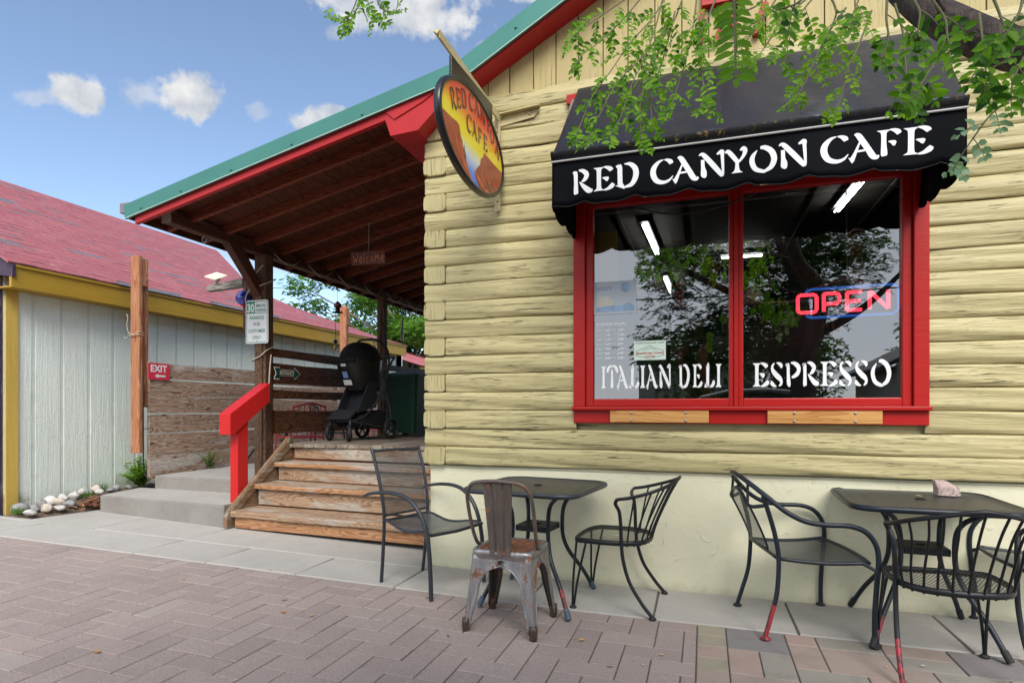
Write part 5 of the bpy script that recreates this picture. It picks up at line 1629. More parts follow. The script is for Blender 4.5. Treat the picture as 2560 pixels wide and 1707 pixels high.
# ------------------------------------------------------------------ shed
def build_shed():
    X = -6.87
    s = thing('green_shed', 'pale green shed with mustard trim and faded red shingle roof', 'shed', (X, 0.0, 0.1))
    b = MB()
    seams = [0.156, 0.313, 0.609, 0.915, 1.218, 1.516, 1.837, 2.137, 2.432, 2.742, 3.042, 3.349] + [3.349 + .303 * i for i in range(1, 18)]
    prof = [(0.02, X)]
    gpos = []
    for y in seams[1:]:
        prof += [(y - 0.022, X), (y - 0.017, X - 0.004), (y + 0.017, X - 0.004), (y + 0.022, X)]
    prof += [(8.2, X)]
    rows = [[(x, y, z) for (y, x) in prof] for z in (0.02, 0.5, 1.2, 2.0, 2.60)]
    nk = len(prof) - 1; gm = [1 if (prof[k][1] < X - .001 or prof[k + 1][1] < X - .001) else 0 for k in range(nk)]
    b.grid(rows, gm * (len(rows) - 1), smooth=False)
    b.box(-11.5, X - 0.02, 0.01, 8.2, 0.02, 2.6)
    b.build('siding', [M['siding'], M['siding_groove']], s)
    b = MB(); b.box(X + 0.001, X + 0.022, 0.030, 0.153, 0.06, 2.46); b.build('corner_board', M['gold_v'], s, bevel=0.004)
    b = MB(); b.box(X - 0.45, X + 0.004, -0.025, 0.009, 0.03, 2.60); b.build('purple_corner_board', M['purple'], s, bevel=0.004)
    b = MB()
    b.box(X + 0.215, X + 0.25, -0.06, 8.25, 2.455, 2.668); b.build('fascia', M['gold'], s, bevel=0.005)
    b = MB(); b.box(X + 0.252, X + 0.268, -0.06, 8.25, 2.665, 2.690); b.box(X + .001, X + .2145, -.05, 8.2, 2.46, 2.475); b.build('drip_edge', M['gold'], s)
    b = MB(); b.prism([(X + 0.27, -0.062, 2.70), (X + .27, -0.062, 2.56), (X - .02, -0.062, 2.60), (-9.6, -0.062, 4.2), (-9.6, -0.062, 4.38)], (0, 1, 0), 0.03); b.build('purple_barge_board', M['purple'], s)
    # roof: one slope seen from the side, its far end stepped down
    sl = 0.60; xe, ze = X + 0.275, 2.705
    P2 = [(xe, -0.10), (xe, 8.3), (-6.70, 7.25), (-7.30, 5.15), (-7.52, 4.80), (-7.9, 4.66), (-9.60, 5.62), (-9.60, -0.10)]
    pz = lambda x: ze + sl * (xe - x)
    b = MB()
    nrm = Vector((sl, 0, 1)).normalized()
    L_ = math.sqrt(1 + sl * sl)
    # fine strips so that the courses show a real step
    poly = P2
    pts = [Vector((x, y, pz(x))) for x, y in poly]
    uvs = [(y, (xe - x) * L_) for x, y in poly]
    b.add(pts, [list(range(len(pts)))], 0, False, 0.5, uvs)
    b.add([p - nrm * 0.02 for p in pts], [list(range(len(pts) - 1, -1, -1))], 0, False, 0.5, uvs)
    for i in range(len(pts)):
        j = (i + 1) % len(pts)
        b.add([pts[i], pts[i] - nrm * .02, pts[j] - nrm * .02, pts[j]], [(0, 1, 2, 3)], 0, False, .5, [uvs[i], uvs[i], uvs[j], uvs[j]])
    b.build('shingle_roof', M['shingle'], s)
    # far slope and the inside of the roof, out of the camera's sight
    b = MB(); b.prism([(-9.6, -0.1, pz(-9.6)), (-12.6, -0.1, pz(-9.6) - 1.8), (-12.6, -.1, pz(-9.6) - 1.82), (-9.6, -.1, pz(-9.6) - .025)], (0, 1, 0), 5.7); b.build('rear_roof', M['shingle'], s)
    b = MB(); b.prism([(X - 0.02, 5.0, 2.6), (-9.58, 5.0, 4.28), (-11.5, 5.0, 3.1), (-11.5, 5, 2.6)][::-1], (0, 1, 0), .05)
    b.prism([(X - 0.03, 0.012, 2.605), (-9.58, 0.012, 4.28), (-11.5, 0.012, 3.1), (-11.5, .012, 2.605)][::-1], (0, 1, 0), .05); b.build('gable_end', M['siding'], s)
    # loose grey underlay at the eave, where shingles have gone
    b = MB()
    for (ya, yb) in ((1.05, 1.95), (2.45, 3.85)):
        n = 14; rows = []
        for (d, h) in ((-0.012, .006), (0.07, .008)):
            rows.append([(xe - d * (1 if d < 0 else (.35 + .65 * math.sin(math.pi * i / n))), ya + (yb - ya) * i / n, pz(xe - d) + h) for i in range(n + 1)])
        b.grid(rows, smooth=False)
    b.build('torn_underlay', plain('grey_underlay', (0.13, 0.13, 0.145), 0.8, var=.3, scale=20), s)
    # lower building beyond
    f = thing('far_low_shed', 'low far building with pinkish red roof and mustard eave seen beyond the porch railing', 'shed', (-6.9, 9.4, 0.2))
    b = MB(); b.box(-11, -6.95, 9.4, 19, 0.1, 2.2); b.build('siding', M['siding'], f)
    b = MB(); b.box(-6.80, -6.76, 9.3, 19.2, 2.13, 2.29); b.build('fascia', M['gold'], f)
    b = MB(); x1 = -9.2
    pts = [(-6.74, 9.25, 2.31), (-6.74, 19.3, 2.31), (x1, 19.3, 2.31 + .30 * 2.46), (x1, 9.25, 2.31 + .30 * 2.46)]
    b.add(pts, [(0, 1, 2, 3)], 0, False, .5, [(9.25, 0), (19.3, 0), (19.3, 2.57), (9.25, 2.57)])
    b.add([(x, y, z - .03) for x, y, z in pts], [(3, 2, 1, 0)], 0, False, .5, [(0, 0)] * 4)
    b.build('shingle_roof', M['shingle_far'], f)


build_shed()
# ------------------------------------------------------------------ small signs
def rrect(cx, cz, w, h, r, n=5):
    P = []
    for (sx, sz, a0) in ((1, 1, 0), (-1, 1, 90), (-1, -1, 180), (1, -1, 270)):
        for k in range(n + 1):
            a = R(a0 + 90 * k / n); P.append((cx + sx * (w / 2 - r) + r * math.cos(a), cz + sz * (h / 2 - r) + r * math.sin(a)))
    return P


def build_signs():
    # exit
    t = thing('exit_sign', 'small red EXIT sign with a white arrow pointing left, on the fence end', 'sign', (-6.19, 1.255, 1.58))
    x = -6.188
    b = MB(); b.prism([(x, 1.112, 1.578), (x, 1.40, 1.578), (x, 1.40, 1.772), (x, 1.112, 1.772)], (1, 0, 0), 0.004); b.build('panel', M['sign_red'], t)
    l = text_mb('EXIT', 0.112, (x + 0.004, 1.254, 1.672), (0, 1, 0), (0, 0, 1), 0.001, fit=0.225, bold=0.035)
    l.prism([(x + 0.005, y, z) for y, z in [(1.195, 1.622), (1.245, 1.648), (1.245, 1.633), (1.345, 1.633), (1.345, 1.611), (1.245, 1.611), (1.245, 1.596)]][::-1], (1, 0, 0), 0.0005)
    l.build('lettering', M['sign_white'], t)
        # parking
    t = thing('parking_sign', 'white and green metal 30 MINUTE PARKING sign facing out from the porch post', 'sign', (-4.588, 1.06, 1.94))
    y = 1.060
    b = MB(); P = rrect(-4.588, 2.170, 0.297, 0.468, 0.028); b.prism([(px, y, pz) for px, pz in P], (0, 1, 0), 0.003); b.build('panel', M['sign_white'], t)
    g = MB()
    P1 = rrect(-4.588, 2.170, 0.275, 0.446, 0.022); P2 = rrect(-4.588, 2.170, 0.262, 0.433, 0.018)
    g.grid([[(px, y - .0012, pz) for px, pz in P1], [(px, y - .0012, pz) for px, pz in P2]], smooth=False, closed=True)
    g.box(-4.719, -4.615, y - .0016, y - .0008, 2.262, 2.386); g.box(-4.6149, -4.457, y - .0016, y - .0008, 2.262, 2.268)
    for s, z, w, h in (('PARKING', 2.195, .185, .052), ('FOR', 2.126, .088, .052), ('CUSTOMER', 2.055, .225, .052), ('ONLY', 1.985, .112, .052)):
        text_mb(s, h, (-4.588, y - 0.0002, z), (1, 0, 0), (0, 0, 1), 0.0012, fit=w, bold=0.012, mb=g)
    text_mb('MINUTE', .042, (-4.536, y - 0.0002, 2.328), (1, 0, 0), (0, 0, 1), 0.0012, fit=.118, bold=0.012, mb=g)
    text_mb('PARKING', .042, (-4.536, y - 0.0002, 2.280), (1, 0, 0), (0, 0, 1), 0.0012, fit=.130, bold=0.012, mb=g)
    g.build('green_print', M['sign_green'], t)
    l = text_mb('30', 0.125, (-4.667, y - 0.0002, 2.278), (1, 0, 0), (0, 0, 1), 0.0022, fit=.092, bold=0.035); l.build('numerals', M['sign_white'], t)
    b = MB()
    for z in (2.375, 1.965): b.lathe([(0.007, 0), (0.006, -.004), (0, -.005)], (-4.588, y, z), 'y', 8)
    b.build('bolts', M['steel'], t)
    # entrance arrow
    t = thing('entrance_sign', 'dark green arrow shaped ENTRANCE sign on the second railing board', 'sign', (-4.45, 1.38, 1.55))
    x = -4.455
    A = [(1.160, 1.690), (1.250, 1.690), (1.272, 1.668), (1.500, 1.668), (1.500, 1.700), (1.612, 1.632), (1.500, 1.562), (1.500, 1.596), (1.272, 1.596), (1.250, 1.556), (1.160, 1.556), (1.195, 1.622)]
    cy, cz = 1.37, 1.626
    b = MB(); b.prism([(x, py, pz) for py, pz in A][::-1], (1, 0, 0), 0.004); b.build('white_edge', M['sign_white'], t)
    b = MB(); b.prism([(x + .0045, cy + (py - cy) * .955, cz + (pz - cz) * .86) for py, pz in A][::-1], (1, 0, 0), 0.0015); b.build('panel', M['sign_darkgreen'], t)
    l = text_mb('ENTRANCE', 0.062, (x + 0.006, 1.372, 1.610), (0, 1, 0), (0, 0, 1), 0.001, fit=0.235, bold=0.03); l.build('lettering', M['cream'], t)
    # welcome
    t = thing('welcome_sign', 'small red brown wooden Welcome sign in orange hand lettering under the porch rafters', 'sign', (-3.31, 1.2, 2.72))
    b = MB(); b.prism([(-3.505, 1.2, 2.728), (-3.105, 1.2, 2.722), (-3.112, 1.2, 2.858), (-3.512, 1.2, 2.868)], (0, 1, 0), 0.014); b.build('board', M['welcome'], t, bevel=.002)
    l = MB()
    ch = {'W': [[(0, .85), (.22, .05), (.42, .6), (.6, .05), (.8, 1)]], 'e': [[(.1, .3), (.7, .38), (.6, .62), (.3, .62), (.12, .3), (.35, .02), (.75, .1)]], 'l': [[(.3, 1), (.25, .5), (.3, .02)]], 'c': [[(.7, .55), (.4, .6), (.15, .3), (.4, .03), (.7, .1)]], 'o': [[(.4, .6), (.1, .35), (.3, .05), (.65, .2), (.6, .5), (.4, .6)]], 'M': [[(.05, 0), (.15, .8), (.4, .35), (.65, .85), (.8, 0)]]}
    xp = -3.475
    for c_, w in (('W', .062), ('e', .046), ('l', .022), ('c', .046), ('o', .05), ('M', .066), ('e', .048)):
        for s_ in ch[c_]: l.tube([(xp + u * w, 1.197, 2.745 + v * .10) for u, v in s_], 0.0055, 5, smooth=3)
        xp += w + .005
    l.build('hand_lettering', plain('orange_tan_paint', (0.50, 0.20, 0.09), 0.6), t)
    b = MB(); b.tube([(-3.31, 1.21, 2.862), (-3.305, 1.21, 2.92), (-3.30, 1.21, 3.16)], 0.003, 5); b.build('hanging_wire', M['cable'], t)


build_signs()

# grey timber with solar light and the glass ball hanging from it
t = thing('grey_timber_arm', 'weathered grey timber sticking out left from the porch post', 'timber', (-4.95, 1.27, 2.60))
b = MB(); b.prism([(-5.470, 1.25, 2.585), (-4.967, 1.262, 2.612), (-4.967, 1.262, 2.712), (-5.470, 1.25, 2.655)], (0, 1, 0), 0.07); b.build('timber', M['grey_timber'], t, bevel=.006)
t = thing('solar_lamp', 'cream square solar lamp head tilted on a short stalk on the grey timber', 'lamp', (-5.40, 1.29, 2.65))
b = MB(); b.prism([(-5.50, 1.25, 2.767), (-5.31, 1.21, 2.712), (-5.17, 1.25, 2.757), (-5.36, 1.29, 2.812)], (0.05, -.15, -1), .016); b.build('panel', M['cream'], t, bevel=.004)
b = MB(); b.lathe([(.012, 2.65), (.014, 2.69), (.04, 2.715), (.045, 2.735)], (-5.345, 1.275, 0), 'z', 12); b.build('stalk', M['cream'], t)
t = thing('cobalt_glass_ball', 'shiny cobalt blue glass ball hanging from the grey timber', 'glass ball', (-4.915, 1.22, 2.38))
b = MB(); b.ball((-4.915, 1.22, 2.472), 0.082, 24); b.build('glass_ball', M['blue_glass'], t)
b = MB(); b.lathe([(.028, 2.385), (.032, 2.40), (.02, 2.408)], (-4.915, 1.22, 0), 'z', 12); b.tube([(-4.915, 1.22, 2.385), (-4.905, 1.22, 2.33), (-4.885, 1.22, 2.29)], .006, 5, smooth=3); b.build('bottom_cap', M['sign_red'], t)
b = MB(); b.tube([(-4.915, 1.24, 2.553), (-4.92, 1.25, 2.58), (-4.915, 1.258, 2.606)], .004, 5); b.build('hook', M['steel'], t)

# rope wound on the post and looped under the beam
b = MB()
b.tube([(-4.52, 1.075, 2.78), (-4.60, 1.06, 2.70), (-4.70, 1.09, 2.69), (-4.72, 1.2, 2.72)], .008, 6, smooth=5)
b.tube([(-4.50, 1.25, 2.66), (-4.51, 1.09, 2.58), (-4.60, 1.065, 2.545), (-4.67, 1.08, 2.52)], .008, 6, smooth=5)
b.tube([(-4.66, 1.062, 2.55), (-4.72, 1.05, 2.46), (-4.73, 1.05, 2.38)], .008, 6, smooth=5)
tag(b.build('post_rope', M['rope'], loc=(-4.6, 1.1, 2.5)), 'pale rope wound round the top of the first porch post', 'rope')
b = MB()
b.tube([(-4.505, 1.23, 1.92), (-4.50, 1.10, 1.86), (-4.55, 1.065, 1.80), (-4.66, 1.07, 1.76), (-4.675, 1.12, 1.75)], .008, 6, smooth=5)
b.tube([(-4.487, 1.16, 1.82), (-4.475, 1.13, 1.70), (-4.48, 1.12, 1.5), (-4.482, 1.12, 1.35)], .008, 6, smooth=5)
tag(b.build('post_rope', M['rope'], loc=(-4.6, 1.1, 1.4)), 'pale rope tied round the first porch post beside the ENTRANCE sign', 'rope')
b = MB(); y = 1.30
for k in range(11):
    a = 1.28 + .62 * k; w = .42
    b.tube([(-4.548, a, 2.955), (-4.535, a + w * .25, 2.90), (-4.53, a + w * .5, 2.878 - .012 * (k % 3)), (-4.535, a + w * .8, 2.91), (-4.548, a + w, 2.96), (-4.60, a + .55, 3.02), (-4.548, a + .62, 2.955)], .0065, 5, smooth=4)
tag(b.build('looped_cable', M['cable'], loc=(-4.55, 3, 2.9)), 'pale cable looped in swags along the porch beam', 'cable')
for (yy, lab) in ((0.37, 'first'), (0.80, 'second')):
    b = MB(); n = 14
    b.tube([(-4.605 + .026 * math.cos(2 * math.pi * k / n), yy, 2.872 + .030 * math.sin(2 * math.pi * k / n)) for k in range(n)], .0055, 6, closed=True); b.tube([(-4.605, yy, 2.90), (-4.605, yy, 2.915)], .005, 5)
    tag(b.build('ring_hook', M['steel'], loc=(-4.605, yy, 2.87)), 'white ring hook screwed under the porch beam, %s' % ('nearer the beam end' if lab == 'first' else 'nearer the knee brace'), 'hook', 'ring hooks under the beam')

# things hanging from the outer eave
def hanging(name, lab, cat, pts):
    return thing(name, lab, cat, pts)
t = thing('wire_cage_lantern', 'round pale wire lantern with pointed bottom hanging by the far cedar boards', 'lantern', (-4.9, 4.15, 2.15))
b = MB(); c0 = (-4.9, 4.15)
for k in range(12):
    a = 2 * math.pi * k / 12
    b.tube([(c0[0], c0[1], 2.36), (c0[0] + .085 * math.cos(a), c0[1] + .085 * math.sin(a), 2.33), (c0[0] + .105 * math.cos(a), c0[1] + .105 * math.sin(a), 2.26), (c0[0] + .07 * math.cos(a), c0[1] + .07 * math.sin(a), 2.19), (c0[0], c0[1], 2.14)], .005, 4, smooth=3)
b.build('wire_cage', plain('pale_bronze_wire', (0.30, 0.26, 0.20), .5), t)
b = MB(); b.lathe([(.03, 2.16), (.012, 2.13), (0, 2.10)], (c0[0], c0[1], 0), 'z', 8); b.build('finial', M['black_metal'], t)
b = MB(); b.tube([(c0[0], c0[1], 2.36), (c0[0], c0[1], 2.95)], .003, 4); b.build('hanging_wire', M['black_metal'], t)
t = thing('lilac_wind_chime', 'pale lilac fish shaped chime hanging near the second porch post', 'wind chime', (-4.75, 4.6, 2.4))
b = MB(); rows = []
for i, (w, z) in enumerate(((.005, 2.72), (.03, 2.68), (.028, 2.60), (.05, 2.54), (.055, 2.47), (.04, 2.41), (.045, 2.37), (.02, 2.34))):
    rows.append([(-4.75 + .012 * math.sin(2 * math.pi * k / 8), 4.6 + w * math.cos(2 * math.pi * k / 8), z) for k in range(8)])
b.grid(rows, closed=True); b.build('chime_body', M['green_glass'], t)
b = MB(); b.tube([(-4.75, 4.6, 2.72), (-4.75, 4.6, 2.95)], .003, 4); b.build('hanging_wire', M['black_metal'], t)
t = thing('hanging_bird_feeder', 'small dark red and black bird feeder hanging from the eave in front of the leaves', 'bird feeder', (-4.9, 3.0, 2.55))
b = MB(); b.lathe([(.012, 2.74), (.05, 2.70), (.055, 2.66), (.04, 2.655)], (-4.9, 3.0, 0), 'z', 12); b.build('roof_cap', plain('dark_red_tin', (.16, .03, .025), .5), t)
b = MB(); b.lathe([(.03, 2.655), (.032, 2.60), (.03, 2.59)], (-4.9, 3.0, 0), 'z', 10); b.lathe([(.07, 2.59), (.07, 2.575), (.0, 2.572)], (-4.9, 3.0, 0), 'z', 12); b.build('tray', M['black_metal'], t)
b = MB(); b.tube([(-4.9, 3.0, 2.74), (-4.9, 3.0, 2.95)], .003, 4); b.build('hanging_wire', M['black_metal'], t)
t = thing('glass_bird_chime', 'small blue and yellow bird chime hanging on a long dark wire', 'wind chime', (-4.9, 2.95, 2.05))
b = MB(); b.ball((-4.9, 2.95, 2.17), (.02, .05, .03), 10); b.build('blue_body', plain('dull_blue_glass', (.05, .10, .24), .3), t)
b = MB(); b.ball((-4.9, 2.94, 2.09), (.018, .022, .035), 10); b.build('yellow_drop', plain('yellow_glass', (.55, .38, .03), .3), t)
b = MB(); b.tube([(-4.905, 2.95, 2.06), (-4.9, 2.95, 2.3), (-4.9, 2.95, 2.572)], .0035, 4); b.build('dark_wire', M['black_metal'], t)

# ------------------------------------------------------------------ café furniture
def uvgrid(P, nu, nv, scale=1.0):
    rows = []; uv = []
    for j in range(nv + 1):
        r_ = []; u_ = []
        for i in range(nu + 1):
            p, q = P(i / nu, j / nv); r_.append(p); u_.append(q)
        rows.append(r_); uv.append(u_)
    return rows, uv


def make_table(lab, loc, rz, tips, feet, size=0.79):
    t = thing('cafe_table', lab, 'table', loc, rz, 'black metal cafe tables')
    h = size / 2; zt = 0.738
    def sq(s, r, n=7):
        return rrect(0, 0, 2 * s, 2 * s, r, n)
    b = MB(); P = sq(h, .13)
    rows = []
    O = sq(h - .022, .115)
    b.add([(x, y, zt) for x, y in O], [list(range(len(O)))], 0, False, .5, [(x, y) for x, y in O])
    b.build('perforated_top', M['mesh_top'], t, local=True)
    b = MB()
    prof = [(-.030, -.002), (-.016, .007), (-.002, .003), (.002, -.012), (-.006, -.024), (-.02, -.022)]
    rows = []
    for (o, z) in prof:
        rows.append([(x, y, zt + z) for x, y in sq(h + o, .13 + o * .5)])
    b.grid(rows, 0, True, closed=True); b.build('table_rim', M['grey_metal'] if 'rust' in lab else M['blue_black_metal'], t, local=True)
    b = MB()
    for k in range(20): pass
    b.lathe([(.026, zt + .002), (.03, zt + .004), (.022, zt + .005), (.020, zt - .03)], (0, 0, 0), 'z', 18); b.build('umbrella_collar', M['black_metal'], t, local=True)
    b = MB(); s = 0.112; P = rrect(0, 0, 2 * s, 2 * s, .012, 3); n = len(P)
    H = [(.026 * math.cos(2 * math.pi * k / n + math.pi / n), .026 * math.sin(2 * math.pi * k / n + math.pi / n)) for k in range(n)]
    b.grid([[(x, y, .456) for x, y in P], [(x, y, .490) for x, y in P], [(x, y, .490) for x, y in H], [(x, y, .456) for x, y in H], [(x, y, .456) for x, y in P]], 0, False, closed=True)
    b.build('small_shelf', M['black_metal'], t, local=True)
    inv = PM[t].inverted()
    for k, (sx, sy) in enumerate(((-1, -1), (1, -1), (1, 1), (-1, 1))):
        f = feet[k]; F = inv @ Vector(f)
        ts = .24
        pts = [(sx * ts, sy * ts, zt - .022), (sx * (ts - .03), sy * (ts - .03), zt - .045), (sx * .155, sy * .155, .645), (sx * .128, sy * .128, .58), (sx * .122, sy * .122, .47), (sx * .130, sy * .130, .38), (sx * .16, sy * .16, .29), (F.x * .62 + sx * .05, F.y * .62 + sy * .05, .155), (F.x, F.y, F.z + .012)]
        red = tips[k]
        b = MB(); b.tube(pts, 0.0135, 10, smooth=6, mif=lambda p, red=red: 1 if (red and 0.0 < p.z < .17 and p.z > .055) else 0)
        lg = b.build('leg', [M['blue_black_metal'], M['rub_red']], t, local=True)
        d = (Vector((F.x, F.y, 0.012)) - Vector(pts[-2])).normalized()
        e = Vector((F.x, F.y, F.z + .016))
        c = MB(); c.tube([e - d * .055, e + d * .004], 0.0172, 10); c.build('rubber_foot', M['blue_rubber'] if 'nothing' in lab else M['rubber'], lg, local=True)
    return t


T1 = make_table('left black metal cafe table with nothing on it, behind the rusty steel chair', (-1.03, -0.45, 0.0), R(-8), (0, 1, 0, 0),
           ((-1.317, -0.769, .012), (-0.747, -0.805, 0), (-0.715, -0.154, 0), (-1.31, -0.14, .012)), 0.77)
T2 = make_table('right black metal cafe table with a pink granite stone on top', (1.135, -0.375, 0.0), R(-2), (1, 0, 0, 0),
           ((0.822, -0.714, 0), (1.405, -0.723, 0), (1.435, -0.059, 0), (0.869, -0.011, 0)), 0.80)


def build_rock(name, c, r, mat, seed, n=14, box=False):
    rg = random.Random(seed); b = MB()
    ph = [Vector((rg.uniform(-1, 1), rg.uniform(-1, 1), rg.uniform(-1, 1))).normalized() for _ in range(9)]
    am = [rg.uniform(.55, .95) for _ in range(9)]
    rows = []
    for i in range(n + 1):
        th = math.pi * i / n; row = []
        for k in range(2 * n):
            a = 2 * math.pi * k / (2 * n)
            d = Vector((math.sin(th) * math.cos(a), math.sin(th) * math.sin(a), -math.cos(th)))
            q = 1.0
            for p, m_ in zip(ph, am):
                dd = d.dot(p)
                if dd > m_ - .05: q = min(q, (m_ + .04) / max(.2, dd))
            q *= 1 + .03 * math.sin(7 * d.x + 5 * d.y + seed)
            row.append(Vector(c) + Vector((d.x * r[0] * q, d.y * r[1] * q, d.z * r[2] * q)))
        rows.append(row)
    b.grid(rows, 0, True, rg.random(), closed=True)
    return b.build(name, mat, loc=(c[0], c[1], c[2] - r[2]))


b = MB()
poly = [(-.052, -.035), (.025, -.046), (.066, -.020), (.040, .035), (-.02, .052), (-.056, .035)]
ring0 = [(x * 1.0, y, 0.0) for x, y in poly]; ring1 = [(x * .97 - .004, y * .97, .045) for x, y in poly]; ring2 = [(x * .50 - .036, y * .55 + .01, .082) for x, y in poly]
rk = MB(); c = Vector((1.315, -0.20, 0.746))
P = [[c + Vector(p) for p in r_] for r_ in (ring0, ring1, ring2)]
rk.grid(P, 0, False, closed=True); rk.add(P[2], [list(range(6))]); rk.add(P[0], [list(range(5, -1, -1))])
tag(rk.build('granite_stone', M['granite'], loc=tuple(c), bevel=.009, seg=3), 'faceted pink granite stone holding down the right black table', 'stone')


def disc_foot(b, p, r=.022): b.lathe([(r * .7, p[2]), (r, p[2] + .005), (r, p[2] + .012), (r * .55, p[2] + .019), (.009, p[2] + .026)], (p[0], p[1], 0), 'z', 12)


# --- slim mesh armchair left of table 1
def mesh_armchair():
    t = thing('mesh_armchair', 'slate grey metal armchair with tall flat mesh back, standing beside the steps', 'chair', (-1.80, -0.44, 0.022), R(-18.8), 'chairs round the cafe tables')
    m = M['grey_metal']
    zg = {}
    for s in (1, -1):
        wr, wf = .205, .262
        b = MB(); b.tube([(-.285, s * (wr - .005), .002), (-.262, s * wr, .2), (-.245, s * (wr + .004), .42), (-.250, s * (wr + .008), .55), (-.285, s * (wr + .014), .72), (-.345, s * (wr + .018), .90), (-.36, s * (wr + .018), .925)], .0125, 10, smooth=5); b.build('back_leg', m, t, local=True)
        b = MB(); b.tube([(-.365, s * (wf + .028), .612), (-.30, s * (wf + .030), .632), (-.18, s * (wf + .026), .650), (-.05, s * (wf + .018), .652), (.055, s * (wf + .01), .628), (.14, s * (wf + .004), .565), (.20, s * wf, .47), (.235, s * wf, .34), (.25, s * wf, .18), (.258, s * wf, .003)], [.008, .011, .0125, .0135, .0145, .0145, .0145, .0145, .0145, .0145], 10, smooth=5); b.build('arm_and_front_leg', m, t, local=True)
    def back(u, v):
        z = .475 + .43 * v
        x = -.247 - .006 - (.0 if z < .5 else .10 * ((z - .5) / .42) ** 1.35)
        y = (u - .5) * 2 * (.198 + .012 * v)
        return Vector((x, y, z)), (y, z)
    rows, uv = uvgrid(back, 10, 12)
    b = MB(); b.grid(rows, 0, True, .5, uv); b.build('mesh_back', M['mesh_fine'], t, local=True)
    b = MB(); b.tube([back(0, 1)[0] + Vector((0, -.012, .012)), back(.5, 1)[0] + Vector((0, 0, .014)), back(1, 1)[0] + Vector((0, .012, .012))], .011, 8, flat=1.0); b.build('top_rail', m, t, local=True)
    b = MB(); b.tube([back(0, 0)[0], back(1, 0)[0]], .009, 8); b.build('lower_rail', m, t, local=True)
    def seat(u, v):
        x = -.235 + .485 * v
        z = .440 - .030 * math.sin(math.pi * min(1, v * 1.35)) ** 1.0 if v < .74 else .440 - .030 * math.sin(math.pi * min(1, .74 * 1.35)) + 0
        z = .446 - .044 * sstep(0, .42, v) + .020 * sstep(.5, .85, v) - .012 * sstep(.88, 1, v)
        y = (u - .5) * 2 * (.205 + .045 * v)
        z -= .010 * (1 - (2 * u - 1) ** 2)
        return Vector((x, y, z)), (y, x)
    rows, uv = uvgrid(seat, 12, 16)
    b = MB(); b.grid(rows, 0, True, .5, uv); b.build('mesh_seat', M['mesh_seat'], t, local=True)
    b = MB()
    for u in (0, 1): b.tube([seat(u, k / 10)[0] for k in range(11)], .0095, 8)
    b.tube([seat(0, 1)[0], seat(.5, 1)[0], seat(1, 1)[0]], .0115, 8); b.tube([seat(0, 0)[0], seat(1, 0)[0]], .0095, 8)
    b.build('seat_frame', m, t, local=True)
    return t


mesh_armchair()


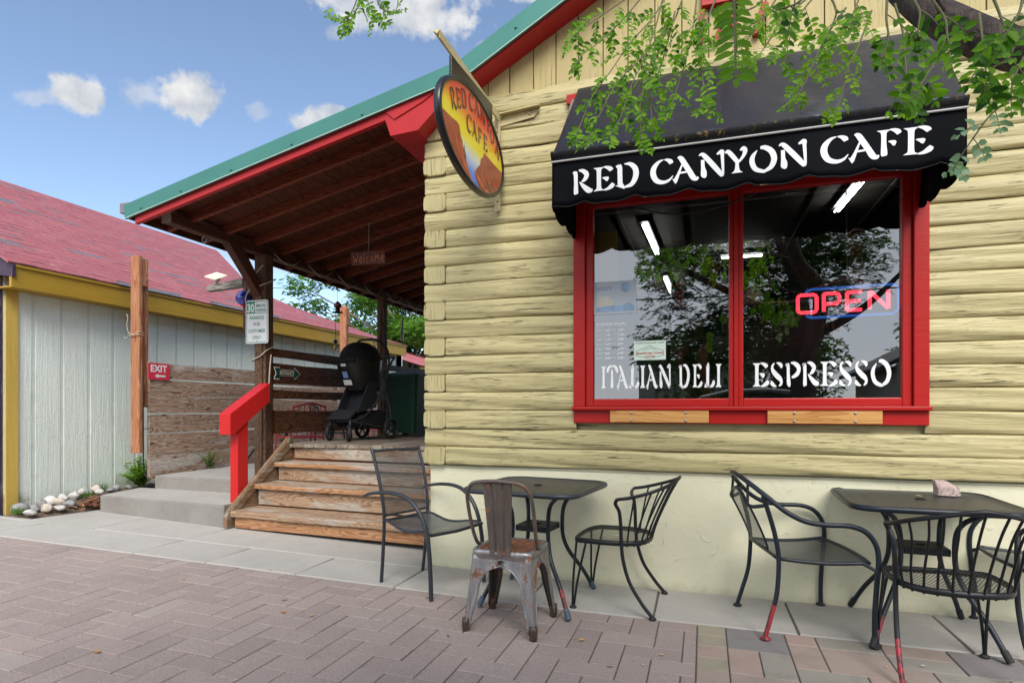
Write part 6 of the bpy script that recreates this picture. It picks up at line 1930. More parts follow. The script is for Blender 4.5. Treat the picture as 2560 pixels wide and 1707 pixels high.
# --- rusty sheet-steel cafe chair
def steel_chair():
    t = thing('steel_cafe_chair', 'rusty bare sheet steel chair with brown seat and narrow splat, seen from behind', 'chair', (-1.052, -0.942, 0.006), R(88), 'chairs round the cafe tables')
    zs = .452
    def half(z):  # half width of the leg frame at height z
        return .172 + .040 * max(0, 1 - z / .43) ** 1.25
    foot = .018
    # four sides of the leg frame, each a curved sheet with an arch cut out
    def leg_edge(z):
        if z < .30: return .030 + .040 * (z / .30)
        return .070
    NZ = 16
    for name, ax in (('back_apron', 2), ('right_apron', 3), ('front_apron', 0), ('left_apron', 1)):
        b = MB()
        a = R(90 * ax)
        ca, sa = math.cos(a), math.sin(a)
        def W_(d, l, z): return (d * ca - l * sa, d * sa + l * ca, z)
        arch_top, spring = .368, .215
        for s in (-1, 1):
            rows = []
            for i in range(NZ + 1):
                z = .004 + (.425 - .004) * i / NZ
                h = half(z)
                corner = h - .016
                w = leg_edge(z)
                if z <= spring: inner = corner + .016 - w
                elif z < arch_top:
                    q = (z - spring) / (arch_top - spring); i0 = half(spring) - leg_edge(spring); inner = i0 * math.sqrt(max(0, 1 - q * q))
                else: inner = 0
                inner = max(0, min(inner, corner - .008))
                row = []
                for k in range(6):
                    l = corner + (inner - corner) * k / 5
                    rib = .005 * math.sin(math.pi * min(1, k / 4.0)) if z < spring else .002
                    row.append(W_(h - rib * (1 if k < 5 else 0), s * l, z))
                # round the corner into the neighbouring side
                c0 = [W_(h - .016 + .016 * math.cos(R(q)), s * (h - .016 + .016 * math.sin(R(q))), z) for q in (45, 22)]
                rows.append(c0 + row)
            b.grid(rows, 0, True)
            # bright rolled lip round the arch
            lip = [r_[-1] for r_ in rows if True]
            lip = [p for p, i in zip(lip, range(NZ + 1)) if .02 < (.004 + (.425 - .004) * i / NZ) < arch_top + .02]
            b.tube(lip, .0045, 6, mi=0)
        b.build(name, M['tolix'] if ax in (2, 3) else M['tolix_shaded'], t, local=True, solid=.0022)
    for (sx, sy) in ((1, 1), (1, -1), (-1, 1), (-1, -1)):
        h = half(.0) - .016; c = MB()
        c.lathe([(.019, .0), (.0215, .012), (.023, .05), (.020, .075)], (sx * h, sy * h, 0), 'z', 12); c.build('foot_cap', M['tolix_foot'], t, local=True)
    # seat pan
    def rs(s, z, r): return [(x, y, z) for x, y in rrect(0, 0, 2 * s, 2 * s, r, 7)]
    b = MB(); b.grid([rs(.172, .400, .05), rs(.178, .424, .052), rs(.182, .440, .055), rs(.176, .452, .055), rs(.166, .455, .05), rs(.150, .449, .045)], 0, True, closed=True); sp = b.build('seat_edge', M['tolix'], t, local=True)
    b = MB(); b.grid([rs(.150, .4495, .045), rs(.08, .442, .03), rs(.02, .439, .01)], 0, True, closed=True); b.add(rs(.02, .439, .01), [list(range(len(rs(.02, .439, .01))))]); b.build('seat_pan', M['tolix_seat'], t, local=True)
    b = MB()
    for k in range(3):
        for j in (-1, 0, 1): b.lathe([(.0055, .4455 - .003 * (1 - abs(j) * .3)), (0, .4457)], (.02 - .03 * k, .028 * j, 0), 'z', 8)
    b.build('drain_holes', M['black_metal'], t, local=True)
    # bent tube hoop
    b = MB()
    L_ = [(-.02, .176, .448), (-.075, .180, .47), (-.13, .186, .56), (-.175, .190, .68), (-.205, .184, .76), (-.222, .158, .812), (-.230, .115, .832), (-.236, 0, .842)]
    pts = L_ + [(x, -y, z) for x, y, z in L_[-2::-1]]
    b.tube(pts, .0105, 10, smooth=6); b.build('back_hoop', M['tolix_back'], t, local=True)
    # splat
    b = MB(); rows = []
    for i in range(13):
        v = i / 12; z = .425 + .412 * v
        x = -.178 - .055 * v ** 1.1
        if v < .06: x = -.182
        w = .058 + .024 * v
        rows.append([(x + q, y, z) for q, y in ((.010, -w - .002), (-.001, -w), (-.002, -w * .55), (.004, -w * .47), (.004, -w * .36), (-.002, -w * .28), (-.002, w * .28), (.004, w * .36), (.004, w * .47), (-.002, w * .55), (-.001, w), (.010, w + .002))])
    b.grid(rows, 0, False); b.build('back_splat', M['tolix_back'], t, local=True, solid=.002)
    b = MB(); b.tube([(-.2, .0, .395), (.17, 0, .395)], .008, 6); b.tube([(0, -.17, .39), (0, .17, .39)], .008, 6); b.build('cross_brace', M['black_metal'], t, local=True)
    return t


steel_chair()


# --- barrel-backed wire chair
def wire_chair(lab, loc, rz, redleg=False):
    t = thing('wire_barrel_chair', lab, 'chair', loc, rz, 'chairs round the cafe tables')
    m = M['black_metal']
    def outline(s=1.0):
        P = []
        hw = .225 * s
        for a in range(0, 91, 15): P.append((.225 * s - .10 + .10 * math.cos(R(90 - a)) + 0, 0))
        pts = [(.235, -.12), (.215, -.185), (.165, -.222), (.05, -.236), (-.06, -.228), (-.14, -.195), (-.195, -.13), (-.215, 0)]
        pts = pts + [(x, -y) for x, y in pts[-2::-1]] + [(.242, 0)]
        return [(p.x * s, p.y * s) for p in catmull([(x, y, 0) for x, y in pts], 4, True)]
    zs = .432
    O = outline()
    b = MB(); b.tube([(x, y, zs - .008 - .012 * sstep(.15, .25, x)) for x, y in O], .0105, 8, closed=True, flat=1.5); b.build('seat_rim', m, t, local=True)
    def sf(s):
        return [(x * s, y * s, zs + .004 - .012 * (1 - s * s) - .012 * sstep(.15, .25, x * s)) for x, y in O]
    b = MB(); rr = [sf(s) for s in (.985, .8, .55, .3, .05)]
    uv = [[(p[1], p[0]) for p in r_] for r_ in rr]
    b.grid([r_ + [r_[0]] for r_ in rr], 0, True, .5, [u + [u[0]] for u in uv]); b.build('expanded_metal_seat', M['mesh_coarse'], t, local=True)
    # back rail: open ended, rising to the middle
    def rail(a):  # a from -1..1
        th = a * R(112)
        f = abs(a)
        return Vector((-.065 - .315 * math.cos(th) * (1.0 if f < 1 else 1) + .0, .262 * math.sin(th), .815 - .125 * f ** 1.35))
    Pr = [rail(-1 + 2 * k / 30) for k in range(31)]
    Pr = [Vector((-.055 - .335 * (max(0, math.cos((-1 + 2 * k / 30) * R(90)))) ** .75, .275 * math.sin((-1 + 2 * k / 30) * R(90)), .815 - .120 * abs(-1 + 2 * k / 30) ** 1.3)) for k in range(31)]
    b = MB(); b.tube(Pr, .0065, 8, flat=1.6); b.build('back_rail', m, t, local=True)
    n = 12
    for k in range(1, n):
        a = -1 + 2 * k / n
        top = Pr[min(30, int(round((a + 1) * 15)))]
        th = a * R(88)
        bot = Vector((-.04 - .172 * math.cos(th) ** .8, .222 * math.sin(th), zs - .02))
        mid = bot.lerp(top, .72); mid += Vector((.012 * math.cos(th), -.012 * math.sin(th), 0))
        q = MB(); q.tube([bot + Vector((0, 0, -.008)), bot.lerp(top, .3) + Vector((.012 * math.cos(th), 0, 0)), mid, top], .0056, 6, smooth=4); q.build('back_rod', m, t, local=True)
    for s in (1, -1):
        e = Pr[-1] if s > 0 else Pr[0]
        foot = (-.262, s * .262, .0)
        rl = redleg and s < 0 or redleg and s > 0
        q = MB(); q.tube([(foot[0] + .004, foot[1], .018), (-.20, s * .256, .085), (-.125, s * .246, .20), (-.085, s * .240, .33), (-.074, s * .238, .44), (-.070, s * .240, .55), (-.062, s * .244, .62), (e.x + .012, s * .258, .665), (e.x, e.y, e.z)], [.0115, .0115, .0115, .0115, .0115, .0115, .0115, .0115, .010], 8, smooth=5, mif=lambda p: 1 if (redleg and p.z < .16) else 0); lg = q.build('back_leg', [m, M['rub_red']], t, local=True)
        f = MB(); disc_foot(f, foot); f.build('foot_disc', M['rubber'], lg, local=True)
        foot = (.226, s * .235, .0)
        q = MB()
        q.tube([(foot[0] + .004, foot[1], .018), (.229, s * .222, .18), (.218, s * .184, .42)], .0075, 7, smooth=4); q.tube([(foot[0] - .005, foot[1], .018), (.198, s * .232, .18), (.145, s * .226, .425)], .0075, 7, smooth=4)
        lg = q.build('front_hairpin_leg', m, t, local=True)
        f = MB(); disc_foot(f, foot); f.build('foot_disc', M['rubber'], lg, local=True)
    return t


wire_chair('black wire barrel back chair at the right of the left table, facing left', (-0.53, -0.345, 0.0), R(176))
wire_chair('black wire barrel back chair with red rubbed legs in front of the right table', (1.095, -0.885, 0.0), R(91), True)


# --- wrought arm chair with rounded mesh back
def iron_armchair(lab, loc, rz, red=False):
    t = thing('iron_armchair', lab, 'chair', loc, rz, 'chairs round the cafe tables')
    m = M['blue_black_metal']
    half = [(.262, .338, .018), (.262, .336, .16), (.272, .335, .32), (.282, .335, .44), (.270, .335, .53), (.220, .335, .598), (.140, .334, .628), (.02, .332, .632), (-.08, .326, .648), (-.17, .305, .695), (-.25, .25, .765), (-.315, .17, .825), (-.345, .08, .855)]
    pts = half + [(-.352, 0, .862)] + [(x, -y, z) for x, y, z in half[::-1]]
    b = MB(); b.tube(pts, .0135, 10, smooth=5); b.build('arm_rail', m, t, local=True)
    for s in (1, -1):
        f = MB(); disc_foot(f, (.262, s * .338, 0), .026); f.build('front_foot_disc', M['rubber'], t, local=True)
        rl = red and s < 0
        foot = (-.262, s * .272, 0)
        q = MB(); q.tube([(foot[0], foot[1], .018), (-.235, s * .268, .11), (-.200, s * .262, .24), (-.188, s * .258, .38), (-.190, s * .254, .47), (-.21, s * .250, .58), (-.250, s * .246, .72), (-.265, s * .243, .765)], .0125, 9, smooth=5, mif=lambda p: 1 if (rl and p.z < .17) else 0); lg = q.build('back_leg', [m, M['rub_red']], t, local=True)
        f = MB(); disc_foot(f, foot, .026); f.build('foot_disc', M['rub_red'] if rl else M['rubber'], lg, local=True)
    def seat(u, v):
        x = -.190 + .44 * v; w = .250 + .052 * v
        y = (u - .5) * 2 * w
        x += .028 * v * (1 - (2 * u - 1) ** 2)
        return Vector((x, y, .432 - .014 * math.sin(math.pi * v))), (y, x)
    rows, uv = uvgrid(seat, 12, 12)
    b = MB(); b.grid(rows, 0, True, .5, uv); b.build('mesh_seat', M['mesh_blue_seat'], t, local=True)
    b = MB(); rim = [seat(k / 10, 0)[0] for k in range(11)] + [seat(1, k / 10)[0] for k in range(1, 11)] + [seat(1 - k / 10, 1)[0] for k in range(1, 11)] + [seat(0, 1 - k / 10)[0] for k in range(1, 10)]
    b.tube(rim, .0105, 8, closed=True)
    for s in (0, 1):
        p = seat(s, .93)[0]; b.tube([p, Vector((.272, (.335 if s else -.335), .40))], .0095, 7)
    b.build('seat_frame', m, t, local=True)
    def back(u, v):
        a = (u - .5) * 2
        z = .462 + (.315 - .075 * a * a) * v
        y = a * (.165 + .02 * v)
        x = -.215 - .105 * v ** 1.2 - .018 * (1 - a * a)
        return Vector((x, y, z)), (y, z)
    rows, uv = uvgrid(back, 12, 12)
    b = MB(); b.grid(rows, 0, True, .5, uv); b.build('mesh_back', M['mesh_back'], t, local=True)
    b = MB(); b.tube([Vector((-.250, -.246, .715)), back(0, 1)[0], back(.25, 1)[0], back(.5, 1)[0], back(.75, 1)[0], back(1, 1)[0], Vector((-.250, .246, .715))], .0105, 8, smooth=4)
    for u in (0, 1): b.tube([back(u, k / 8)[0] for k in range(9)], .006, 6)
    b.tube([back(k / 8, 0)[0] for k in range(9)], .007, 6)
    for a in (-.155, .155): b.tube([back(.5 + a * 2.9, 1)[0], Vector((-.318, a * .95, .838))], .008, 6)
    b.build('back_frame', m, t, local=True)
    return t


iron_armchair('blue black iron armchair with one red rubbed leg, left of the right table', (0.512, -0.418, 0.0), R(12), True)
iron_armchair('blue black iron armchair cut off by the right edge behind the wire chair', (1.775, -0.345, 0.0), R(180))
# ------------------------------------------------------------------ stroller on the porch
def build_stroller():
    t = thing('double_stroller', 'black double stroller with rounded canopy parked on the porch deck', 'stroller', (-4.045, 2.19, 0.853), R(-100))
    bl, fab = M['black_plastic'], M['black_fabric']
    def wheel(name, x, y, r, w, turn=0.0):
        rows = []
        ca, sa = math.cos(turn), math.sin(turn)
        def T(p): return (x + p[0] * ca - p[1] * sa, y + p[0] * sa + p[1] * ca, r + p[2])
        n = 28
        b = MB()
        prof = [(r * .80, -w * .42), (r * .93, -w * .5), (r, -w * .25), (r, w * .25), (r * .93, w * .5), (r * .80, w * .42)]
        b.grid([[T((q * math.cos(2 * math.pi * k / n), h, q * math.sin(2 * math.pi * k / n))) for k in range(n)] for q, h in prof + prof[:1]], 0, True, closed=True)
        wo = b.build(name, M['rubber'], t, local=True)
        b = MB()
        for k in range(5):
            a = 2 * math.pi * k / 5 + .3
            b.tube([T((0, 0, 0)), T((r * .82 * math.cos(a), 0, r * .82 * math.sin(a)))], r * .075, 6)
        b.grid([[T((q * math.cos(2 * math.pi * k / n), h, q * math.sin(2 * math.pi * k / n))) for k in range(n)] for q, h in ((r * .80, -w * .3), (r * .80, w * .3))], 0, True, closed=True)
        b.grid([[T((q * math.cos(2 * math.pi * k / n), h, q * math.sin(2 * math.pi * k / n))) for k in range(n)] for q, h in ((.001, -w * .4), (r * .2, -w * .4), (r * .2, w * .4), (.001, w * .4))], 0, True, closed=True)
        b.build('wheel_rim', M['grey_metal'], wo, local=True)
    wheel('front_wheel', .34, .155, .094, .045, .9); wheel('front_wheel', .32, -.165, .094, .045, .35)
    wheel('rear_wheel', -.32, .235, .128, .05); wheel('rear_wheel', -.32, -.235, .128, .05)
    b = MB()
    for s in (1, -1):
        b.tube([(.30, s * .16, .23), (.10, s * .20, .30), (-.10, s * .225, .50), (-.22, s * .225, .72), (-.36, s * .21, .96), (-.45, s * .19, 1.03)], .013, 8, smooth=5)
        b.tube([(-.32, s * .235, .13), (-.30, s * .235, .34), (-.21, s * .235, .58), (-.15, s * .225, .62)], .014, 8, smooth=4)
        b.tube([(.33, s * .16, .10), (.315, s * .16, .25)], .017, 8); b.tube([(.30, s * .16, .23), (-.05, s * .22, .17), (-.32, s * .235, .15)], .011, 8, smooth=4)
    b.tube([(.31, .16, .235), (.33, 0, .235), (.31, -.16, .235)], .012, 8, smooth=3); b.tube([(-.32, .235, .13), (-.32, -.235, .13)], .011, 8)
    b.build('frame', M['grey_metal'], t, local=True)
    b = MB(); b.tube([(-.45, .19, 1.03), (-.49, .12, 1.045), (-.49, -.12, 1.045), (-.45, -.19, 1.03)], .017, 10, smooth=4); b.build('handlebar', plain('brown_handle_leather', (.06, .025, .018), .5), t, local=True)
    # lower toddler seat, footrest and basket
    b = MB()
    rows = []
    for i in range(9):
        v = i / 8; x = .20 - .30 * v; z = .34 + .05 * v + .36 * max(0, v - .45) ** 1.1 * 1.6
        rows.append([(x + .02 * (1 - (2 * k / 8 - 1) ** 2), (k / 8 - .5) * .34, z - .03 * (1 - (2 * k / 8 - 1) ** 2)) for k in range(9)])
    b.grid(rows, 0, True)
    b.prism([(.20, -.17, .34), (.12, -.17, .50), (-.02, -.17, .74), (-.14, -.17, .74), (-.12, -.17, .40)], (0, 1, 0), .012); b.prism([(.20, .158, .34), (.12, .158, .50), (-.02, .158, .74), (-.14, .158, .74), (-.12, .158, .40)], (0, 1, 0), .012)
    b.build('lower_seat', M['dark_fabric'], t, local=True, solid=.012)
    b = MB(); b.prism([(.39, -.165, .255), (.22, -.165, .37), (.17, -.165, .37), (.32, -.165, .245)], (0, 1, 0), .33); b.build('footrest', M['dark_fabric'], t, local=True, bevel=.012)
    b = MB(); b.prism([(.16, -.2, .30), (.18, -.2, .16), (-.27, -.2, .16), (-.29, -.2, .36)], (0, 1, 0), .4); b.build('storage_basket', fab, t, local=True, bevel=.02)
    # infant car seat above, facing back
    b = MB()
    rows = []
    for i in range(13):
        v = i / 12
        z = .60 + .38 * v
        xf = .10 + .17 * math.sin(v * 1.45) ; xb = -.30 + .02 * math.sin(v * 3)
        w = .14 + .075 * math.sin(min(1, v * 1.2) * 1.5)
        rows.append([((xf + xb) / 2 + (xf - xb) / 2 * math.copysign(abs(math.cos(2 * math.pi * k / 20)) ** .7, math.cos(2 * math.pi * k / 20)), w * math.copysign(abs(math.sin(2 * math.pi * k / 20)) ** .7, math.sin(2 * math.pi * k / 20)), z) for k in range(20)])
    b.grid(rows, 0, True, closed=True); b.add(rows[0], [list(range(19, -1, -1))]); b.build('infant_seat_shell', bl, t, local=True)
    b = MB(); rows = []
    for i in range(11):
        ph = R(90 * i / 10)
        row = []
        for k in range(25):
            a = 2 * math.pi * k / 24
            fold = 1 + .018 * math.sin(9 * a) * math.cos(ph)
            row.append((-.03 + (.285 * math.cos(ph) ** .8) * math.cos(a) * fold, .222 * math.cos(ph) ** .8 * math.sin(a) * fold, .955 + .245 * math.sin(ph)))
        rows.append(row)
    b.grid(rows, 0, True); b.build('canopy', fab, t, local=True)
    b = MB(); b.tube([(.262, -.18, .955), (.29, 0, .945), (.262, .18, .955)], .02, 8, smooth=5); b.build('canopy_edge', fab, t, local=True)
    b = MB(); b.tube([(-.22, .235, .74), (-.28, .24, .92), (-.25, .23, 1.13), (-.16, .16, 1.225), (-.12, 0, 1.24), (-.16, -.16, 1.225), (-.25, -.23, 1.13), (-.28, -.24, .92), (-.22, -.235, .74)], .015, 10, smooth=5); b.build('carry_handle', bl, t, local=True)
    for nm, z, x, w, h, m in (('white_label', .90, .2665, .075, .030, M['white']), ('blue_label', .785, .232, .075, .075, plain('label_blue', (.16, .30, .55), .6)), ('instruction_label', .695, .190, .125, .060, M['sign_white'])):
        b = MB(); b.obox((x, -.0, z), (.002, 0, 0), (0, w / 2, 0), (.0018 * 0 + h * .22, 0, h / 2)); b.build(nm, m, t, local=True)
    b = MB(); b.lathe([(.018, -.246), (.018, -.236)], (-.02, 0, .37), 'y', 12); b.build('red_button', M['sign_red'], t, local=True)
    for s in (-1, 1):
        b = MB(); b.lathe([(.026, -.012), (.026, .012)], (-.15, s * .235, .60), 'y', 12); b.build('frame_hinge', M['grey_metal'], t, local=True)
    b = MB(); b.ball((-.36, -.24, .86), (.022, .02, .026), 10); b.build('blue_toy', plain('toy_blue', (.03, .25, .55), .4), t, local=True)
    b = MB(); b.ball((-.345, -.245, .815), (.022, .018, .016), 10); b.build('yellow_toy', plain('toy_yellow', (.6, .45, .03), .4), t, local=True)


build_stroller()

# green wheeled bin behind the stroller
t = thing('green_wheelie_bin', 'tall dark green plastic bin standing in the shade behind the stroller', 'bin', (-3.93, 3.25, 0.853))
b = MB()
P0, P1 = rrect(-3.93, 3.27, .40, .44, .05), rrect(-3.93, 3.27, .50, .54, .05)
b.grid([[(x, y, .90) for x, y in P0], [(x, y, 1.66) for x, y in P1]], 0, False, closed=True); b.add([(x, y, .90) for x, y in P0], [list(range(len(P0)))]); b.build('bin_body', M['bin_green'], t)
b = MB(); P2 = rrect(-3.93, 3.27, .54, .58, .05); b.grid([[(x, y, 1.655) for x, y in P2], [(x, y, 1.70) for x, y in P2], [(x * .0 + (-3.93) + (x + 3.93) * .6, 3.27 + (y - 3.27) * .6, 1.735) for x, y in P2]], 0, False, closed=True); b.add([(-3.93 + (x + 3.93) * .6, 3.27 + (y - 3.27) * .6, 1.735) for x, y in P2], [list(range(len(P2)))]); b.build('bin_lid', M['bin_green'], t)
for s in (-1, 1):
    b = MB(); b.lathe([(.09, -.025), (.09, .025)], (-3.93 + s * .17, 3.50, .945), 'x', 16); b.build('bin_wheel', M['rubber'], t)

# ------------------------------------------------------------------ patio furniture glimpsed behind the post
def slat_chair(lab, loc, rz, mat, group=None):
    t = thing('patio_chair', lab, 'chair', loc, rz, group)
    for s in (1, -1):
        b = MB(); b.tube([(-.24, s * .22, 0), (-.20, s * .215, .42), (-.29, s * .21, .82)], .012, 8, smooth=4); b.build('back_leg', mat, t, local=True)
        b = MB(); b.tube([(.26, s * .24, 0), (.23, s * .235, .40), (.18, s * .25, .60), (.02, s * .25, .635), (-.23, s * .235, .64)], .012, 8, smooth=4); b.build('arm_and_front_leg', mat, t, local=True)
    b = MB(); b.box(-.21, .24, -.22, .22, .405, .425); b.build('seat', mat, t, local=True, bevel=.008)
    b = MB(); b.tube([(-.285, .21, .80), (-.33, 0, .85), (-.285, -.21, .80)], .012, 8, smooth=5); b.build('top_rail', mat, t, local=True)
    for k in range(5):
        b = MB(); y = -.14 + .07 * k; b.tube([(-.21, y, .43), (-.30, y, .83)], .006, 6); b.build('back_slat', mat, t, local=True)
    return t


slat_chair('red metal patio chair behind the porch post and handrail', (-5.02, 2.35, 0.452), R(150), M['red_chair'], 'chairs on the patio')
slat_chair('red metal patio chair seen between the railing boards behind the stroller', (-5.25, 4.9, 0.452), R(200), M['red_chair'], 'chairs on the patio')
slat_chair('black metal patio chair seen through the lower gap of the porch railing', (-5.4, 3.6, 0.452), R(20), M['black_metal'], 'chairs on the patio')
t = thing('patio_table', 'dark folding patio table with slanted legs behind the red handrail', 'table', (-5.55, 2.45, 0.452))
b = MB(); P = rrect(-5.50, 2.45, .72, .72, .06); b.prism([(x, y, 1.165) for x, y in P], (0, 0, 1), .028); b.build('table_top', M['black_metal'], t)
for (xa, ya, xb, yb, m) in ((-5.80, 2.15, -5.30, 2.30, M['black_metal']), (-5.20, 2.15, -5.70, 2.30, M['chrome']), (-5.80, 2.75, -5.30, 2.62, M['black_metal']), (-5.20, 2.75, -5.70, 2.62, M['black_metal'])):
    b = MB(); b.tube([(xa, ya, .455), (xb, yb, 1.163)], .014, 8); b.build('table_leg', m, t)

# ------------------------------------------------------------------ river stones, weeds, litter
def soil_z(x, y): return gz(-6.7) + .012 + (.03 + .085 * sstep(.05, 1.0, y)) * sstep(-6.30, -6.62, x)


ST = [(-6.70, .075, .100, .07, .055, 'g', 'large speckled grey stone at the foot of the mustard corner board'), (-6.60, .15, .062, .05, .040, 'g', 'smooth dark grey stone right of the large speckled stone'), (-6.49, .03, .080, .05, .034, 'p', 'pale pointed stone lowest on the walk edge, nearest the grass tuft'),
      (-6.51, .20, .075, .055, .048, 't', 'tan blocky stone on the walk edge'), (-6.47, .30, .075, .05, .034, 'p', 'low pale stone between the tan block and the wedge stone'), (-6.50, .42, .080, .055, .045, 'g', 'grey green wedge stone at the right end of the front row'), (-6.73, .30, .055, .05, .050, 'g', 'blue grey stone against the shed, left of the big white stone'),
      (-6.70, .37, .080, .06, .062, 'p', 'big round white stone by the shed wall'), (-6.62, .40, .075, .055, .050, 't', 'pinkish tan stone in front of the big white stone'), (-6.72, .52, .055, .05, .055, 'p', 'small white stone peeping out behind the big white one'), (-6.66, .60, .080, .06, .055, 'p', 'broad white stone at the back of the heap, by the grass tuft'),
      (-6.80, .78, .052, .045, .045, 'p', 'round cream stone against the shed above the mulch'), (-6.72, .80, .058, .045, .040, 'g', 'grey stone between the grass tuft and the mulch'), (-6.72, .88, .062, .055, .060, 't', 'pink round stone near the corner of the concrete step'), (-6.60, .84, .048, .045, .040, 'p', 'pale stone touching the corner of the concrete step'),
      (-6.67, 1.02, .052, .04, .022, 'g', 'low grey stone behind the corner of the concrete step'), (-6.70, 1.13, .048, .045, .038, 'g', 'dark round stone left of the green weed'), (-6.68, 1.27, .065, .045, .030, 'g', 'flat rough grey stone at the left foot of the green weed'), (-6.62, 1.52, .060, .045, .025, 'g', 'flat grey stone at the right foot of the green weed')]
for k, (x, y, a, c_, h, m, lab) in enumerate(ST):
    z = soil_z(x, y)
    o = build_rock('river_stone', (x, y, z + h * .62), (a, c_, h), {'g': M['stone_grey'], 'p': M['stone'], 't': M['stone_tan']}[m], k + 3, 9)
    tag(o, lab, 'stone', 'river stones along the shed')
b = MB(); rg = random.Random(5)
for k in range(420):
    a = rg.uniform(0, 6.28); r_ = abs(rg.gauss(0, .55)); x = -6.40 + .15 * r_ * math.cos(a); y = .66 + .26 * r_ * math.sin(a); l = rg.uniform(.012, .045); th = rg.uniform(0, 3.14)
    if x > -6.19 and y > .5: continue
    z = soil_z(x, y) + .01 + .03 * max(0, 1 - r_) + rg.uniform(0, .02)
    d = Vector((math.cos(th), math.sin(th), rg.uniform(-.2, .2))) * l; w = Vector((-math.sin(th), math.cos(th), rg.uniform(-.4, .4))) * l * .22
    c_ = Vector((x, y, z)); b.add([c_ - d - w, c_ + d - w, c_ + d + w, c_ - d + w], [(0, 1, 2, 3)], 0, False, rg.random())
tag(b.build('bark_mulch', M['mulch']), kind='stuff')


def leaflet(b, p, d, n, L_, w, mi, fc, fold=.18):
    d = d.normalized(); s = d.cross(n)
    if s.length < 1e-5: s = d.orthogonal()
    s.normalize(); n2 = s.cross(d)
    up = n2 * (w * fold)
    P = [p, p + d * (L_ * .30) + s * (w * .46) + up, p + d * (L_ * .72) + s * (w * .40) + up, p + d * L_, p + d * (L_ * .72) - s * (w * .40) + up, p + d * (L_ * .30) - s * (w * .46) + up]
    b.add(P, [(0, 1, 2, 3), (0, 3, 4, 5)], mi, True, fc)


def weed(name, lab, loc, h, spread, n, mats, seed, lw=.020):
    rg = random.Random(seed)
    t = thing(name, lab, 'plant', loc)
    st = MB(); lf = MB()
    for k in range(n):
        a = rg.uniform(0, 6.28); r_ = spread * rg.random() ** .6
        hh = h * rg.uniform(.55, 1.0) * (1 - .35 * r_ / max(spread, .01))
        pts = [(0, 0, 0), (r_ * .35 * math.cos(a), r_ * .35 * math.sin(a), hh * .45), (r_ * math.cos(a), r_ * math.sin(a), hh)]
        C = catmull(pts, 5); st.tube(C, .0025, 4)
        for q in C[2:]:
            for j in range(4):
                az = rg.uniform(0, 6.28); d = Vector((math.cos(az), math.sin(az), rg.uniform(-.1, .7)))
                leaflet(lf, q, d, Vector((0, 0, 1)), lw * rg.uniform(1.2, 2.4), lw * rg.uniform(.6, 1.0), 0, rg.random())
    st.build('stem', M['twig'], t, local=True); lf.build('leaf_mass', mats, t, local=True)


weed('green_weed', 'bright green bushy weed at the foot of the board fence', (-6.60, 1.36, .26), .40, .21, 60, M['leaf_weed'], 3, .024)
weed('green_weed', 'thin pale weed growing up against the fence boards on the patio', (-6.12, 1.95, .452), .34, .16, 9, M['leaf_ash'], 8, .018)
for k, (x, y, lab) in enumerate(((-6.60, -.01, 'grass tuft in front of the stones by the mustard corner'), (-6.62, .68, 'grass tuft beside the red brown mulch'), (-6.82, 1.05, 'sparse weed tuft against the shed siding'))):
    rg = random.Random(k); b = MB()
    for j in range(60):
        a = rg.uniform(0, 6.28); r_ = rg.uniform(0, .06); l = rg.uniform(.05, .12); p = Vector((x + r_ * math.cos(a) * 1.3, y + r_ * math.sin(a), soil_z(x, y))); d = Vector((rg.uniform(-.6, .6), rg.uniform(-.6, .6), 1)).normalized() * l; w = Vector((math.cos(a), math.sin(a), 0)) * .004
        b.add([p - w, p + w, p + d], [(0, 1, 2)], 0, False, rg.random())
    tag(b.build('grass_tuft', M['leaf_ash'], loc=(x, y, gz(x) + .03)), lab, 'grass tuft', 'grass tufts by the shed')
LV = [(-2.36, -1.27, .045, 'o'), (-1.31, -1.25, .028, 'g'), (-.62, -1.06, .045, 'd'), (-.20, -1.12, .034, 't'), (-2.82, -2.05, .05, 'o'), (-2.17, -1.26, .04, 't'), (-3.03, -.585, .04, 't'), (-.28, -1.27, .025, 't'), (-.33, -1.22, .02, 't'), (1.00, -.87, .035, 'w'), (.83, -.93, .02, 'd'), (-.55, -.93, .02, 'o'), (-3.4, -1.0, .03, 'o'), (-.66, -1.05, .022, 'g'), (1.26, -.24, .05, 't')]
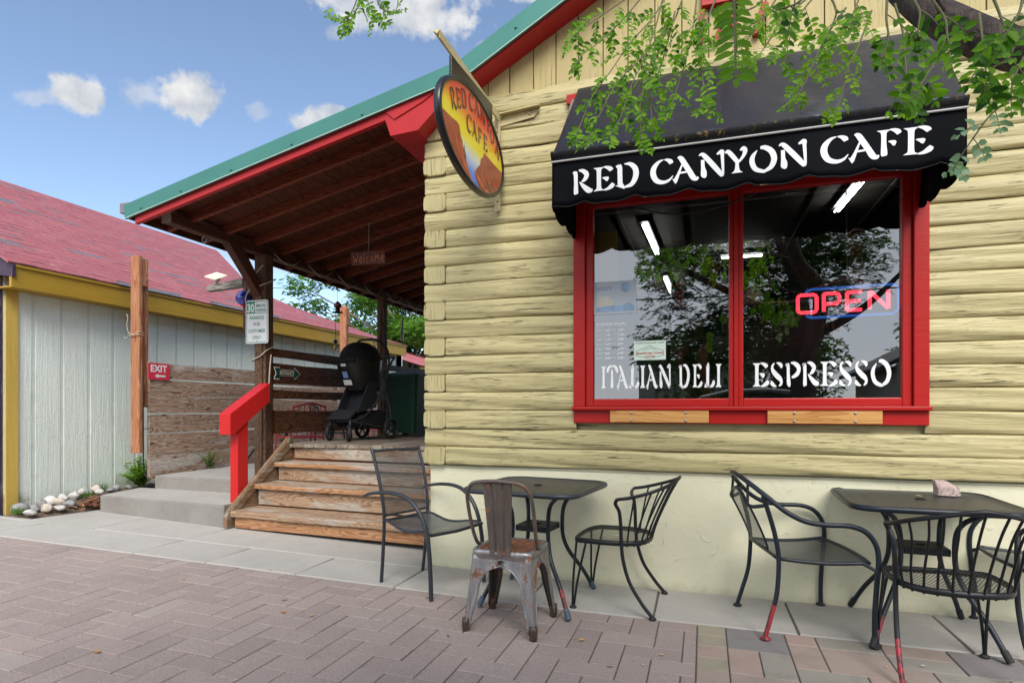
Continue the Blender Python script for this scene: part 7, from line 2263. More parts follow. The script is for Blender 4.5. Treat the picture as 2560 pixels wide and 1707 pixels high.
for k, (x, y, r_, c_) in enumerate(LV):
    r_ *= .75
    rg = random.Random(k + 40); b = MB(); a = rg.uniform(0, 6.28)
    zz = gz(x) + .006 if k != 14 else .744
    if k == 14: x, y = 1.15, -.30
    rows = []
    for i in range(6):
        v = i / 5; w = r_ * .34 * math.sin(math.pi * min(.98, v + .04)) ** .8
        rows.append([(x + (v - .5) * r_ * math.cos(a) - s * w * math.sin(a), y + (v - .5) * r_ * math.sin(a) + s * w * math.cos(a), zz + .35 * abs(s) * w + r_ * .25 * (v - .5) ** 2) for s in (-1, 0, 1)])
    b.grid(rows, 0, True, rg.random())
    wh = {'o': 'orange dry', 't': 'tan dry', 'g': 'small green', 'd': 'curled golden', 'w': 'whitish'}[c_]
    where = ['on the paving left of the steel chair', 'under the rusty steel chair', 'on the paving right of the steel chair', 'near the edge of the mixed colour pavers', 'lying at the bottom edge of the picture', 'near the joint by the sidewalk', 'at the edge where flags meet the pavers', 'low on the pink pavers by the coloured border', 'close beside another on the pink pavers', 'on a brown paver under the wire chair', 'on the coloured pavers below the right table', 'by the left table foot with the red paint', 'far left on the pink herringbone pavers', 'beside the curled golden leaf', 'lying on the right table by its collar'][k]
    tag(b.build('fallen_leaf', {'o': M['leaf_dry'], 't': M['leaf_tan'], 'g': M['leaf_weed'], 'd': plain('golden_leaf', (.58, .33, .06), .8), 'w': M['stone']}[c_], loc=(x, y, zz)), '%s leaf %s' % (wh, where), 'leaf', 'fallen leaves')

# ------------------------------------------------------------------ behind the glass
t = thing('neon_open_sign', 'lit red neon OPEN sign with blue border hanging in the right pane', 'neon sign', (0.86, 0.12, 1.83))
OPN = {'O': [[(0, .12), (0, .88), (.12, 1), (.88, 1), (1, .88), (1, .12), (.88, 0), (.12, 0), (0, .12)]], 'P': [[(0, 0), (0, 1), (.85, 1), (1, .88), (1, .55), (.85, .42), (.05, .42)]], 'E': [[(1, 1), (0, 1), (0, 0), (1, 0)], [(0, .5), (.9, .5)]], 'N': [[(0, 0), (0, 1), (1, 0), (1, 1)]]}
for ch, x0, x1 in (('O', .588, .700), ('P', .742, .832), ('E', .876, .960), ('N', 1.005, 1.108)):
    b = MB()
    for s in OPN[ch]:
        for a_, c_ in zip(s, s[1:]): b.tube([(x0 + a_[0] * (x1 - x0), .12, 1.866 + a_[1] * .115 + .012 * (x0 - .588)), (x0 + c_[0] * (x1 - x0), .12, 1.866 + c_[1] * .115 + .012 * (x0 - .588))], .0115, 8)
    b.build('red_letter', M['neon_red'], t)
b = MB(); b.tube([(.635, .135, 2.000), (.665, .135, 2.018), (1.14, .135, 2.024), (1.168, .135, 2.0), (1.17, .135, 1.87), (1.14, .135, 1.838), (.665, .135, 1.832), (.638, .135, 1.85)], .008, 8); b.build('blue_border', M['neon_blue'], t)
b = MB()
z = 2.55; k = 0
def chain(b, A, B):
    A, B = Vector(A), Vector(B); n = int((B - A).length / .014)
    for i in range(n):
        p = A.lerp(B, i / n); q = A.lerp(B, (i + 1.25) / n); o = Vector((.003, 0, 0)) if i % 2 else Vector((0, .003, 0))
        b.tube([p + o, q + o], .0018, 4); b.tube([p - o, q - o], .0018, 4)
chain(b, (.862, .12, 3.24), (.879, .12, 2.075)); chain(b, (.879, .12, 2.075), (.68, .13, 2.026)); chain(b, (.879, .12, 2.075), (1.02, .13, 2.03)); b.build('hanging_chain', M['steel'], t)

for k, (x0, y0, x1, y1, lab) in enumerate(((-.60, 2.2, -.56, 3.45, 'ceiling tube lamp behind the left pane, nearest the window'), (.10, 3.9, .70, 3.93, 'ceiling tube lamp running crosswise behind the mullion'), (-.55, 4.9, -.52, 6.1, 'ceiling tube lamp farthest back behind the left pane'), (1.28, 1.55, 1.24, 2.35, 'double ceiling tube lamp at the top of the right pane'))):
    zt = 3.17
    t = thing('ceiling_lamp', lab, 'lamp', ((x0 + x1) / 2, (y0 + y1) / 2, zt), 0, 'lit tube lamps on the cafe ceiling')
    d = Vector((x1 - x0, y1 - y0, 0)).normalized(); s = Vector((-d.y, d.x, 0))
    for q in (-1, 1):
        b = MB(); b.tube([Vector((x0, y0, zt)) + s * .017 * q, Vector((x1, y1, zt)) + s * .017 * q], .0075, 8); b.build('tube', M['tube_light'], t)
    b = MB(); b.obox(((x0 + x1) / 2, (y0 + y1) / 2, zt + .045), d * ((Vector((x1, y1, 0)) - Vector((x0, y0, 0))).length / 2 + .03), s * .045, (0, 0, .018)); b.build('housing', M['grey_metal'], t)

t = thing('bar_counter', 'dark green bar counter with grey top along the inside of the window', 'counter', (.3, .85, .85))
b = MB(); b.box(-.48, 2.4, .70, 1.15, 2.012, 2.034); b.build('counter_top', M['counter'], t, bevel=.004)
b = MB(); b.box(.30, .80, .715, 1.0, 2.035, 2.052); b.build('grey_ledge', M['grey_top'], t)
for x in (-.30, .95, 2.2):
    b = MB(); b.tube([(x, .95, .852), (x, .95, 2.011)], .028, 10); b.build('counter_leg', M['grey_metal'], t)
b = MB(); b.box(.25, 2.4, 1.12, 1.14, 1.2, 2.0); b.build('front_panel', M['counter'], t)
t = thing('insulated_tumbler', 'magenta tumbler with green band and orange lid on the bar counter', 'tumbler', (-.21, .92, 2.035))
b = MB(); b.lathe([(.036, 2.036), (.038, 2.06), (.048, 2.12), (.052, 2.215)], (-.21, .92, 0), 'z', 18); b.build('cup_body', M['pink'], t)
b = MB(); b.lathe([(.0525, 2.2155), (.053, 2.235)], (-.21, .92, 0), 'z', 18); b.build('green_band', M['teal'], t)
b = MB(); b.lathe([(.054, 2.2355), (.052, 2.252), (.02, 2.258)], (-.21, .92, 0), 'z', 18); b.lathe([(.010, 2.258), (.010, 2.285)], (-.20, .92, 0), 'z', 8); b.build('lid', M['orange'], t)
t = thing('miniature_house', 'white miniature house ornament on the bar counter behind the mullion', 'ornament', (.36, .86, 2.053))
b = MB(); b.box(.285, .415, .80, .92, 2.053, 2.12); b.prism([(.285, .80, 2.12), (.415, .80, 2.12), (.35, .80, 2.185)], (0, 1, 0), .12); b.build('house_body', M['white'], t, bevel=.003)
b = MB()
for s in (-1, 1): b.prism([(.35 - s * .0, .79, 2.20), (.35 + s * .085, .79, 2.115), (.35 + s * .085, .79, 2.125), (.35, .79, 2.212)] if s > 0 else [(.35, .79, 2.212), (.265, .79, 2.125), (.265, .79, 2.115), (.35, .79, 2.20)], (0, 1, 0), .14)
b.build('house_roof', M['white'], t)
b = MB()
for x in (.325, .375): b.tube([(x - .014, .798, 2.06), (x - .014, .798, 2.09), (x, .798, 2.105), (x + .014, .798, 2.09), (x + .014, .798, 2.06)], .0025, 5, smooth=3)
b.build('arched_window', M['grey_metal'], t)
b = MB(); rg = random.Random(2)
rows = []
for i in range(9):
    rows.append([(-.13 + .19 * k / 12, .84 + .14 * i / 8, 2.038 + .034 * abs(math.sin(k * .9 + i * 1.3)) * math.sin(math.pi * k / 12) * math.sin(math.pi * i / 8) + .02 * math.sin(math.pi * i / 8) * math.sin(math.pi * k / 12)) for k in range(13)])
b.grid(rows, 0, True); tag(b.build('crumpled_bag', M['white'], loc=(-.03, .9, 2.036), solid=.002), 'crumpled white paper bag on the bar counter next to the tumbler', 'bag')

# poster and card on the panes; poster colours washed pale as by the reflection
t = thing('award_poster', 'pale award poster with sunrise picture on the left pane', 'poster', (-.595, .06, 1.90))
b = MB(); b.box(-.74, -.447, .06, .064, 1.898, 2.127); b.build('paper', M['poster'], t)
l = text_mb('BEST', .034, (-.665, .0595, 2.066), (1, 0, 0), (0, 0, 1), 0, fit=.115, bold=.03); l.build('heading', M['poster_ink'], t)
b = MB(); b.prism([(-.725, .0592, 1.915), (-.46, .0592, 1.915), (-.46, .0592, 1.95), (-.50, .0592, 1.975), (-.56, .0592, 1.95), (-.60, .0592, 1.958), (-.725, .0592, 1.945)], (0, 1, 0), .0005); b.build('blue_hills', M['poster_blue'], t)
b = MB(); b.prism([(-.72, .0594, 1.947), (-.61, .0594, 1.959), (-.60, .0594, 1.99), (-.64, .0594, 2.025), (-.70, .0594, 2.02), (-.72, .0594, 1.98)], (0, 1, 0), .0004); b.build('sunrise', M['poster_yellow'], t)
b = MB(); n = 20; b.prism([(-.52 + .034 * math.cos(2 * math.pi * k / n), .0594, 2.080 + .034 * math.sin(2 * math.pi * k / n)) for k in range(n)], (0, 1, 0), .0004); b.build('round_seal', M['poster_blue'], t)
l = text_mb('WINNER', .016, (-.52, .0595, 2.020), (1, 0, 0), (0, 0, 1), 0, fit=.08); l.build('red_line', M['poster_red'], t)
t.location.y -= .0705
t = thing('coffee_card', 'pale green MOUNTAIN TOWN COFFEE card stuck on the left pane', 'card', (-.355, .012, 1.57))
b = MB(); b.box(-.462, -.248, .012, .014, 1.571, 1.703); b.build('card', M['sticker'], t)
l = text_mb('MOUNTAIN TOWN', .021, (-.355, .0115, 1.610), (1, 0, 0), (0, 0, 1), 0, fit=.178, bold=.04); text_mb('COFFEE', .013, (-.355, .0115, 1.591), (1, 0, 0), (0, 0, 1), 0, fit=.072, bold=.05, mb=l); l.build('rust_lettering', M['rust_ink'], t)
l = text_mb('Proudly serving locally roasted', .015, (-.355, .0115, 1.685), (1, 0, 0), (0, 0, 1), 0, fit=.19, bold=.01)
H = [(-.448, 1.632), (-.355, 1.668), (-.262, 1.632), (-.262, 1.602), (-.355, 1.58), (-.448, 1.602)]
for a_, c_ in zip(H, H[1:] + H[:1]): l.tube([(a_[0], .0112, a_[1]), (c_[0], .0112, c_[1])], .0012, 4)
mt = [(-.40, 1.634), (-.378, 1.648), (-.368, 1.643), (-.352, 1.658), (-.335, 1.643), (-.326, 1.648), (-.306, 1.634)]
for a_, c_ in zip(mt, mt[1:]): l.tube([(a_[0], .0112, a_[1]), (c_[0], .0112, c_[1])], .001, 4)
l.build('green_print', M['dark_ink'], t)
t.location.y -= .0205


# people inside the café, dim behind the glass
def body(name, J, E, mats, parent, root=0, sub=2):
    me = bpy.data.meshes.new(name)
    inv = PM[parent].inverted()
    me.from_pydata([tuple(inv @ Vector(p[:3])) for p in J], E, [])
    me.materials.append(mats)
    o = bpy.data.objects.new(name, me); COL.objects.link(o); o.parent = parent; PM[o] = PM[parent]
    md = o.modifiers.new('skin', 'SKIN'); md.use_smooth_shade = True
    if len(me.skin_vertices):
        for i, p in enumerate(J):
            r_ = p[3] if isinstance(p[3], tuple) else (p[3], p[3])
            me.skin_vertices[0].data[i].radius = r_
            me.skin_vertices[0].data[i].use_root = (i == root)
    s = o.modifiers.new('sub', 'SUBSURF'); s.levels = sub; s.render_levels = sub
    return o


def head(t, c, r, yaw, cap=None, shades=False, hair=None):
    c = Vector(c); Rz = Matrix.Rotation(yaw, 3, 'Z')
    def P(x, y, z): return c + Rz @ Vector((x, y, z))   # x is the direction of the face
    b = MB(); rows = []
    n = 20
    for i in range(15):
        th = math.pi * i / 14; row = []
        for k in range(n):
            a = 2 * math.pi * k / n
            x, y, z = math.sin(th) * math.cos(a), math.sin(th) * math.sin(a), -math.cos(th)
            w = .076 * (1 - .28 * max(0, -z) ** 1.5); dpt = .095 * (1 - .10 * max(0, -z))
            ex = 0
            if x > .6 and abs(y) < .28: ex = .020 * math.exp(-((z + .12) / .14) ** 2) * math.exp(-(y / .13) ** 2)
            if x > .5: ex -= .006 * math.exp(-((z - .12) / .10) ** 2) * (math.exp(-((abs(y) - .42) / .16) ** 2))
            if x > .4: ex += .006 * math.exp(-((z + .45) / .08) ** 2) * math.exp(-(y / .3) ** 2)
            row.append(P(x * dpt + ex, y * w, z * .122))
        rows.append(row)
    b.grid(rows, 0, True, closed=True)
    for s in (1, -1): b.ball(P(-.005, s * .074, -.005), (.018, .014, .028), 8)
    h = b.build('head', M['skin'], t)
    e = MB()
    for s in (1, -1): e.ball(P(.082, s * .031, .016), .012, 8)
    e.build('eye', M['white'], h)
    m = MB(); m.tube([P(.086, -.024, -.055), P(.093, 0, -.052), P(.086, .024, -.055)], .004, 5); m.build('mouth', M['red_cloth'], h)
    if shades:
        g = MB()
        for s in (1, -1): g.grid([[P(.098 - .012 * (q * q), s * (.034 + .026 * q), .018 + dz) for q in (-1, -.5, 0, .5, 1)] for dz in (-.016, 0, .016)], 0, True)
        g.tube([P(.10, -.06, .03), P(.105, 0, .03), P(.10, .06, .03)], .003, 5); g.tube([P(.095, .06, .026), P(0, .08, .02)], .003, 5); g.tube([P(.095, -.06, .026), P(0, -.08, .02)], .003, 5)
        g.build('sunglasses', M['car_glass'], h, solid=.002)
    if hair is not None:
        q = MB(); rows = []
        for i in range(9):
            th = math.pi * (.5 + .5 * i / 8); rows.append([P(-.012 + .098 * math.sin(th) * math.cos(2 * math.pi * k / n) - (.01 if math.cos(2 * math.pi * k / n) > 0 else 0), .084 * math.sin(th) * math.sin(2 * math.pi * k / n), .028 - .11 * math.cos(th)) for k in range(n)])
        q.grid(rows, 0, True, closed=True)
        q.ball(P(-.06, 0, -.03), (.06, .078, .10), 10); q.build('hair', hair, h)
    if cap is not None:
        q = MB(); rows = []
        for i in range(9):
            th = math.pi * (.5 + .5 * i / 8); rows.append([P(-.004 + .102 * math.sin(th) * math.cos(2 * math.pi * k / n), .086 * math.sin(th) * math.sin(2 * math.pi * k / n), .040 - .095 * math.cos(th)) for k in range(n)])
        q.grid(rows, 0, True, closed=True); q.build('cap', cap, h)
        q = MB(); q.grid([[P(.08 + .085 * v, y * (1 - .35 * v * abs(y) * 6), .048 - .022 * v - .9 * y * y) for y in (-.07, -.035, 0, .035, .07)] for v in (0, .35, .7, 1)], 0, True); q.build('cap_peak', cap, h, solid=.004)


def hand(t, wrist, d, side, name='hand'):
    """palm with four curled fingers of unequal length and a thumb off its side"""
    w = Vector(wrist); d = Vector(d).normalized(); s = Vector(side).normalized(); n = d.cross(s)
    b = MB(); b.tube([w, w + d * .03, w + d * .075], [.020, .030, .034], 8, flat=.5)
    for k, L_ in enumerate((.062, .074, .068, .052)):
        o = w + d * .078 + s * (-.027 + .018 * k)
        b.tube([o, o + d * L_ * .45, o + d * L_ * .8 - n * .018, o + d * L_ * .85 - n * .038], [.009, .0085, .008, .007], 6, smooth=3)
    o = w + d * .03 - s * .026; b.tube([o, o + d * .025 - s * .028, o + d * .055 - s * .034 - n * .01], [.011, .010, .008], 6, smooth=3)
    return b.build(name, M['skin'], t)


def build_people():
    # standing behind the right pane: cap, dark glasses
    fx, fy, fl = 1.22, 1.42, 0.852
    t = thing('person', 'dim standing figure in cap and dark sunglasses inside, behind the right pane', 'person', (fx, fy, fl))
    D = Vector((-.28, -.96, 0)).normalized(); S = Vector((D.y, -D.x, 0)) * -1
    def at(f, s, z): p = Vector((fx, fy, fl)) + D * f + S * s; return (p.x, p.y, fl + z)
    J = [(*at(0, 0, .95), (.15, .11)), (*at(.02, 0, 1.18), (.145, .10)), (*at(.03, 0, 1.42), (.17, .105)), (*at(.01, 0, 1.53), .055), (*at(.03, 0, 1.62), .05),
         (*at(.0, .20, 1.45), .062), (*at(.02, .27, 1.18), .048), (*at(.22, .22, 1.02), .032), (*at(0, -.20, 1.45), .062), (*at(.02, -.27, 1.18), .048), (*at(.24, -.18, 1.06), .032),
         (*at(0, .10, .88), .095), (*at(.03, .11, .50), .062), (*at(-.02, .11, .09), .045), (*at(.12, .12, .03), .035), (*at(0, -.10, .88), .095), (*at(.02, -.11, .50), .062), (*at(-.03, -.11, .09), .045), (*at(.11, -.12, .03), .035)]
    E = [(0, 1), (1, 2), (2, 3), (3, 4), (2, 5), (5, 6), (6, 7), (2, 8), (8, 9), (9, 10), (0, 11), (11, 12), (12, 13), (13, 14), (0, 15), (15, 16), (16, 17), (17, 18)]
    body('body', J, E, M['grey_shirt'], t)
    b = MB()
    for s in (1, -1): b.tube([at(.0, s * .10, .92), at(.03, s * .11, .5), at(-.02, s * .11, .07)], [.112, .078, .062], 12)
    b.tube([at(0, 0, .80), at(0, 0, .97)], [.16, .165], 14, flat=.75); b.build('trousers', M['teal_shirt'], t)
    for s in (1, -1):
        w = at(.235, s * .20, 1.04); hand(t, w, D + Vector((0, 0, -.15)), S * s)
    head(t, at(.055, 0, 1.735), .1, math.atan2(D.y, D.x), cap=M['red_cloth'], shades=True, hair=M['hair'])
    # sitting on a stool at the counter
    cx, cy = .10, 1.55
    st = thing('bar_stool', 'dark bar stool behind the counter carrying the seated figure', 'stool', (cx, cy, .852))
    b = MB(); b.lathe([(.16, 1.63), (.175, 1.65), (.165, 1.672), (.0, 1.675)], (cx, cy, 0), 'z', 20); b.build('seat', M['black_fabric'], st)
    for k in range(4):
        a = R(45 + 90 * k); b = MB(); b.tube([(cx + .10 * math.cos(a), cy + .10 * math.sin(a), 1.63), (cx + .2 * math.cos(a), cy + .2 * math.sin(a), .853)], .012, 8); b.build('leg', M['black_metal'], st)
    b = MB(); n = 24; b.tube([(cx + .165 * math.cos(2 * math.pi * k / n), cy + .165 * math.sin(2 * math.pi * k / n), 1.13) for k in range(n)], .01, 6, closed=True); b.build('foot_ring', M['black_metal'], st)
    t = thing('person', 'dim seated figure in striped shorts with bare legs inside, behind the left pane', 'person', (cx, cy, 1.68))
    D = Vector((-.55, -.83, 0)).normalized(); S = Vector((-D.y, D.x, 0))
    def at2(f, s, z): p = Vector((cx, cy, 0)) + D * f + S * s; return (p.x, p.y, z)
    J = [(*at2(-.02, 0, 1.78), (.15, .12)), (*at2(0, 0, 2.0), (.13, .10)), (*at2(.03, 0, 2.22), (.16, .10)), (*at2(.03, 0, 2.33), .05), (*at2(.05, 0, 2.42), .048),
         (*at2(.02, .18, 2.25), .058), (*at2(.10, .24, 2.10), .042), (*at2(.33, .14, 2.09), .03), (*at2(.02, -.18, 2.25), .058), (*at2(.10, -.24, 2.10), .042), (*at2(.33, -.14, 2.09), .03),
         (*at2(.05, .10, 1.77), .09), (*at2(.42, .12, 1.74), .06), (*at2(.30, .12, 1.30), .042), (*at2(.28, .12, 1.18), .036), (*at2(.40, .13, 1.155), .03), (*at2(.05, -.10, 1.77), .09), (*at2(.44, -.10, 1.73), .06), (*at2(.20, -.14, 1.32), .042), (*at2(.16, -.14, 1.18), .036), (*at2(.28, -.15, 1.155), .03)]
    E = [(0, 1), (1, 2), (2, 3), (3, 4), (2, 5), (5, 6), (6, 7), (2, 8), (8, 9), (9, 10), (0, 11), (11, 12), (12, 13), (13, 14), (14, 15), (0, 16), (16, 17), (17, 18), (18, 19), (19, 20)]
    body('body', J, E, M['skin'], t)
    b = MB(); b.tube([at2(-.02, 0, 1.76), at2(0, 0, 2.0), at2(.03, 0, 2.2), at2(.03, 0, 2.29)], [.165, .15, .175, .10], 14, flat=.72, smooth=3)
    for s in (1, -1): b.tube([at2(.02, s * .16, 2.25), at2(.08, s * .235, 2.12)], [.075, .06], 10)
    b.build('shirt', M['navy'], t)
    b = MB()
    for s in (1, -1): b.tube([at2(-.04, s * .09, 1.78), at2(.18, s * .105, 1.77), at2(.34, s * .12, 1.75)], [.12, .105, .092], 12)
    b.build('striped_shorts', M['stripe'], t)
    for s in (1, -1): hand(t, at2(.33, s * .14, 2.085), D + S * (-.5 * s), S * s)
    head(t, at2(.07, 0, 2.53), .1, math.atan2(D.y, D.x), hair=M['hair'])


build_people()
# ------------------------------------------------------------------ trees
def compound(b, p, d, n, L_, pairs, ll, lw, mi, rg, droop=.6, fcb=.5, fcs=.3, smi=1):
    """one pinnate leaf: thin rachis and paired leaflets"""
    d = d.normalized(); pts = []
    q = p.copy(); dd = d.copy()
    for i in range(pairs + 1):
        pts.append(q.copy()); q += dd * (L_ / pairs); dd = (dd + Vector((0, 0, -droop / pairs))).normalized()
    b.tube(pts, [.0017, .0010], 3, mi=smi, cap=False)
    for i in range(1, len(pts)):
        t = (pts[i] - pts[i - 1]).normalized(); s = t.cross(n)
        if s.length < 1e-4: s = t.orthogonal()
        s.normalize(); nn = s.cross(t)
        f = math.sin(math.pi * (.22 + .70 * i / len(pts)))
        for sg in (1, -1):
            if rg.random() < .10: continue
            o = Vector((rg.uniform(-.45, .45), rg.uniform(-.5, .5), rg.uniform(-.5, .25)))
            leaflet(b, pts[i], s * sg + t * .55 + o * .6, nn + o, ll * f * rg.uniform(.70, 1.22), lw * f * rg.uniform(.75, 1.2), mi, min(1, max(0, rg.gauss(fcb, fcs))))
    leaflet(b, pts[-1], pts[-1] - pts[-2], n, ll * .6, lw * .6, mi, min(1, max(0, rg.gauss(fcb, fcs))))


TW = {1:[(-0.15,-1.18,3.29),(-0.24,-1.23,3.13),(-0.34,-1.28,3.0),(-0.42,-1.33,2.86),(-0.51,-1.38,2.71),(-0.56,-1.42,2.56),(-0.59,-1.45,2.49)],2:[(-0.18,-1.3,3.19),(-0.22,-1.33,3.01),(-0.27,-1.37,2.85),(-0.32,-1.4,2.73),(-0.36,-1.44,2.58),(-0.41,-1.47,2.48)],3:[(-0.09,-1.27,3.19),(-0.14,-1.3,3.04),(-0.22,-1.35,2.9),(-0.25,-1.38,2.76),(-0.28,-1.41,2.62),(-0.27,-1.43,2.43)],4:[(-0.37,-1.15,3.31),(-0.46,-1.2,3.23),(-0.54,-1.24,3.16),(-0.62,-1.29,3.08),(-0.65,-1.32,3.01)],5:[(-0.03,-1.35,3.12),(-0.05,-1.38,2.94),(-0.07,-1.41,2.83),(-0.1,-1.44,2.71),(-0.14,-1.47,2.56)],6:[(0.0,-1.45,2.97),(-0.03,-1.48,2.84),(-0.01,-1.49,2.7),(0.0,-1.51,2.6),(0.02,-1.53,2.5)],61:[(-0.31,-1.13,3.3),(-0.39,-1.17,3.19),(-0.49,-1.23,3.07),(-0.58,-1.28,2.98),(-0.62,-1.31,2.89)],62:[(-0.15,-1.28,3.07),(-0.25,-1.34,2.91),(-0.38,-1.4,2.76),(-0.46,-1.45,2.59),(-0.51,-1.49,2.46)],63:[(-0.13,-1.28,3.11),(-0.18,-1.32,2.88),(-0.23,-1.35,2.71),(-0.23,-1.38,2.59),(-0.21,-1.39,2.5)],7:[(0.06,-2.85,2.11),(0.06,-2.87,2.04),(0.06,-2.89,1.99),(0.06,-2.91,1.93),(0.06,-2.93,1.89)],8:[(0.35,-1.34,3.03),(0.22,-1.4,2.92),(0.11,-1.45,2.85),(0.02,-1.5,2.8),(-0.01,-1.54,2.75)],81:[(0.3,-1.35,3.03),(0.24,-1.39,2.92),(0.17,-1.43,2.82),(0.14,-1.47,2.75),(0.11,-1.5,2.7)],82:[(0.39,-1.53,2.89),(0.3,-1.58,2.8),(0.26,-1.62,2.72),(0.22,-1.65,2.65),(0.18,-1.68,2.59)],83:[(0.44,-1.41,2.97),(0.38,-1.45,2.88),(0.34,-1.49,2.78),(0.32,-1.51,2.67)],9:[(0.5,-1.71,2.72),(0.43,-1.75,2.61),(0.39,-1.78,2.52),(0.35,-1.82,2.42),(0.3,-1.86,2.32)],91:[(0.58,-1.58,2.79),(0.51,-1.62,2.68),(0.46,-1.65,2.58),(0.43,-1.69,2.5)],10:[(0.59,-1.68,2.71),(0.54,-1.71,2.57),(0.5,-1.75,2.48),(0.47,-1.78,2.36),(0.44,-1.81,2.27)],11:[(0.58,-2.0,2.53),(0.6,-2.01,2.43),(0.6,-2.03,2.34),(0.6,-2.05,2.25),(0.6,-2.07,2.16)],111:[(0.5,-2.23,2.42),(0.49,-2.26,2.34),(0.49,-2.28,2.27),(0.47,-2.3,2.21)],12:[(0.74,-2.05,2.38),(0.67,-2.09,2.29),(0.62,-2.13,2.21),(0.58,-2.16,2.13)],13:[(0.95,-1.98,2.24),(0.88,-2.02,2.17),(0.81,-2.07,2.11),(0.75,-2.11,2.03),(0.69,-2.15,1.94)],14:[(0.75,-2.15,2.37),(0.75,-2.17,2.29),(0.75,-2.19,2.21),(0.74,-2.22,2.12)],15:[(0.79,-2.24,2.24),(0.77,-2.27,2.17),(0.72,-2.31,2.13),(0.69,-2.34,2.06)],16:[(0.9,-2.1,2.29),(0.85,-2.14,2.21),(0.82,-2.17,2.14),(0.81,-2.19,2.08)],17:[(0.58,-2.31,2.35),(0.61,-2.32,2.28),(0.61,-2.34,2.22),(0.61,-2.36,2.17)],18:[(0.56,-2.21,2.43),(0.58,-2.23,2.36),(0.57,-2.25,2.29),(0.58,-2.27,2.24)],19:[(0.74,-2.26,2.35),(0.75,-2.28,2.28),(0.75,-2.3,2.23),(0.71,-2.33,2.17)],20:[(0.77,-2.35,2.28),(0.75,-2.38,2.23),(0.72,-2.41,2.18),(0.69,-2.44,2.14)],21:[(0.4,-1.95,2.64),(0.42,-1.96,2.56),(0.39,-1.99,2.48),(0.37,-2.02,2.43)],22:[(0.53,-1.8,2.71),(0.5,-1.83,2.63),(0.47,-1.86,2.56)],23:[(0.2,-2.01,2.64),(0.17,-2.05,2.58),(0.12,-2.08,2.55),(0.07,-2.12,2.54)],24:[(0.05,-1.85,2.78),(0.02,-1.88,2.69),(0.0,-1.91,2.63),(-0.02,-1.94,2.59)],25:[(0.25,-2.52,2.29),(0.22,-2.55,2.25),(0.18,-2.59,2.22)],26:[(0.82,-2.34,2.24),(0.77,-2.37,2.18),(0.73,-2.41,2.14),(0.71,-2.44,2.1)],30:[(-1.76,-1.39,3.51),(-1.8,-1.4,3.39),(-1.85,-1.41,3.34),(-1.91,-1.44,3.35)],31:[(-1.71,-1.37,3.51),(-1.79,-1.4,3.37),(-1.83,-1.41,3.29)],32:[(-1.69,-1.36,3.51),(-1.67,-1.36,3.42),(-1.61,-1.34,3.37),(-1.56,-1.32,3.39)],33:[(-1.74,-1.38,3.49),(-1.71,-1.37,3.39),(-1.65,-1.35,3.32)]}
STY = {  # spacing, leaf length, pairs, leaflet length, width, material, tone
 'a': (.062, .150, 7, .040, .020, 'leaf', .6), 'b': (.050, .110, 7, .031, .016, 'leaf_light', .5), 'c': (.055, .10, 4, .036, .022, 'leaf_pale', .5), 'd': (.068, .13, 5, .042, .022, 'leaf', .45), 'e': (.02, .0, 0, .044, .017, 'leaf', .6)}
KIND = {4: 'a', 7: 'e', 8: 'b', 81: 'b', 82: 'b', 83: 'a', 9: 'b', 91: 'b', 10: 'b', 11: 'd', 111: 'd', 12: 'a', 13: 'c', 14: 'd', 15: 'd', 16: 'a', 17: 'd', 18: 'd', 19: 'd', 20: 'd', 21: 'a', 22: 'b', 23: 'b', 24: 'a', 25: 'd', 26: 'd'}


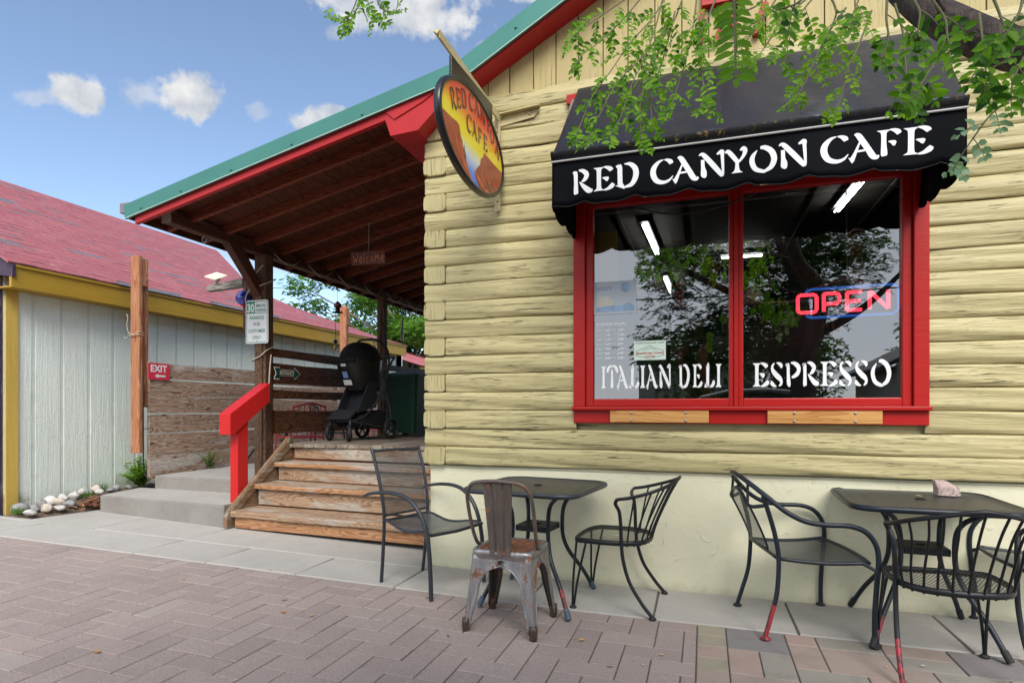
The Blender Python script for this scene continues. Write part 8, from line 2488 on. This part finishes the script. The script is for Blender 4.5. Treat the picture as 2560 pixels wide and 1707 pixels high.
def build_locust():
    t = thing('street_tree', 'leafy locust tree whose dark limb and drooping sprays hang before the black awning', 'tree', (1.36, -5.35, 0.0))
    b = MB()
    b.tube([(1.36, -5.35, -.1), (1.35, -5.33, .25), (1.37, -5.33, 1.2), (1.36, -5.30, 2.1), (1.30, -5.35, 3.0), (1.25, -5.5, 4.2), (1.4, -5.7, 5.6)], [.24, .185, .165, .16, .12, .09, .05], 16, smooth=5)
    b.build('trunk', M['bark'], t)
    limbs = [([(1.36, -5.25, 1.85), (1.34, -4.4, 2.08), (1.22, -3.2, 2.20), (1.06, -2.15, 2.29), (.98, -1.87, 2.38), (.81, -1.76, 2.57), (.72, -1.60, 2.80), (.60, -1.45, 3.12), (.45, -1.35, 3.45), (.30, -1.30, 3.75)], [.10, .085, .075, .066, .064, .060, .05, .035, .024, .015]),
             ([(1.34, -5.3, 2.3), (.6, -5.6, 2.9), (-.3, -6.0, 3.5), (-1.0, -6.3, 4.0)], [.08, .06, .04, .02]), ([(1.36, -5.3, 2.2), (2.2, -5.5, 2.7), (3.0, -5.8, 3.5)], [.08, .05, .02]), ([(1.3, -5.4, 3.0), (.9, -5.0, 3.9), (.5, -4.6, 4.8)], [.07, .045, .02]), ([(1.36, -5.3, 2.1), (1.7, -6.3, 2.8), (1.9, -7.3, 3.7)], [.07, .05, .02])]
    for p, r_ in limbs:
        b = MB(); b.tube(p, r_, 12, smooth=6); b.build('limb', M['bark'], t)
    # branchlets that carry the sprays seen in front of the wall
    br = MB()
    for p in ([(.60, -1.45, 3.12), (.25, -1.40, 3.35), (-.10, -1.32, 3.42), (-.45, -1.22, 3.50), (-1.2, -1.25, 3.62), (-1.75, -1.36, 3.62)], [(.72, -1.60, 2.80), (.50, -1.62, 2.98), (.30, -1.45, 3.12), (.0, -1.38, 3.22)], [(.81, -1.76, 2.57), (.62, -1.95, 2.70), (.40, -1.98, 2.72), (.05, -1.9, 2.85)], [(1.06, -2.15, 2.29), (.85, -2.35, 2.40), (.6, -2.38, 2.48), (.2, -2.5, 2.42), (.06, -2.82, 2.2)]):
        br.tube(p, [.012, .004], 6, smooth=5)
    br.build('branchlet', M['bark'], t)
    for key, pts in TW.items():
        sp, LL, pairs, ll, lw, mt, tone = STY[KIND.get(key, 'a')]
        rg = random.Random(key * 13 + 1)
        C = catmull(pts, 10)
        b = MB(); b.tube(C, [.0042, .0015], 5, mi=1, cap=False)
        acc = 0; side = 1; tot = 0; TL = sum((c - a).length for a, c in zip(C, C[1:]))
        cam_dir = Vector((0, -1, .25))
        for a, c in zip(C, C[1:]):
            dl = (c - a).length; acc += dl; tot += dl
            if acc < sp: continue
            acc = 0; side = -side
            tg = (c - a).normalized()
            sd_ = tg.cross(cam_dir).normalized()
            if pairs == 0:
                for sg in (1, -1): leaflet(b, c, sd_ * sg + tg * .5 + Vector((0, 0, rg.uniform(-.2, .1))), cam_dir + Vector((rg.uniform(-.4, .4), 0, rg.uniform(-.4, .4))), ll * rg.uniform(.85, 1.1), lw * rg.uniform(.9, 1.2), 0, rg.uniform(.4, .75))
                continue
            d = sd_ * side * rg.uniform(.4, 1.0) + tg * .75 + Vector((rg.uniform(-.3, .3), rg.uniform(-.55, .55), rg.uniform(-.55, 0)))
            nn = cam_dir + Vector((rg.uniform(-.8, .8), rg.uniform(-.8, .8), rg.uniform(-.5, .9)))
            fr = tot / TL; compound(b, c, d, nn, LL * rg.uniform(.7, 1.1) * (1 - .55 * fr * fr), max(3, int(pairs * (1 - .4 * fr * fr))), ll * rg.uniform(.8, 1.1), lw, 0, rg, .7, tone, .32)
        d = (C[-1] - C[-3]).normalized()
        if pairs: compound(b, C[-1] - d * (LL * .6), d, cam_dir + Vector((rg.uniform(-.5, .5), 0, 0)), LL * .75, pairs, ll * .85, lw, 0, rg, .3, tone, .2)
        else: leaflet(b, C[-1], d, cam_dir, ll * .7, lw * .8, 0, .6)
        b.build('leafy_spray', [M[mt], M['twig']], t)
    # crown over the street: many pinnate leaves in clumps round the limb ends
    rg = random.Random(77); b = MB()
    cl = []
    for k in range(230):
        while True:
            x, y, z = rg.uniform(-1, 1), rg.uniform(-1, 1), rg.uniform(-1, 1)
            if x * x + y * y + z * z < 1: break
        c = Vector((.85 + 2.0 * x, -6.4 + 2.0 * y, 4.25 + 1.8 * z)); cl.append(c)
    for k in range(60): cl.append(Vector((rg.uniform(-0.9, 1.75), rg.uniform(-7.4, -4.9), rg.uniform(1.9, 2.9))))
    for c in cl:
        if c.y > -4.5: continue
        for j in range(19):
            a = rg.uniform(0, 6.28); d = Vector((math.cos(a), math.sin(a), rg.uniform(-.7, .25)))
            p = c + Vector((rg.gauss(0, .16), rg.gauss(0, .16), rg.gauss(0, .13)))
            s = d.cross(Vector((0, 0, 1))).normalized(); L_ = rg.uniform(.14, .24)
            for i in range(6):
                q = p + d * (L_ * (i + 1) / 6) + Vector((0, 0, -.05 * (i / 6) ** 2))
                for sg in (1, -1): leaflet(b, q, s * sg + d * .4 + Vector((0, 0, rg.uniform(-.3, .2))), Vector((rg.uniform(-.4, .4), rg.uniform(-.4, .4), 1)), .075, .034, 0, rg.random())
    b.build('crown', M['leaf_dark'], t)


build_locust()


def leafy_tree(name, lab, base, h, trunk, clumps, leaf, mat, bark, seed, group=None):
    rg = random.Random(seed)
    t = thing(name, lab, 'tree', base, 0, group)
    b = MB(); bx, by, bz = base
    b.tube([(bx, by, bz - .1), (bx + .05, by, bz + h * .25), (bx - .04, by + .05, bz + h * .5), (bx, by, bz + h * .75)], [trunk * 1.2, trunk, trunk * .75, trunk * .3], 10, smooth=4); b.build('trunk', bark, t)
    b2 = MB(); L_ = MB()
    for (cx, cy, cz, r_, n) in clumps:
        c = Vector((bx + cx, by + cy, bz + cz))
        st = Vector((bx, by, bz + max(h * .3, cz * .55)))
        b2.tube([st, st.lerp(c, .5) + Vector((0, 0, .15)), c], [trunk * .35, trunk * .2, trunk * .08], 6, smooth=3)
        for k in range(n):
            while True:
                v = Vector((rg.uniform(-1, 1), rg.uniform(-1, 1), rg.uniform(-1, 1)))
                if v.length < 1: break
            v *= r_; v.z *= .75
            p = c + v + Vector((rg.gauss(0, .06), rg.gauss(0, .06), rg.gauss(0, .06)))
            a = rg.uniform(0, 6.28); d = Vector((math.cos(a), math.sin(a), rg.uniform(-.9, .3)))
            leaflet(L_, p, d, Vector((rg.uniform(-.6, .6), rg.uniform(-.6, .6), 1)), leaf * rg.uniform(.7, 1.3), leaf * rg.uniform(.35, .5), 0, min(1, max(0, .5 + .35 * v.z / r_ + rg.gauss(0, .2))))
    b2.build('branches', bark, t); L_.build('crown', mat, t)


rg = random.Random(12)
cl = []
for k in range(34):
    a = rg.uniform(0, 6.28); q = rg.random() ** .6 * 3.2
    cl.append((.3 + q * math.cos(a) * .9, q * math.sin(a) * .8, rg.uniform(2.6, 6.4), rg.uniform(.45, .85), 560))
cl += [(-2.2, -.9, 3.9, .55, 260), (-2.9, -1.3, 4.6, .5, 220), (-3.3, -1.6, 5.3, .6, 260), (-2.4, -1.2, 5.6, .6, 260), (-2.6, -1.2, 2.9, .35, 120), (-1.6, -.6, 3.2, .6, 300), (-3.6, -1.7, 4.5, .3, 90), (1.2, .5, 2.9, .7, 420), (2.0, .6, 3.2, .7, 420), (.8, .4, 3.7, .8, 420), (1.7, .8, 4.3, .8, 420)]
leafy_tree('garden_tree', 'bright green leafy tree with pale trunk growing beyond the porch and the low shed', (-9.9, 14.6, .16), 5.5, .17, cl, .20, M['leaf_ash'], M['bark_grey'], 5)
# trees across the street, which the window mirrors
for k, (x, y, s) in enumerate(((-.2, -20, 1.0), (2.7, -19.5, .95), (9.8, -23, 1.1))):
    rg = random.Random(20 + k); cl = []
    for j in range(24):
        a = rg.uniform(0, 6.28); q = rg.random() ** .6 * 1.9 * s; cl.append((q * math.cos(a), q * math.sin(a), rg.uniform(.6, 4.0) * s, rg.uniform(.7, 1.0) * s, 200))
    leafy_tree('far_street_tree', ['dark green tree across the street mirrored behind the mullion of the window', 'low dark green tree across the street mirrored in the middle of the window', 'tall dark green tree across the street beyond the mirrored house'][k], (x, y, 0), 4.2 * s, .2, cl, .24, M['leaf_dark'], M['bark'], 30 + k, 'trees across the street')

# ------------------------------------------------------------------ power line, and what stands across the street
b = MB(); b.tube([(-40, 14, 7.4), (-19, 16.2, 6.35), (-8, 18, 6.1), (6, 20, 6.6)], .012, 5, smooth=8)
tag(b.build('power_line', M['black_plastic'], loc=(-17, 16, 6.3)), 'thin dark power line crossing the sky behind the porch', 'cable')
b = MB(); b.tube([(-14, -13, 4.6), (0, -12.5, 4.2), (5, -12.2, 4.15), (20, -12, 4.8)], .02, 5, smooth=8)
tag(b.build('power_line', M['black_plastic'], loc=(0, -12.5, 4.2)), 'power line along the street mirrored in the right window pane', 'cable')
t = thing('house_across_street', 'house with dark gable roof and red capped flue across the street mirrored in the right window pane', 'house', (7.6, -15.5, 0))
b = MB(); b.box(5.2, 11, -20, -15.2, -.1, 2.45); b.build('wall', M['beige_wall'], t)
b = MB(); b.prism([(4.7, -15.0, 2.40), (8.2, -15.0, 4.25), (11.6, -15.0, 2.40), (11.6, -15, 2.28), (8.2, -15, 4.1), (4.7, -15, 2.28)][::-1], (0, -1, 0), 5.2); b.prism([(5.2, -15.19, 2.46), (8.2, -15.19, 4.0), (11, -15.19, 2.46)], (0, -1, 0), .1); b.build('roof', M['dark_roof'], t)
b = MB(); b.lathe([(.17, 2.8), (.17, 4.1)], (5.95, -16.2, 0), 'z', 14); b.build('flue_pipe', M['steel'], t)
b = MB(); b.lathe([(.28, 4.1), (.28, 4.4), (.0, 4.42)], (5.95, -16.2, 0), 'z', 14); b.build('flue_cap', M['sign_red'], t)
for x in (6.2, 8.0, 9.6):
    b = MB(); b.box(x, x + .9, -15.198, -15.16, 1.0, 2.0); w = b.build('window', M['car_glass'], t); b = MB(); b.box(x - .06, x + .96, -15.197, -15.15, .93, .998); b.build('window_sill', M['white'], w)
t = thing('beige_building', 'plain beige building across the street mirrored low in the left window pane', 'building', (-1.0, -26, 0))
b = MB(); b.box(-3.1, 2.4, -30, -26, -.1, 3.4); b.build('wall', M['beige_wall'], t)
b = MB(); b.box(-3.2, 2.5, -30.2, -25.8, 3.4, 3.6); b.build('roof_slab', M['dark_roof'], t)
for x in (-2.3, -.6, 1.0):
    b = MB(); b.box(x, x + 1.0, -25.998, -25.95, 1.0, 2.2); b.build('window', M['car_glass'], t)


def build_car():
    t = thing('parked_car', 'silver car parked along the street, its roof mirrored at the foot of the window', 'car', (1.0, -7.0, -0.045), 0)
    L_ = 2.25
    def sec(x):  # half widths and heights of the body at station x
        u = x / L_
        hood = .70 + .16 * (1 - u * u)
        return hood
    b = MB(); rows = []
    for i in range(25):
        x = -L_ + 2 * L_ * i / 24; e = max(0, 1 - (abs(x) / L_) ** 6) ** .5
        w = .88 * (.80 + .20 * e); top = (.62 + .26 * (1 - (x / L_) ** 2) ** .6) * (.72 + .28 * e)
        rows.append([(x, -w * .96, .22), (x, -w, .45), (x, -w * .98, top - .10), (x, -w * .82, top), (x, 0, top + .03), (x, w * .82, top), (x, w * .98, top - .10), (x, w, .45), (x, w * .96, .22)])
    b.grid(rows, 0, True); b.add(rows[0], [list(range(9))]); b.add(rows[-1], [list(range(8, -1, -1))]); b.build('body', M['car_paint'], t, local=True)
    b = MB(); rows = []
    for x, z, w in ((-1.55, .88, .72), (-1.05, 1.47, .58), (-.6, 1.58, .56), (0, 1.60, .56), (.35, 1.56, .57), (1.15, .92, .72)):
        rows.append([(x, -w - .10 * (1.60 - z), z), (x, -w * .6, z + .03), (x, 0, z + .04), (x, w * .6, z + .03), (x, w + .10 * (1.60 - z), z)])
    b.grid(rows, 0, True); b.build('roof', M['car_paint'], t, local=True)
    for s in (1, -1):
        b = MB(); b.add([(-1.50, s * .80, .90), (-1.03, s * .605, 1.44), (-.05, s * .585, 1.55), (.36, s * .60, 1.50), (1.08, s * .80, .93)], [(0, 1, 2, 3, 4) if s < 0 else (4, 3, 2, 1, 0)]); b.build('side_window', M['car_glass'], t, local=True)
        for x in (-1.38, 1.38):
            b = MB(); b.lathe([(.0, -.1), (.32, -.1), (.33, 0), (.32, .1), (0, .1)], (x, s * .80, .33), 'y', 20); w = b.build('wheel', M['rubber'], t, local=True)
            b = MB(); b.lathe([(0, s * .105), (.2, s * .105), (.2, s * .09)], (x, s * .80, .33), 'y', 16); b.build('wheel_rim', M['steel'], w, local=True)
        b = MB(); b.ball((2.12, s * .6, .62), (.1, .16, .07), 10); b.build('headlight', M['white'], t, local=True)
        b = MB(); b.ball((-2.12, s * .6, .68), (.1, .16, .07), 10); b.build('tail_light', M['sign_red'], t, local=True)


build_car()
for o in list(bpy.data.objects):
    if o.type == 'MESH' and o.parent is None and 'label' not in o and 'kind' not in o:
        o['kind'] = 'structure'
